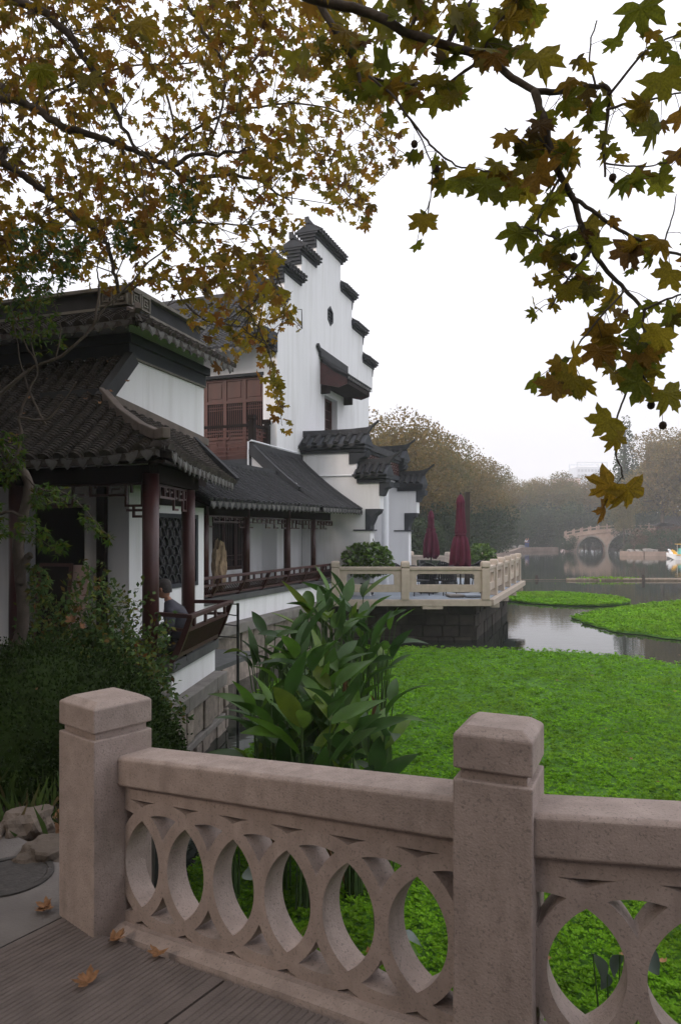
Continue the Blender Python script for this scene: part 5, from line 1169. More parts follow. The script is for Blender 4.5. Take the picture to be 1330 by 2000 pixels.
# ------------------------------------------------------------------ floating water plants
def inpoly(x, y, poly):
    c = np.zeros(len(x), bool); j = len(poly) - 1
    for i in range(len(poly)):
        xi, yi = poly[i]; xj, yj = poly[j]; k = ((yi > y) != (yj > y)) & (x < (xj - xi) * (y - yi) / (yj - yi + 1e-12) + xi); c ^= k; j = i
    return c
def roughen(poly, amp, step=.35, seed=0):
    out = []
    for i, p in enumerate(poly):
        q = poly[(i + 1) % len(poly)]; L = math.dist(p, q); n = max(1, int(L / step))
        for k in range(n):
            f = k / n; x, y = p[0] + (q[0] - p[0]) * f, p[1] + (q[1] - p[1]) * f; a_ = noise.noise(Vector((x * .9, y * .9, seed))) * amp + noise.noise(Vector((x * 2.9, y * 2.9, seed))) * amp * .45; out.append((x + a_, y + a_ * .8))
    return out
def cress(name, label, poly, n, smul, sampler, seed):
    poly = roughen(poly, .25, .3, seed); mb = MB(); mb.add([(x, y, WZ + .02) for x, y in poly], [tuple(range(len(poly)))]); base = tag(mb.build(name, M['cressbed']), label, 'water plants', kind='stuff')
    x, y = sampler(n); k = inpoly(x, y, poly); x, y = x[k], y[k]
    k = np.array([noise.noise(Vector((a_ * .9, b_ * .9, seed + 30))) + .5 * noise.noise(Vector((a_ * 3.1, b_ * 3.1, seed + 31))) for a_, b_ in zip(x, y)]); k = k < .50 + .4 * rng.random(len(x)); x, y = x[k], y[k]; m = len(x)
    dist = np.hypot(x, y); s = smul * (.050 + .0048 * dist) * rng.uniform(.65, 1.25, m)
    bumps = np.array([noise.noise(Vector((a_ * 1.6, b_ * 1.6, seed))) * .6 + noise.noise(Vector((a_ * .5, b_ * .5, seed + 4))) + .9 * noise.noise(Vector((a_ * 9, b_ * 9, seed))) for a_, b_ in zip(x, y)])
    z = WZ + .02 + .035 * np.clip(bumps + .5, 0, 2) + rng.uniform(0, .03, m)
    A = 4; pos = np.repeat(np.stack([x, y, z], 1), A, 0); s6 = np.repeat(s, A); ang = np.tile(np.arange(A) * 2 * PI / A + .3, m) + np.repeat(rng.uniform(0, 6.28, m), A)
    el = rng.uniform(.05, .95, m * A); tip = np.stack([np.cos(ang) * np.cos(el), np.sin(ang) * np.cos(el), np.sin(el)], 1); nrm = unit(np.array([0, 0, 1.]) + rv(m * A) * .35)
    V, F = scatter([(0, .1, 0), (.34, .6, .03), (0, 1, -.10), (-.34, .6, .03)], [(0, 1, 2, 3)], pos, frames(tip, nrm), s6)
    o = tag(link(name + '_leaves', npmesh(name, V, F, M['cress'])), label, 'water plants', kind='stuff'); o.parent = base; del o['category']; del o['label']
def samp1(n):
    Y = 1.9 * (18.6 / 1.9) ** rng.random(n); return rng.uniform(-1, 1, n) * (.62 * Y + 1.2) + .12 * Y + .4, Y
near = [(-1.5, 1.6), (-1.15, 5.2), (-1.35, 8.2), (-1.0, 10.8), (-1.6, 12.6), (-.1, 18.3), (1.2, 18.2), (2.6, 17.8), (3.6, 17.75), (5.3, 17.5), (6.7, 16.9), (7.3, 15.8), (8.2, 15.6), (12.5, 15.4), (13.5, 9), (10, 1.6)]
cress('water_plants', 'bright green floating water plant carpet beyond the balustrade', near, 130000, .45, samp1, 1.0)
isl = [(10 + 2.7 * math.cos(w_), 31.4 + 3.1 * math.sin(w_)) for w_ in [2 * PI * k / 24 for k in range(24)]]
cress('water_plants', 'small oval island of green water plants beside the terrace corner', isl, 20000, .55, lambda n: (rng.uniform(6, 14, n), rng.uniform(26, 37, n)), 2.0)
mat3 = [(8.2, 24.6), (9.1, 25.7), (10.2, 26.9), (11.5, 27.9), (13.1, 29), (14.9, 30.2), (18, 31), (22, 30), (22, 18), (14, 18.3), (9.5, 19.2), (8.4, 20.7), (8.0, 22.6)]
cress('water_plants', 'large tongue of green water plants reaching in from the right edge', mat3, 34000, .55, lambda n: (rng.uniform(7, 22, n), rng.uniform(17.5, 32, n)), 3.0)
n = 55; Y = 3.2 * (17 / 3.2) ** rng.random(n); X_ = rng.uniform(-.1, .55, n) * Y; pos = np.stack([X_, Y, np.full(n, WZ + .10) + .004 * Y], 1)
litter('drifted_leaves', 'small dry leaves scattered over the green water plants', pos, np.tile([0, 0, 1.], (n, 1)), rng.uniform(.025, .05, n))
# ------------------------------------------------------------------ potted shrubs on the terrace
def potted(label, x, y, rr, zc, n, pot):
    t = thing('potted_shrub', label, 'potted plant', (x, y, TZ)); d = rv(n); d[:, 2] = d[:, 2] * .85; k = 1 + .22 * nz3(d, 2.0, x); pos = d * (k * (1 - .45 * rng.random(n) ** 1.5))[:, None] * np.array(rr) + np.array([0, 0, zc])
    tip = unit(d * .8 + rv(n) * .5 + np.array([0, 0, -.25])); foliage('foliage', LEAF_S, pos, tip, unit(d + rv(n) * .6 + np.array([0, 0, .5])), rng.uniform(.09, .15, n), M['potleaf'], t)
    mb = MB()
    for k in range(9): a_ = k * .7; mb.tube([(.02 * math.cos(a_), .02 * math.sin(a_), .3), (.16 * math.cos(a_), .16 * math.sin(a_), zc * .7), (rr[0] * .5 * math.cos(a_), rr[1] * .5 * math.sin(a_), zc)], [.015, .011, .006], 5)
    mb.build('stems', M['bark'], t)
    mb = MB(); mb.lathe([(.13, 0), (.17, .05), (.22, .28), (.25, .32), (.25, .36), (.21, .36), (.2, .33)], 22); mb.build('pot', M['pot'], t, smooth=False)
potted('round glossy shrub in a dark pot behind the left front balustrade', .78, 19.9, (.66, .6, .56), 1.02, 1500, 1)
potted('round light green shrub at the back of the terrace by the right corner', 5.15, 25.6, (.52, .5, .55), .88, 1000, 1)
# ------------------------------------------------------------------ overhanging plane trees
def smooth_path(pts, sub_=5, jit=.0, seed=0):
    pts = [Vector(p) for p in pts]; out = []; r = random.Random(seed)
    for i in range(len(pts) - 1):
        p0, p1, p2, p3 = pts[max(i - 1, 0)], pts[i], pts[i + 1], pts[min(i + 2, len(pts) - 1)]
        for k in range(sub_):
            t = k / sub_; q = .5 * ((2 * p1) + (p2 - p0) * t + (2 * p0 - 5 * p1 + 4 * p2 - p3) * t * t + (3 * p1 - p0 - 3 * p2 + p3) * t ** 3)
            out.append(q + Vector((r.uniform(-jit, jit), r.uniform(-jit, jit), r.uniform(-jit, jit))))
    return out + [pts[-1]]
def limb(parent, path, r0, r1, name='branch', jit=.004, n=8, seed=0, mt='bark'):
    q = smooth_path(path, 5, jit, seed); m = len(q); mb = MB(); mb.tube(q, [r0 + (r1 - r0) * (i / (m - 1)) ** .85 for i in range(m)], n); mb.build(name, M[mt], parent, smooth=True); return q
def px3(l, Y=None): return [P(*p) if len(p) == 3 else P(p[0], p[1], Y) for p in l]
# --- tree A: the near one, whose limb hangs into the right of the picture
TA = Vector((-3.4, -1.6, 0)); treeA = thing('plane_tree', 'near plane tree whose dark limb and large leaves hang across the upper right', 'tree', TA)
def A(q): return [p - TA for p in q]
limb(treeA, [(0, 0, -.3), (.05, .0, 1.5), (.0, .1, 3.2), (.15, .3, 4.6)], .34, .24, 'trunk', .02, 14)
limb(treeA, A([TA + Vector((.1, .3, 4.4)), Vector((-2.2, .8, 5.1)), Vector((-1.1, 2.4, 4.75))] + px3([(500, -60, 3.3), (560, -22, 3.28), (640, 5, 3.2), (720, 25, 3.15), (800, 65, 3.1), (870, 88, 3.05), (945, 112, 3.0), (1000, 150, 2.95), (1045, 178, 2.9)])), .032, .013, 'limb')
limb(treeA, [(.1, .2, 4.4), (-.4, 2.6, 6.4), (.4, 6.2, 8.0)], .16, .05, 'limb'); limb(treeA, [(.1, .2, 4.4), (2.6, -.8, 6.6), (5.6, -1.4, 7.4)], .16, .05, 'limb'); limb(treeA, [(.1, .3, 4.5), (2.6, 1.2, 6.4), (5.4, 2.4, 7.0)], .14, .04, 'limb'); limb(treeA, [(.1, .2, 4.3), (-2.4, .6, 6.3), (-4.4, 1.4, 7.2)], .14, .04, 'limb')
TW = [([(1045, 178, 2.9), (1100, 179), (1160, 168), (1188, 178), (1185, 230), (1178, 290), (1181, 345)], 2.88, .014, .005), ([(1045, 178, 2.9), (1062, 240), (1078, 300), (1095, 345), (1118, 385), (1135, 440), (1155, 490), (1185, 530), (1220, 565), (1258, 605)], 2.86, .018, .007),
      ([(1118, 385), (1165, 418), (1220, 455), (1290, 488), (1350, 503)], 2.8, .009, .005), ([(1258, 605), (1255, 660), (1243, 720), (1225, 762), (1205, 810), (1196, 860), (1208, 905), (1216, 935)], 2.75, .006, .003), ([(1258, 605), (1300, 585), (1350, 570)], 2.75, .006, .003),
      ([(720, 150, 3.05), (770, 190), (825, 265), (860, 300), (900, 325), (955, 336), (1000, 350)], 2.98, .006, .003), ([(770, 190), (815, 260), (843, 325), (838, 395), (828, 418)], 2.98, .004, .002), ([(1092, 350), (1052, 430), (1062, 500), (1115, 548)], 2.84, .006, .003), ([(1220, 565), (1155, 640), (1118, 700), (1130, 745)], 2.74, .005, .0025),
      ([(1188, 185), (1250, 110), (1285, 85), (1350, 55)], 2.84, .006, .003), ([(1183, 215), (1240, 200), (1290, 190), (1350, 176)], 2.8, .006, .003), ([(1181, 320), (1240, 325), (1300, 318), (1350, 300)], 2.78, .004, .002), ([(1080, 300), (1030, 250), (1040, 290), (985, 250)], 2.85, .006, .003),
      ([(610, -20, 3.4), (655, 60), (690, 120), (705, 165)], 3.35, .02, .008), ([(870, 88), (905, 30), (930, -20)], 3.05, .012, .006), ([(800, 65), (815, 15), (835, -25)], 3.1, .012, .006), ([(945, 112), (960, 60), (1005, 10), (1030, -30)], 2.98, .008, .004), ([(1135, 440), (1100, 470), (1060, 455), (1010, 440)], 2.8, .005, .003), ([(1155, 490), (1110, 540), (1075, 600)], 2.8, .005, .003), ([(1243, 720), (1290, 770), (1330, 760)], 2.72, .004, .002),
      ([(940, 110), (880, 160), (800, 165), (720, 150)], 3.05, .008, .005), ([(1290, 488), (1310, 430), (1320, 380)], 2.78, .004, .002), ([(1160, 168), (1150, 100), (1165, 40)], 2.85, .005, .003)]
tw_pts = []
for k, (l, Y, r0, r1) in enumerate(TW):
    q = limb(treeA, A(px3(l, Y)), r0, r1, 'twig', .004, 6, k); tw_pts += q[2:] * (2 if k in (3, 8, 13, 14, 15, 16, 20) else 1)
LM = [leaf_mesh(k, 'plane_leaf') for k in range(8)]
r = random.Random(21); pet = MB(); nA = 0
def put_leaf(parent, base, mesh, s, tip, nrm, name='leaf'):
    y = tip.normalized(); x = y.cross(nrm).normalized(); z = x.cross(y); o = link(name, mesh, parent); o.matrix_local = Matrix.Translation(base) @ Matrix((x, y, z)).transposed().to_4x4() @ Matrix.Scale(s, 4); return o
for (px, py, Y, s, dx, dy) in ((826, 425, 2.95, .14, 0, 1), (1268, 240, 2.7, .19, .5, .5), (1290, 150, 2.75, .2, .2, .9), (1195, 945, 2.7, .17, -.7, .5), (1225, 950, 2.68, .18, .3, .9), (1190, 820, 2.7, .16, -.6, .6), (1200, 850, 2.72, .13, .3, .9), (1120, 735, 2.7, .16, -.5, .8),
                             (1250, 745, 2.66, .17, -.8, .3), (1300, 765, 2.68, .17, .5, .8), (1170, 680, 2.72, .15, -.2, 1), (1050, 110, 2.8, .21, .3, .9), (1250, 10, 2.7, .2, .1, 1), (980, 380, 2.85, .12, .2, 1), (950, 355, 2.86, .17, -.3, 1), (905, 350, 2.9, .15, -.4, .9), (1015, 450, 2.8, .17, -.6, .7), (985, 265, 2.85, .12, .1, 1), (80, 130, 4.0, .21, 0, 1), (275, 45, 3.9, .19, .4, .6), (175, 150, 4.1, .17, .3, .9)):
    put_leaf(treeA, P(px, py, Y) - TA, LM[r.randrange(8)], s * .66, Vector((dx, r.uniform(-.3, .3), -dy)), Vector((r.uniform(-.4, .4), -1, r.uniform(-.2, .5)))); nA += 1
while nA < 285:
    p = r.choice(tw_pts); o = Vector((r.gauss(0, .05), r.gauss(0, .06), -abs(r.gauss(.02, .05)))); tip = Vector((r.gauss(0, .55), r.gauss(0, .45), -1 + abs(r.gauss(0, .35)))); b = p + o
    w_ = b + TA; yy = HZ - (w_.z - EYE) / w_.y * FP
    if yy > 760 and r.random() < .9: continue
    put_leaf(treeA, b, LM[r.randrange(8)], r.choice((.05, .06, .07, .075, .085, .10)) * r.uniform(.85, 1.15), tip, Vector((r.gauss(0, .6), -1, r.gauss(.1, .55)))); pet.tube([p, (p + b) / 2 + Vector((0, 0, .01)), b], [.0018, .0015, .0015], 4, False); nA += 1
tag(pet.build('leaf_stalks', M['bark'], treeA), kind='stuff')
for k in range(9):
    p = r.choice(tw_pts); L_ = r.uniform(.05, .12); q = p - Vector((r.uniform(-.02, .02), 0, L_)); mb = MB(); mb.tube([p, q], .0012, 4); mb.lathe([(.004, -.016), (.012, -.011), (.0155, 0), (.012, .011), (.004, .016)], 10, tuple(q)); mb.build('seed_ball', M['seed'], treeA)
# the crown overhead and behind (what shades the walkway)
def crown_over(n, box_, size, seed, keep):
    g_ = np.random.default_rng(seed); p = np.stack([g_.uniform(*box_[0], n), g_.uniform(*box_[1], n), g_.uniform(*box_[2], n)], 1); return p[keep(p)]
pl_t = plane_leaf(.4, .2, 50)
def leaf_cloud(parent, pos, size, mt, seed, name='foliage', face=None):
    n = len(pos); g_ = np.random.default_rng(seed); tip = unit(np.stack([g_.normal(size=n) * .6, g_.normal(size=n) * .6, -1 + np.abs(g_.normal(size=n)) * .4], 1)); nrm = unit(g_.normal(size=(n, 3)) * .75 + np.array([0, -.55, .35]))
    V, F = scatter(pl_t[0], pl_t[1], pos, frames(tip, nrm), size); return tag(link(name, npmesh(name, V, F, M[mt]), parent), kind='stuff')
over = crown_over(8500, ((-10, 5.0), (-8, 9), (4.2, 9.0)), .3, 5, lambda p: (p[:, 2] > 2.35 + .80 * np.maximum(p[:, 1], 0)) & (((p[:, 0] + 2.6) / 7) ** 2 + (p[:, 1] / 9) ** 2 < 1) & (p[:, 0] < 3.4 - .12 * p[:, 1]))
clump = nz3(over, .8, 3); over = over[clump > -.22]
leaf_cloud(treeA, over - np.array(TA), np.random.default_rng(1).uniform(.16, .30, len(over)), 'plane_leaf', 6)
# top band of mid-distance leaves on the near limb
def inreg(poly, n, Y0, Y1, seed, f=.9, thr=-.12, pw=1.0):
    g_ = np.random.default_rng(seed); xs = [p[0] for p in poly]; ys = [p[1] for p in poly]; x = g_.uniform(min(xs), max(xs), n); y = g_.uniform(min(ys), max(ys), n); k = inpoly(x, y, poly); x, y = x[k], y[k]
    Y = Y0 + (Y1 - Y0) * g_.random(len(x)) ** pw; p = np.stack([(x - CX) / FP * Y, Y, EYE - (y - HZ) / FP * Y], 1); c = nz3(p, f, seed); return p[c > thr]
pa = inreg([(540, -60), (1090, -60), (1060, 60), (960, 140), (900, 190), (760, 200), (640, 190), (560, 120)], 260, 2.8, 4.8, 31, 1.6, -.05)
leaf_cloud(treeA, pa - np.array(TA), np.random.default_rng(2).uniform(.07, .115, len(pa)), 'plane_leaf', 7)
# --- tree B: the yellowing canopy over the roofs on the left
TB = Vector((-7.2, 5.6, 0)); treeB = thing('plane_tree', 'yellowing plane tree spreading its canopy over the roofs from the left', 'tree', TB)
def Bl(q): return [p - TB for p in q]
limb(treeB, [(0, 0, -.3), (.1, 0, 2), (.2, .1, 4.2), (.5, .3, 6)], .38, .26, 'trunk', .02, 14)
LB = [([TB + Vector((.4, .3, 5.4))] + px3([(-60, 165, 8), (0, 187), (60, 205), (120, 245), (190, 268), (240, 283), (300, 310), (335, 330), (372, 352)], 8), .065, .02), ([TB + Vector((.2, .2, 4.6))] + px3([(-60, 295, 7.5), (0, 315), (60, 350), (110, 395), (150, 430), (190, 447), (212, 480), (222, 530), (231, 575)], 7.5), .055, .018),
      (px3([(-60, -40), (95, 30), (165, 112), (205, 170), (250, 262), (300, 330)], 7), .05, .012), (px3([(333, 330), (375, 305), (440, 300), (490, 290)], 8), .03, .012), (px3([(372, 352), (455, 341), (520, 360), (570, 400)], 8), .03, .008), (px3([(240, 283), (255, 370), (300, 420), (345, 452), (400, 520)], 8), .02, .008),
      (px3([(275, 447), (350, 438), (420, 437), (495, 440)], 8.2), .018, .008), (px3([(231, 575), (300, 545), (340, 560), (390, 620), (470, 640), (540, 690)], 7.8), .016, .006), (px3([(330, -40), (400, 60), (440, 150), (412, 290)], 8.5), .03, .012), (px3([(300, 310), (420, 232), (560, 200), (690, 228), (790, 300)], 9), .022, .005), (px3([(560, 200), (640, 330), (705, 410)], 9), .012, .004),
      (px3([(490, 440), (540, 520), (560, 600), (590, 642)], 8.6), .012, .004), (px3([(470, 600), (500, 630), (530, 700), (545, 790), (552, 832)], 8.0), .010, .003), (px3([(-60, 420), (40, 480), (90, 520)], 8), .02, .008), (px3([(150, -40), (250, 60), (330, 200), (340, 330)], 9), .03, .01), (px3([(500, -60), (520, 60), (470, 180), (500, 290)], 9.5), .03, .01), (px3([(690, -60), (650, 60), (700, 150), (760, 250)], 9.5), .02, .006),
      (px3([(60, 205), (150, 160), (260, 130), (400, 120)], 8.5), .02, .008)]
tbp = []
for k, (l, r0, r1) in enumerate(LB): tbp += limb(treeB, Bl(l), r0, r1, 'branch', .02, 7, 60 + k)[4:]
RB = [(-40, -60), (700, -60), (720, 120), (800, 250), (800, 320), (740, 360), (715, 450), (655, 425), (610, 415), (560, 470), (545, 540), (590, 610), (585, 660), (535, 640), (565, 760), (568, 845), (540, 840), (520, 750), (470, 700), (430, 730), (395, 690), (350, 620), (290, 560), (200, 575), (120, 520), (60, 560), (-40, 600)]
pb_ = inreg(RB, 6200, 6.4, 10.6, 41, 1.25, -.06)
g_ = np.random.default_rng(8)
clus = pb_[:1900]; more = np.repeat(clus, 2, 0) + g_.normal(size=(len(clus) * 2, 3)) * .09
pb_ = np.concatenate([pb_, more])
hole = [([(700, 320), (830, 420), (900, 700), (600, 800), (640, 560), (600, 420)], 1)]
px_ = CX + pb_[:, 0] / pb_[:, 1] * FP; py_ = HZ - (pb_[:, 2] - EYE) / pb_[:, 1] * FP
pb_ = pb_[inpoly(px_, py_, roughen([(x / 60, y / 60) for x, y in RB], .35, .3, 3) and [(x * 60, y * 60) for x, y in roughen([(x / 60, y / 60) for x, y in RB], .5, .4, 3)])]
print('canopy leaves', len(pb_))
order = np.argsort(pb_[:, 1]); nb = 290; nearB = pb_[order[:nb]]; restB = pb_[order[nb:]]
LMB = [leaf_mesh(k, 'plane_leaf_far') for k in range(8)]; r = random.Random(5)
for p in nearB: put_leaf(treeB, Vector(p) - TB, LMB[r.randrange(8)], r.uniform(.07, .115), Vector((r.gauss(0, .6), r.gauss(0, .5), -1 + abs(r.gauss(0, .4)))), Vector((r.gauss(0, .7), -1, r.gauss(.2, .6))))
leaf_cloud(treeB, restB - np.array(TB), g_.uniform(.055, .10, len(restB)), 'plane_leaf_far', 9)
# fine twigs joining the leaf clusters to the branches
tbv = np.array([tuple(p) for p in tbp]); useds = {}; tw = MB(); sel = restB[:: max(1, len(restB) // 700)] - np.array(TB)
for p in sel:
    d = np.linalg.norm(tbv - p, axis=1); j = int(np.argsort(d)[r.randrange(14)])
    if d[j] < 1.0 and useds.get(j, 0) < 2:
        useds[j] = useds.get(j, 0) + 1; a_, b_ = Vector(tbv[j]), Vector(p); m_ = (a_ + b_) / 2 + Vector((r.gauss(0, .08), r.gauss(0, .08), r.gauss(.04, .08))); tw.tube([a_, m_, b_], [.007, .005, .0025], 4, False)
tag(tw.build('twigs', M['bark'], treeB), kind='stuff')
for k in range(24):
    p = Vector(restB[r.randrange(len(restB))]) - TB; q = p - Vector((0, 0, r.uniform(.1, .25))); mb = MB(); mb.tube([p, q], .002, 4); mb.lathe([(.004, -.02), (.016, -.012), (.02, 0), (.016, .012), (.004, .02)], 8, tuple(q)); mb.build('seed_ball', M['seed'], treeB)
# the rest of this crown, above and left of the picture
ob = crown_over(6500, ((-13, 1.5), (4.5, 15), (5.5, 12.5)), .3, 15, lambda p: (((p[:, 0] + 5.5) / 6.5) ** 2 + ((p[:, 1] - 8.5) / 6) ** 2 < 1) & ((p[:, 2] > 2.3 + .80 * p[:, 1]) | (p[:, 0] < -.53 * p[:, 1] - .3)))
ob = ob[nz3(ob, .7, 8) > -.3]; leaf_cloud(treeB, ob - np.array(TB), np.random.default_rng(3).uniform(.18, .32, len(ob)), 'plane_leaf_far', 16)
# --- small maple in the bed
TM = P(8, 1345, 6.6); TM.z = -.15
maple = thing('maple_tree', 'small crooked maple with bare forked stems and feathery green leaves at the left edge', 'tree', TM)
def Ml(q): return [p - TM for p in q]
limb(maple, [(-.02, 0, 0)] + Ml(px3([(8, 1345), (22, 1290), (42, 1240), (46, 1190), (40, 1120), (36, 1060), (46, 1010), (56, 965), (52, 930), (30, 908), (8, 880), (-25, 820)], 6.6)), .066, .036, 'trunk', .004, 12, 2, 'maplebark')
limb(maple, Ml(px3([(38, 1140), (46, 1110), (54, 1090), (62, 1083)], 6.55)), .042, .034, 'broken_stub', .003, 9, 3, 'maplebark')
MB_ = [([(30, 908), (42, 850), (40, 815), (55, 770), (75, 725)], .02, .008), ([(-10, 778), (45, 733), (75, 714), (131, 688), (184, 635), (199, 609), (259, 549), (293, 511), (345, 470)], .019, .006), ([(184, 635), (195, 560), (190, 520), (205, 480)], .012, .004), ([(40, 815), (90, 820), (120, 790), (150, 745)], .012, .005), ([(90, 828), (60, 770), (40, 700), (30, 640)], .012, .005), ([(75, 725), (62, 660), (80, 600), (95, 560)], .01, .004), ([(110, 700), (120, 640), (105, 590)], .008, .003), ([(52, 930), (80, 955), (130, 965), (175, 1005), (215, 1050)], .012, .004), ([(46, 1010), (20, 1000), (-20, 1010)], .02, .01), ([(40, 1040), (80, 1055), (120, 1085)], .008, .003), ([(75, 714), (40, 650), (10, 560)], .01, .004)]
mp = []
for k, (l, r0, r1) in enumerate(MB_): mp.append(limb(maple, Ml(px3(l, 6.5 - .05 * (k % 4))), r0, r1, 'branch', .006, 6, 80 + k, 'maplebark'))
def spray(poly, n, Y0, Y1, seed, s0, s1, mt='maple', thr=-.1):
    p = inreg(poly, n, Y0, Y1, seed, 2.0, thr); n = len(p); g2 = np.random.default_rng(seed); tip = unit(np.stack([g2.normal(size=n) * .8 + .3, g2.normal(size=n) * .5, -.8 + g2.normal(size=n) * .4], 1)); nrm = unit(g2.normal(size=(n, 3)) + np.array([0, -.4, .8]))
    V, F = scatter([(0, 0, 0), (.16, .4, .03), (0, 1, -.08), (-.16, .4, .03)], [(0, 1, 2, 3)], np.repeat(p - np.array(TM), 5, 0), frames(np.repeat(tip, 5, 0) + g2.normal(size=(5 * n, 3)) * .75, np.repeat(nrm, 5, 0)), g2.uniform(s0, s1, 5 * n)); return tag(link('foliage', npmesh('foliage', V, F, M[mt]), maple), kind='stuff')
spray([(-40, 440), (120, 440), (170, 470), (150, 540), (100, 590), (40, 620), (-40, 640)], 760, 6.0, 7.2, 51, .05, .08, 'nandina')
spray([(60, 940), (130, 955), (190, 1010), (225, 1055), (200, 1060), (140, 1000), (60, 985)], 330, 6.2, 6.6, 52, .05, .08)
spray([(-20, 980), (60, 1000), (150, 1080), (120, 1095), (40, 1050), (-20, 1060)], 330, 6.2, 6.6, 53, .05, .08)
spray([(0, 840), (45, 850), (50, 920), (10, 950), (-20, 900)], 150, 6.3, 6.6, 54, .05, .08, 'maple'); spray([(60, 1090), (110, 1120), (100, 1180), (50, 1190)], 120, 6.4, 6.7, 55, .05, .08, 'nandina'); spray([(0, 600), (110, 590), (130, 680), (20, 700)], 120, 6.2, 6.8, 56, .05, .07, 'maple'); spray([(220, 395), (280, 420), (270, 500), (215, 480)], 130, 6.3, 6.8, 57, .06, .09, 'nandina'); spray([(330, 360), (380, 350), (380, 440), (330, 430)], 90, 6.3, 6.8, 58, .06, .09, 'nandina')
# ------------------------------------------------------------------ wooded far shore
def crown_mesh(name, lobes, n, size, mt, seed):
    g2 = np.random.default_rng(seed); w = np.array([a_[3] ** 2 for a_ in lobes]); w /= w.sum(); idx = g2.choice(len(lobes), n, p=w); L_ = np.array([[*a_[:3], a_[3]] for a_ in lobes])[idx]
    d = unit(g2.normal(size=(n, 3))); k = 1 - .5 * g2.random(n) ** 2.2 + .08 * g2.normal(size=n); pos = L_[:, :3] + d * (L_[:, 3] * k)[:, None] * np.array([1, 1, .82])
    tip = unit(d + g2.normal(size=(n, 3)) * .9 + np.array([0, 0, -.35])); nrm = unit(d + g2.normal(size=(n, 3)) * .6)
    V, F = scatter([(0, 0, 0), (.42, .35, .08), (.35, .8, .02), (-.05, 1, -.08), (-.42, .62, .08)], [(0, 1, 2, 3, 4)], pos, frames(tip, nrm), size * g2.uniform(.6, 1.35, n)); return npmesh(name, V, F, M[mt])
def lobes_round(seed, n, R, zc, flat=.8):
    r = random.Random(seed); out = []
    for k in range(n):
        a_ = r.uniform(0, 6.28); rr = R * math.sqrt(r.random()) * .72; z = zc + r.uniform(-1, 1) * R * flat * (1 - .5 * rr / R); out.append((rr * math.cos(a_), rr * math.sin(a_), z, R * r.uniform(.26, .46)))
    return out
def tree_proto(seed, H_, R, mt, cone=False, n=12000, size=.21):
    r = random.Random(seed); tr = MB()
    if cone: lob = [(r.uniform(-.12, .12) * R, r.uniform(-.12, .12) * R, H_ * f, R * (1.05 - f) * r.uniform(.7, 1.0) + .12 * R) for f in [.12 + .86 * k / 21 for k in range(22)]] + [(R * .55 * (1 - f) * math.cos(w_), R * .55 * (1 - f) * math.sin(w_), H_ * f, R * .33 * (1.1 - f)) for f, w_ in [(r.uniform(.1, .8), r.uniform(0, 6.28)) for _ in range(22)]]
    else: lob = lobes_round(seed, 26, R, H_ - R * .92, .85)
    bend = r.uniform(-.4, .4); top = H_ * (.9 if cone else .62)
    tr.tube([(0, 0, -.6), (bend * .3, 0, top * .35), (bend, .1, top * .7), (bend * .6, .1, top)], [H_ * .022, H_ * .018, H_ * .013, H_ * .006], 8)
    if not cone:
        for k in range(7):
            l = lob[k]; tr.tube([(bend * .6, .05, top * r.uniform(.45, .75)), (l[0] * .5, l[1] * .5, (top * .7 + l[2]) / 2), l[:3]], [H_ * .009, H_ * .007, H_ * .003], 6)
    me = bpy.data.meshes.new('trunk'); me.from_pydata(tr.v, [], tr.f); me.materials.append(M['bark']); me.polygons.foreach_set('use_smooth', [True] * len(tr.f)); me.update()
    return me, crown_mesh('crown', lob, n, size, mt, seed + 1), H_
CR = ('crown_brown', 'crown_olive', 'crown_green', 'crown_red')
PRO = {'brown': [tree_proto(300 + k, 14, 5.2, 'crown_brown') for k in range(3)], 'olive': [tree_proto(310 + k, 13, 4.8, 'crown_olive') for k in range(3)], 'green': [tree_proto(320 + k, 6.8, 3.9, 'crown_green', False, 4600, .27) for k in range(3)],
       'cone': [tree_proto(330, 20, 3.2, 'crown_green', True, 10000, .28)], 'shrub': [tree_proto(340 + k, 3.0, 1.9, 'crown_green', False, 1800, .19) for k in range(2)], 'red': [tree_proto(350, 3.2, 2.0, 'crown_red', False, 1800, .19)]}
def plant(kind, px, Y, ytop, label, zb=-.75, k=0, sx=1.0, name=None, group=None, cat='tree'):
    tm, cm, H_ = PRO[kind][k % len(PRO[kind])]; x = (px - CX) / FP * Y; h_ = zat(ytop, Y) - zb; s = h_ / (H_ * 1.02)
    t = thing(name or {'brown': 'plane_tree', 'olive': 'broadleaf_tree', 'green': 'evergreen_tree', 'cone': 'cypress_tree', 'shrub': 'shrub', 'red': 'shrub'}[kind], label, cat, (x, Y, zb), rnd.uniform(0, 6.28), group); t.scale = (s * sx, s * sx, s)
    a_ = link('trunk', tm, t); b_ = link('crown', cm, t); return t
GT = 'trees along the far lake shore'
row = [('brown', 752, 46, 792, 1.0), ('brown', 795, 52, 822, 1.0), ('olive', 836, 58, 852, 1.0), ('brown', 872, 66, 862, 1.0), ('brown', 905, 74, 882, 1.0), ('olive', 938, 82, 898, 1.0), ('brown', 968, 96, 926, 1.0), ('olive', 998, 128, 932, 1.2), ('brown', 1030, 134, 930, 1.1), ('brown', 1060, 136, 936, 1.1), ('olive', 1088, 134, 926, 1.1), ('brown', 1118, 138, 934, 1.1), ('brown', 1150, 140, 930, 1.1), ('olive', 1182, 142, 922, 1.1), ('brown', 1252, 136, 905, 1.1), ('brown', 1292, 104, 838, .95), ('brown', 1345, 101, 815, 1.0), ('brown', 1318, 108, 856, .9), ('olive', 1215, 150, 930, 1.1), ('brown', 712, 50, 830, 1.0), ('olive', 770, 60, 850, 1.0), ('olive', 1270, 130, 890, 1.1)]
desc = {'brown': 'brown plane tree', 'olive': 'olive broadleaf tree', 'green': 'low evergreen tree'}
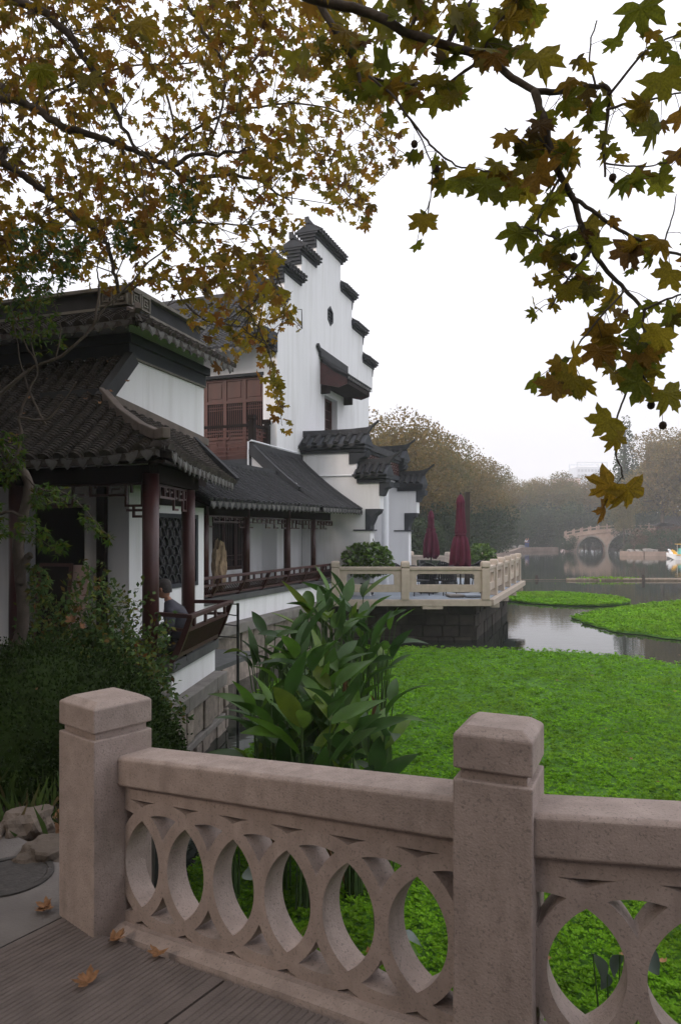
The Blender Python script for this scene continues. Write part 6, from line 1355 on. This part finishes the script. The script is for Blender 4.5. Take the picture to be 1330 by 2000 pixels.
def where(px):
    return ('just right of the white stepped walls' if px < 790 else 'above the farther maroon parasol' if px < 850 else 'behind the nearer maroon parasol' if px < 915 else 'right of the timber post' if px < 960 else 'over the far kerb path' if px < 1050 else 'left of the arched bridge' if px < 1112 else 'behind the left arch of the bridge' if px < 1165 else 'behind the right arch of the bridge' if px < 1235 else 'on the right bank near the pavilion roof')
ORD = 'leftmost second third fourth fifth sixth seventh eighth ninth tenth eleventh twelfth thirteenth fourteenth fifteenth sixteenth seventeenth eighteenth nineteenth twentieth'.split() + ['twenty-%s' % w_ for w_ in 'first second third fourth fifth sixth seventh eighth ninth'.split()] + ['thirtieth'] + ['thirty-%s' % w_ for w_ in 'first second third fourth fifth sixth seventh eighth ninth'.split()]
def ranked(items):                    # items: (kind word, px) -> 'third brown tree from the left ...'
    out = []
    for kd, px in items:
        rk = sorted(p_ for q_, p_ in items if q_ == kd).index(px); out.append('%s %s%s, %s' % (ORD[rk], kd, '' if rk == 0 else ' from the left', where(px)))
    return out
RL_ = ranked([(desc[q_[0]], q_[1]) for q_ in row])
for k, (kd, px, Y, yt, sx) in enumerate(row): plant(kd, px, Y, yt, RL_[k], k=k, sx=sx, group=GT)
low = [(800, 44, 985), (835, 52, 975), (868, 60, 985), (895, 66, 975), (925, 72, 978), (955, 84, 985), (985, 112, 985), (1012, 124, 990), (1040, 126, 985), (1066, 127, 990), (1092, 126, 975), (1112, 128, 1000), (1140, 136, 985), (1175, 138, 990), (1205, 138, 980), (1240, 134, 985), (1275, 126, 985), (1310, 124, 980), (825, 47, 1020), (960, 96, 1020), (770, 42, 1000), (1000, 133, 1005), (1055, 134, 1005), (1160, 146, 1000), (1220, 144, 1000)]
RL_ = ranked([(desc['green'], q_[0]) for q_ in low])
for k, (px, Y, yt) in enumerate(low): plant('green', px, Y, yt, RL_[k], k=k, group='evergreens under the far trees')
plant('cone', 1222, 118, 808, 'tall narrow cypress rising above the bridge behind the hanging leaves', zb=-.8, sx=1.05)
plant('olive', 1218, 101, 958, 'slim greenish tree on the right bank with its trunk before the bridge', zb=-.8, sx=.62, k=1)
plant('olive', 1186, 118.5, 1000, 'small drooping tree overhanging the bridge parapet', zb=-.8, sx=.5, k=2)
isl_ = [('shrub', 1226, 96, 1060), ('red', 1244, 97, 1042), ('shrub', 1254, 98, 1036), ('red', 1266, 99, 1030), ('shrub', 1283, 98, 1034), ('red', 1300, 99, 1022), ('shrub', 1322, 97, 1036), ('shrub', 1250, 94.6, 1062), ('shrub', 1272, 95, 1055), ('shrub', 1345, 97, 1030)]
RL_ = ranked([('reddish right bank bush' if q_[0] == 'red' else 'dark green right bank bush', q_[1]) for q_ in isl_])
for k, (kd, px, Y, yt) in enumerate(isl_): plant(kd, px, Y, yt, RL_[k].split(',')[0] + (', before the bridge end' if px < 1240 else ', below the dark pavilion roof' if px > 1280 else ', above the kerb'), zb=-.8, k=k, cat='shrub', group='bushes on the right bank')
shore = [(1112, 117.5, 1045), (1100, 119, 1052), (1122, 119, 1056), (905, 62, 1050), (870, 56, 1046), (940, 74, 1048), (968, 92, 1050), (990, 113, 1052), (1008, 122, 1054), (1042, 123, 1050), (1060, 124, 1052), (1078, 124, 1054), (1090, 122, 1050), (1132, 132, 1050), (1150, 133, 1052), (1168, 133, 1050), (1190, 133, 1048), (1206, 132, 1046), (850, 50, 1050), (828, 46, 1050), (924, 68, 1050), (955, 82, 1052), (1240, 133, 1046), (1276, 132, 1044)]
RL_ = ranked([('dark green waterside bush', q_[0]) for q_ in shore])
for k, (px, Y, yt) in enumerate(shore): plant('shrub', px, Y, yt, RL_[k], k=k, cat='shrub', group='bushes along the far shore')
for k, (px, Y, w_, h_) in enumerate(((1230, 94.8, .4, .4), (1246, 94.4, .6, .35), (1264, 93.8, .8, .55), (1276, 93.6, .45, .4), (972, 111, 1.0, .6), (985, 119, .9, .6), (1000, 119.5, 1.2, .5), (1018, 120, .8, .6))):
    x = (px - CX) / FP * Y; o = rock('shore_rock', ORD[k % 4] + ' pale shore rock from the left, ' + ('on the right bank above the kerb' if px > 1100 else 'on the far bank above the kerb path'), (x, Y, -.7), (w_, .6, h_), k * 1.7, 'coping', 2); o['group'] = 'pale rocks along the shore'
# bridge
BR = Frame(38.2, 118.2, -14); bt = thing('arched_bridge', 'pinkish stone bridge with two round arches and post parapet across the lake', 'bridge', (BR.o[0], BR.o[1], WZ), math.radians(-14))
BL = 17.0; wB = 3.2
def deck(u): return 3.5 - 1.25 * (max(0, 10.0 - u) / 10.0) ** 2 - .012 * max(0, u - 10)      # above the water
arch = [(4.1, 2.15, 2.5), (9.3, 2.6, 2.9)]
def und(u):
    for c, a_, h_ in arch:
        if abs(u - c) < a_: return h_ * math.sqrt(max(0, 1 - ((u - c) / a_) ** 2))
    return -.5
us_ = sorted(set([BL * k / 120 for k in range(121)] + [c + s * a_ * f for c, a_, h_ in arch for s in (-1, 1) for f in (1, .999, .985, .95, .9)]))
mb = MB()
for u0, u1 in zip(us_[:-1], us_[1:]):
    um = (u0 + u1) / 2; ina = any(abs(um - c) < a_ for c, a_, h_ in arch); l0, l1 = (und(u0), und(u1)) if ina else (-.5, -.5)
    if ina: l0, l1 = max(l0, 0 if und(u0) < 0 else l0), max(l1, 0 if und(u1) < 0 else l1)
    for y in (0, wB): mb.add([(u0, y, l0), (u1, y, l1), (u1, y, deck(u1)), (u0, y, deck(u0))], [(0, 1, 2, 3) if y == 0 else (3, 2, 1, 0)])
    mb.add([(u0, 0, l0), (u1, 0, l1), (u1, wB, l1), (u0, wB, l0)], [(3, 2, 1, 0)]); mb.add([(u0, 0, deck(u0)), (u1, 0, deck(u1)), (u1, wB, deck(u1)), (u0, wB, deck(u0))], [(0, 1, 2, 3)])
mb.add([(0, 0, -.5), (0, 0, deck(0)), (0, wB, deck(0)), (0, wB, -.5)], [(0, 1, 2, 3)]); mb.build('body', M['bridge'], bt)
for c, a_, h_ in arch:
    mb = MB(); N = 22
    for k in range(N):
        w0, w1 = PI * k / N, PI * (k + 1) / N; p = lambda w_, f: (c - (a_ + f) * math.cos(w_), 0, (h_ + f) * math.sin(w_))
        mb.ext([p(w0, .01), p(w1, .01), p(w1, .24), p(w0, .24)], (0, -.08, 0))
    mb.build('arch_ring', M['coping'], bt)
mb = MB()
for k in range(30): u0, u1 = BL * k / 30, BL * (k + 1) / 30; mb.bar((u0, -.05, deck(u0) - .06), (u1, -.05, deck(u1) - .06), .2, .16)
mb.build('string_course', M['bridge'], bt)
for k in range(14):
    u = BL * k / 13; mb = MB(); mb.box(u - .12, u + .12, -.04, .2, deck(u), deck(u) + 1.15); mb.box(u - .09, u + .09, -.01, .17, deck(u) + 1.15, deck(u) + 1.3); mb.build('parapet_post', M['bridge'], bt)
    mb = MB(); mb.box(u - .12, u + .12, wB - .2, wB + .04, deck(u), deck(u) + 1.15); mb.build('parapet_post', M['bridge'], bt)
    if k < 13:
        v = BL * (k + 1) / 13; 
        for y in (.08, wB - .08):
            mb = MB(); mb.bar((u, y, deck(u) + .9), (v, y, deck(v) + .9), .16, .14); mb.bar((u, y, deck(u) + .28), (v, y, deck(v) + .28), .12, .42); mb.build('parapet_rail', M['bridge'], bt)
# pavilion roof on the right bank
pvx = P(1330, 1020, 104); pav_t = thing('lakeside_pavilion', 'dark pavilion with curved tiled roof on the right bank', 'pavilion', (pvx.x, pvx.y, -.8)); mb = MB()
ez, rz_ = zat(1028, 104) + .8, zat(1002, 104) + .8; hw, hd = 3.9, 2.8; N = 8; vs = []; fs = []
for j in range(N + 1):
    f = j / N; z = ez + (rz_ - ez) * (f ** 1.6); x_ = hw * (1 - f * .72); y_ = hd * (1 - f)
    vs += [(-x_ - .35 * (1 - f) ** 3, -y_, z + .5 * max(0, 1 - f * 3)), (0, -y_, z), (x_ + .35 * (1 - f) ** 3, -y_, z + .5 * max(0, 1 - f * 3)), (x_, 0, z), (x_ + .35 * (1 - f) ** 3, y_, z + .5 * max(0, 1 - f * 3)), (0, y_, z), (-x_ - .35 * (1 - f) ** 3, y_, z + .5 * max(0, 1 - f * 3)), (-x_, 0, z)]
for j in range(N):
    for k in range(8): fs.append((j * 8 + k, j * 8 + (k + 1) % 8, j * 8 + 8 + (k + 1) % 8, j * 8 + 8 + k))
fs.append(tuple(range(7, -1, -1))); mb.add(vs, fs); mb.build('roof', M['tile'], pav_t)
for k in range(22):
    x_ = -hw + hw * 2 * (k + .5) / 22; mb = MB(); pl = []
    for j in range(N + 1):
        f = j / N; lim = hw * (1 - f * .72)
        if abs(x_) < lim: pl.append((x_, -hd * (1 - f) - .02, ez + (rz_ - ez) * (f ** 1.6) + .04))
    if len(pl) > 1: mb.tube(pl, .07, 5); mb.build('tile_course', M['tile'], pav_t)
MB().box(-1.2, 1.2, -.12, .12, rz_ - .05, rz_ + .3).build('ridge', M['ridge'], pav_t)
for x_ in (-2.8, -.95, .95, 2.8):
    for y_ in (-2, 2): mb = MB(); mb.lathe([(.14, 0), (.14, ez)], 10, (x_, y_, 0)); mb.build('column', M['darkwood'], pav_t)
MB().box(-2.9, 2.9, -2.1, 2.1, 0, .3).build('platform', M['coping'], pav_t); MB().box(-2.9, 2.9, 1.9, 2.0, .3, ez).build('back_screen', M['darkwood'], pav_t)
# distant building
td = 600; bx0, bx1 = (1126 - CX) / FP * td, (1186 - CX) / FP * td; t = thing('office_tower', 'pale office block far beyond the trees, fading into the haze', 'building', ((bx0 + bx1) / 2, td, -2)); hwB = (bx1 - bx0) / 2; zt = zat(912, td) + 2
MB().box(-hwB, hwB, 0, 22, 0, zt).build('wall', M['tower'], t)
mb = MB()
for x_ in (-hwB, hwB - .8): mb.box(x_, x_ + .8, 0, .8, zt, zt + 3.4); mb.box(x_, x_ + .8, 20, 21, zt, zt + 3.4)
mb.box(-hwB, hwB, 0, .8, zt + 3.4, zt + 4.2); mb.box(-hwB, hwB, 20, 21, zt + 3.4, zt + 4.2); mb.build('roof_frame', M['tower'], t)
wm = MB(); wm.box(-.95, .95, -.15, .01, 0, 2.2); wme = bpy.data.meshes.new('window'); wme.from_pydata(wm.v, [], wm.f); wme.materials.append(M['towerglass']); wme.update()
for j in range(6):
    for k in range(9): link('window', wme, t, (-hwB + 1.7 + k * (2 * hwB - 3.4) / 8, 0, zt - 4.2 - j * 4.3))
t = thing('low_building', 'pale pink low building showing over the trees beside the office tower', 'building', ((1110 - CX) / FP * 420, 420, -2)); zl = zat(934, 420) + 2; MB().box(-7, 7, 0, 12, 0, zl).build('wall', M['pink'], t); MB().box(-7.4, 7.4, -.4, 12.4, zl, zl + .7).build('cornice', M['tower'], t)
# floating boom, stake, boats
bo = thing('floating_boom', 'long weathered bamboo boom with weeds floating across the lake', 'boom', (14.3, 44.2, WZ))
mb = MB(); mb.tube([(0, 0, .05), (3, -.1, .07), (8, -.25, .06), (14, -.2, .07)], .10, 8); mb.build('pole', M['boom'], bo); mb = MB(); mb.tube([(.5, .25, .05), (6, .12, .07), (14, .1, .06)], .09, 8); mb.build('pole', M['boom'], bo)
mb = MB(); mb.tube([(0, 0, .06), (-2.6, .05, .05), (-5, .2, .04)], .018, 5); mb.build('rope', M['boom'], bo)
p_ = P(1257, 1130, 43.6); mb = MB(); mb.tube([(p_.x - 14.3, -.5, -.6), (p_.x - 14.3, -.5, .42)], .09, 8); mb.build('stake', M['pole'], bo)
n = 400; pos = np.stack([rng.normal(2.6, .9, n), rng.normal(0, .12, n), np.full(n, .12)], 1); V, F = scatter([(0, 0, 0), (.3, .5, .05), (0, 1, 0), (-.3, .5, .05)], [(0, 1, 2, 3)], pos, frames(unit(rv(n) + np.array([0, 0, .6])), rv(n)), rng.uniform(.08, .2, n)); tag(link('weeds', npmesh('weeds', V, F, M['cress']), bo), kind='stuff')
q = P(1047, 1131, 45); t = thing('mooring_stake', 'short dark wooden stake sticking out of the water left of the boom', 'stake', (q.x, q.y, WZ - .4)); mb = MB(); mb.tube([(0, 0, 0), (.02, 0, .7)], .09, 8); mb.build('post', M['pole'], t); mb = MB(); mb.tube([(.14, .05, 0), (.13, .05, .55)], .06, 7); mb.build('side_post', M['pole'], t)
def pedal_boat(label, px, py, Y, c1, c2, rz, duck=False):
    q = P(px, py, Y); t = thing('pedal_boat', label, 'boat', (q.x, Y, WZ), rz, 'pedal boats by the right bank'); mb = MB(); secs = []
    for x_, w_, z0, z1 in ((-1.6, .35, .15, .55), (-1.3, .62, -.1, .62), (-.4, .75, -.15, .5), (.6, .72, -.15, .5), (1.3, .55, -.05, .62), (1.75, .12, .25, .75)): secs.append([(x_, -w_, z1), (x_, -w_ * .8, z0), (x_, w_ * .8, z0), (x_, w_, z1)])
    vs = [p for s in secs for p in s]; fs = [(0, 1, 2, 3), (23, 22, 21, 20)]
    for j in range(5):
        for k in range(4): fs.append((j * 4 + k, j * 4 + 4 + k, j * 4 + 4 + (k + 1) % 4, j * 4 + (k + 1) % 4))
    mb.add(vs, fs); mb.build('hull', M[c1], t, smooth=False, bevel=.03)
    MB().box(-1.2, 1.2, -.74, .74, .5, .58).build('deck_stripe', M[c2], t, bevel=.02); MB().box(-.5, .0, -.5, .5, .58, .8).build('seat', M[c2], t, bevel=.03); MB().box(-.62, -.48, -.5, .5, .7, 1.2).build('seat_back', M[c2], t, bevel=.03)
    mb = MB(); mb.tube([(1.1, 0, .6), (1.3, 0, .95), (1.55, 0, 1.1)], [.25, .16, .1], 10); mb.build('bow_figure', M[c2 if duck else c1], t)
    for x_ in (-.6, .7):
        for y_ in (-.6, .6): mb = MB(); mb.tube([(x_, y_, .55), (x_, y_, 1.75)], .025, 6); mb.build('canopy_post', M['white'], t) if duck else None
    if duck: MB().box(-.85, .95, -.75, .75, 1.75, 1.82).build('canopy', M['yellow'], t, bevel=.03)
pedal_boat('white and teal pedal boat moored at the right edge', 1324, 1088, 84, 'white', 'teal', PI + .35); pedal_boat('yellow and white pedal boat half cut off by the photo edge', 1338, 1092, 80, 'white', 'yellow', PI - .1, True)

# unseen evergreens added behind and beside the walkway to block low light
for lb, x, y, hh, k in (('unseen evergreen added to shade the left end of the verandah', -7.8, 3.0, 6.6, 1), ('added unseen evergreen blocking light before the hidden left end of the verandah', -8.8, 6.2, 8.5, 2), ('added unseen evergreen blocking light at the far left', -12.5, -1.5, 7.5, 0), ('added unseen evergreen blocking light behind the left post', -12.0, -6.5, 7.5, 2), ('added unseen evergreen blocking light, nearest behind the walkway', -2.5, -8.0, 8.0, 0), ('tall added evergreen blocking light behind the walkway on the left', -5.5, -11.5, 10.0, 1), ('tall added evergreen blocking light straight behind the walkway', .5, -12.5, 10.5, 2), ('tall added evergreen blocking light behind the walkway on the right', 6.5, -11.0, 10.0, 0)):
    tm, cm, H_ = PRO['green'][k]; t = thing('evergreen_tree', lb, 'tree', (x, y, -.13), k * 1.3, 'unseen evergreens added for shade'); t.scale = (hh / H_,) * 3; link('trunk', tm, t); link('crown', cm, t)
# ------------------------------------------------------------------ people
def skin_body(name, J, E, mt, parent, root=0, lvl=2):
    me = bpy.data.meshes.new(name); me.from_pydata([j[:3] for j in J], E, []); me.materials.append(M[mt]); o = link(name, me, parent)
    sk = o.modifiers.new('skin', 'SKIN'); sk.use_smooth_shade = True
    for v, j in zip(me.skin_vertices[0].data if me.skin_vertices else [], J): v.radius = (j[3], j[4] if len(j) > 4 else j[3])
    if not me.skin_vertices:
        me.attributes  # layer is created by the modifier
    ss = o.modifiers.new('sub', 'SUBSURF'); ss.levels = lvl; ss.render_levels = lvl
    return o
def blob_mesh(name, spine, mt, parent, n=18):     # closed ring surface: spine = list of (centre, rx, ry, axis_x, axis_y)
    mb = MB(); vs = []; fs = []
    for c, rx, ry, ax, ay in spine:
        for k in range(n): w_ = 2 * PI * k / n; vs.append(Vector(c) + Vector(ax) * (rx * math.cos(w_)) + Vector(ay) * (ry * math.sin(w_)))
    for j in range(len(spine) - 1):
        for k in range(n): fs.append((j * n + k, j * n + (k + 1) % n, (j + 1) * n + (k + 1) % n, (j + 1) * n + k))
    fs += [tuple(range(n - 1, -1, -1)), tuple(range((len(spine) - 1) * n, len(spine) * n))]
    mb.add(vs, fs); return mb.build(name, M[mt], parent, smooth=True)
def ensure_skin(me):
    if not me.skin_vertices:
        bm = bmesh.new(); bm.from_mesh(me); bm.verts.layers.skin.verify(); bm.to_mesh(me); bm.free()
def skinned(name, J, E, mt, parent, lvl=2, root=0):
    me = bpy.data.meshes.new(name); me.from_pydata([j[:3] for j in J], E, []); ensure_skin(me); me.materials.append(M[mt])
    for k, (v, j) in enumerate(zip(me.skin_vertices[0].data, J)): v.radius = (j[3], j[4] if len(j) > 4 else j[3]); v.use_root = (k == root)
    o = link(name, me, parent); sk = o.modifiers.new('skin', 'SKIN'); sk.use_smooth_shade = True; ss = o.modifiers.new('sub', 'SUBSURF'); ss.levels = lvl; ss.render_levels = lvl; return o
def head(parent, body, c, fwd, up, s=1.0, mthair='hair'):
    """one ring surface from neck to crown with brow, nose, lips and chin; ears and hair as children of the body"""
    f = Vector(fwd).normalized(); u = Vector(up).normalized(); u = (u - f * u.dot(f)).normalized(); sd = f.cross(u); c = Vector(c); n = 24; vs = []; fs = []
    rows = [(-.125, .045, .050, -.025), (-.105, .060, .066, -.005), (-.085, .066, .086, .006), (-.06, .070, .094, .006), (-.03, .073, .097, .004), (0, .076, .100, .0), (.03, .078, .102, -.004), (.06, .075, .099, -.008), (.09, .062, .082, -.012), (.108, .04, .054, -.014), (.115, .012, .016, -.015)]
    for z, rx, ry, oy in rows:
        for k in range(n):
            w_ = 2 * PI * k / n; x, y = rx * math.cos(w_), ry * math.sin(w_) + oy; fr = max(0, math.sin(w_)) ** 10
            y += fr * {-.125: 0, -.105: .008, -.085: .006, -.06: .012, -.03: .026, 0: .012, .03: .006}.get(z, 0)
            vs.append(c + (sd * x + f * y + u * z) * s)
    for j in range(len(rows) - 1):
        for k in range(n): fs.append((j * n + k, j * n + (k + 1) % n, (j + 1) * n + (k + 1) % n, (j + 1) * n + k))
    fs += [tuple(range(n - 1, -1, -1)), tuple(range((len(rows) - 1) * n, len(rows) * n))]
    mb = MB(); mb.add(vs, fs); mb.build('head', M['skin'], parent, smooth=True)
    for sg in (-1, 1):
        mb = MB(); e_ = c + (sd * sg * .077 + f * -.008 + u * -.01) * s; ring = [e_ + (f * .018 * math.cos(w_) + u * .031 * math.sin(w_)) * s for w_ in [2 * PI * k / 10 for k in range(10)]]; mb.ext(ring, sd * sg * .016 * s); mb.build('ear', M['skin'], parent, smooth=True)
        mb = MB(); mb.lathe([(.002, -.006), (.009, -.003), (.009, .003), (.002, .006)], 8, tuple(c + (sd * sg * .03 + f * .088 + u * .012) * s)); mb.build('eye', M['dark'], parent)
    vs = []; fs = []; hr = [(-.06, .074, .095, -.018, -.3), (-.02, .081, .106, -.012, -.1), (.03, .085, .110, -.012, .35), (.07, .083, .108, -.012, .9), (.10, .068, .088, -.014, 1), (.122, .04, .055, -.015, 1), (.130, .008, .01, -.015, 1)]
    for z, rx, ry, oy, cut in hr:
        for k in range(n):
            w_ = 2 * PI * k / n; y = math.sin(w_); yy = min(y, cut); j_ = 1 + .03 * math.sin(7 * w_ + z * 40); vs.append(c + (sd * rx * j_ * math.cos(w_) + f * (ry * yy * j_ + oy) + u * z) * s)
    for j in range(len(hr) - 1):
        for k in range(n): fs.append((j * n + k, j * n + (k + 1) % n, (j + 1) * n + (k + 1) % n, (j + 1) * n + k))
    fs += [tuple(range((len(hr) - 1) * n, len(hr) * n))]; mb = MB(); mb.add(vs, fs); mb.build('hair', M[mthair], parent, smooth=True)
# the man on the bench, seen from behind his left shoulder, leaning forward
mo = Vector((-2.07, 9.25, .06)); man = thing('person', 'person with short grey hair in a slate jacket sitting on the verandah bench', 'person', mo)
J = [(0, 0, .11, .13, .13), (-.03, 0, .28, .12, .15), (-.09, 0, .45, .12, .17), (-.155, 0, .60, .085, .12), (-.205, 0, .70, .05, .05), (-.245, 0, .77, .05, .05),
     (-.13, -.18, .56, .055), (-.16, -.25, .32, .045), (-.36, -.16, .33, .036), (-.42, -.12, .36, .028), (-.13, .18, .56, .055), (-.16, .25, .32, .045), (-.36, .16, .34, .036), (-.42, .12, .37, .028),
     (-.05, -.10, .09, .09), (-.44, -.12, .10, .068), (-.46, -.12, -.28, .045), (-.45, -.12, -.36, .035), (-.58, -.13, -.39, .032), (-.05, .10, .09, .09), (-.44, .12, .10, .068), (-.46, .12, -.28, .045), (-.45, .12, -.36, .035), (-.58, .13, -.39, .032)]
E = [(0, 1), (1, 2), (2, 3), (3, 4), (4, 5), (3, 6), (6, 7), (7, 8), (8, 9), (3, 10), (10, 11), (11, 12), (12, 13), (0, 14), (14, 15), (15, 16), (16, 17), (17, 18), (0, 19), (19, 20), (20, 21), (21, 22), (22, 23)]
JB = [j[:3] + tuple(x * (.72 if k in (0, 1, 2, 3, 6, 7, 10, 11, 14, 15, 19, 20) else 1) for x in j[3:]) for k, j in enumerate(J)]; skinned('body', JB, E, 'skin', man)
JJ = [J[k][:3] + tuple(x + (.03 if k > 5 else .022) for x in J[k][3:]) for k in (0, 1, 2, 3, 6, 7, 8, 10, 11, 12)] + [(-.20, 0, .675, .075), (-.222, 0, .725, .062)]
skinned('jacket', JJ, [(0, 1), (1, 2), (2, 3), (3, 4), (4, 5), (5, 6), (3, 7), (7, 8), (8, 9), (3, 10), (10, 11)], 'jacket', man)
JJ = [J[k][:3] + tuple(x + .016 for x in J[k][3:]) for k in (0, 14, 15, 16, 19, 20, 21)]; skinned('trousers', JJ, [(0, 1), (1, 2), (2, 3), (0, 4), (4, 5), (5, 6)], 'trousers', man)
for k in (17, 22): skinned('shoe', [J[k][:3] + (.05,), J[k + 1][:3] + (.045,)], [(0, 1)], 'blackwood', man, 1)
for sg, k in ((-1, 9), (1, 13)):
    b = Vector(J[k][:3]); hd = sub('hand', man); palm = [(b.x, b.y, b.z, .026, .016), (b.x - .05, b.y - sg * .012, b.z + .012, .038, .016), (b.x - .085, b.y - sg * .02, b.z + .016, .036, .014)]; skinned('palm', palm, [(0, 1), (1, 2)], 'skin', hd, 1)
    for q_, (dy, L_) in enumerate(((-.03, .06), (-.01, .072), (.01, .068), (.028, .052))):
        s0 = Vector((b.x - .08, b.y - sg * .02 + dy, b.z + .016)); skinned('finger', [tuple(s0) + (.009,), tuple(s0 + Vector((-L_ * .5, 0, .0))) + (.0085,), tuple(s0 + Vector((-L_ * .75, -sg * .01, -.022))) + (.008,), tuple(s0 + Vector((-L_ * .7, -sg * .015, -.045))) + (.007,)], [(0, 1), (1, 2), (2, 3)], 'skin', hd, 1)
    s0 = Vector((b.x - .03, b.y - sg * .03, b.z + .02)); skinned('thumb', [tuple(s0) + (.011,), tuple(s0 + Vector((-.035, -sg * .022, .018))) + (.010,), tuple(s0 + Vector((-.06, -sg * .018, .012))) + (.008,)], [(0, 1), (1, 2)], 'skin', hd, 1)
head(man, None, (-.285, 0, .865), (-1, .12, -.12), (-.12, 0, 1), 1.02)
# people on the far bank, a few pixels tall
def walker(label, px, Y, rz, top, bottom, seed):
    q = P(px, 1060, Y); t = thing('person', label, 'person', (q.x, Y, -.75), rz, 'people on the far bank'); r = random.Random(seed)
    J = [(0, 0, .92, .12, .10), (0, 0, 1.15, .13, .10), (0, 0, 1.38, .15, .10), (0, 0, 1.5, .05, .05), (0, .01, 1.62, .085, .095), (0, .0, 1.70, .07, .08), (-.2, 0, 1.36, .05), (-.25, .03, 1.08, .04), (-.22, .14, .88, .032), (.2, 0, 1.36, .05), (.25, -.02, 1.08, .04), (.23, .08, .86, .032), (-.1, 0, .85, .085), (-.11, .06, .47, .06), (-.11, -.02, .08, .04), (-.11, .12, .03, .035), (.1, 0, .85, .085), (.11, -.04, .47, .06), (.11, -.12, .08, .04), (.11, .02, .03, .035)]
    E = [(0, 1), (1, 2), (2, 3), (3, 4), (4, 5), (2, 6), (6, 7), (7, 8), (2, 9), (9, 10), (10, 11), (0, 12), (12, 13), (13, 14), (14, 15), (0, 16), (16, 17), (17, 18), (18, 19)]
    skinned('body', J, E, 'skin', t, 1)
    skinned('top', [J[k][:3] + tuple(x + .02 for x in J[k][3:]) for k in (0, 1, 2, 6, 7, 9, 10)], [(0, 1), (1, 2), (2, 3), (3, 4), (2, 5), (5, 6)], top, t, 1)
    skinned('trousers', [J[k][:3] + tuple(x + .018 for x in J[k][3:]) for k in (0, 12, 13, 14, 16, 17, 18)], [(0, 1), (1, 2), (2, 3), (0, 4), (4, 5), (5, 6)], bottom, t, 1)
    skinned('hair', [(0, -.02, 1.66, .095, .10), (0, -.02, 1.73, .075, .08)], [(0, 1)], 'hair', t, 1)
walker('person in a pale top and blue trousers standing on the far bank', 1027, 119.5, .4, 'shirt', 'blue', 1)
walker('person in dark blue clothes next to the pale topped one on the far bank', 1031, 120.3, 2.0, 'blue', 'blue', 2)
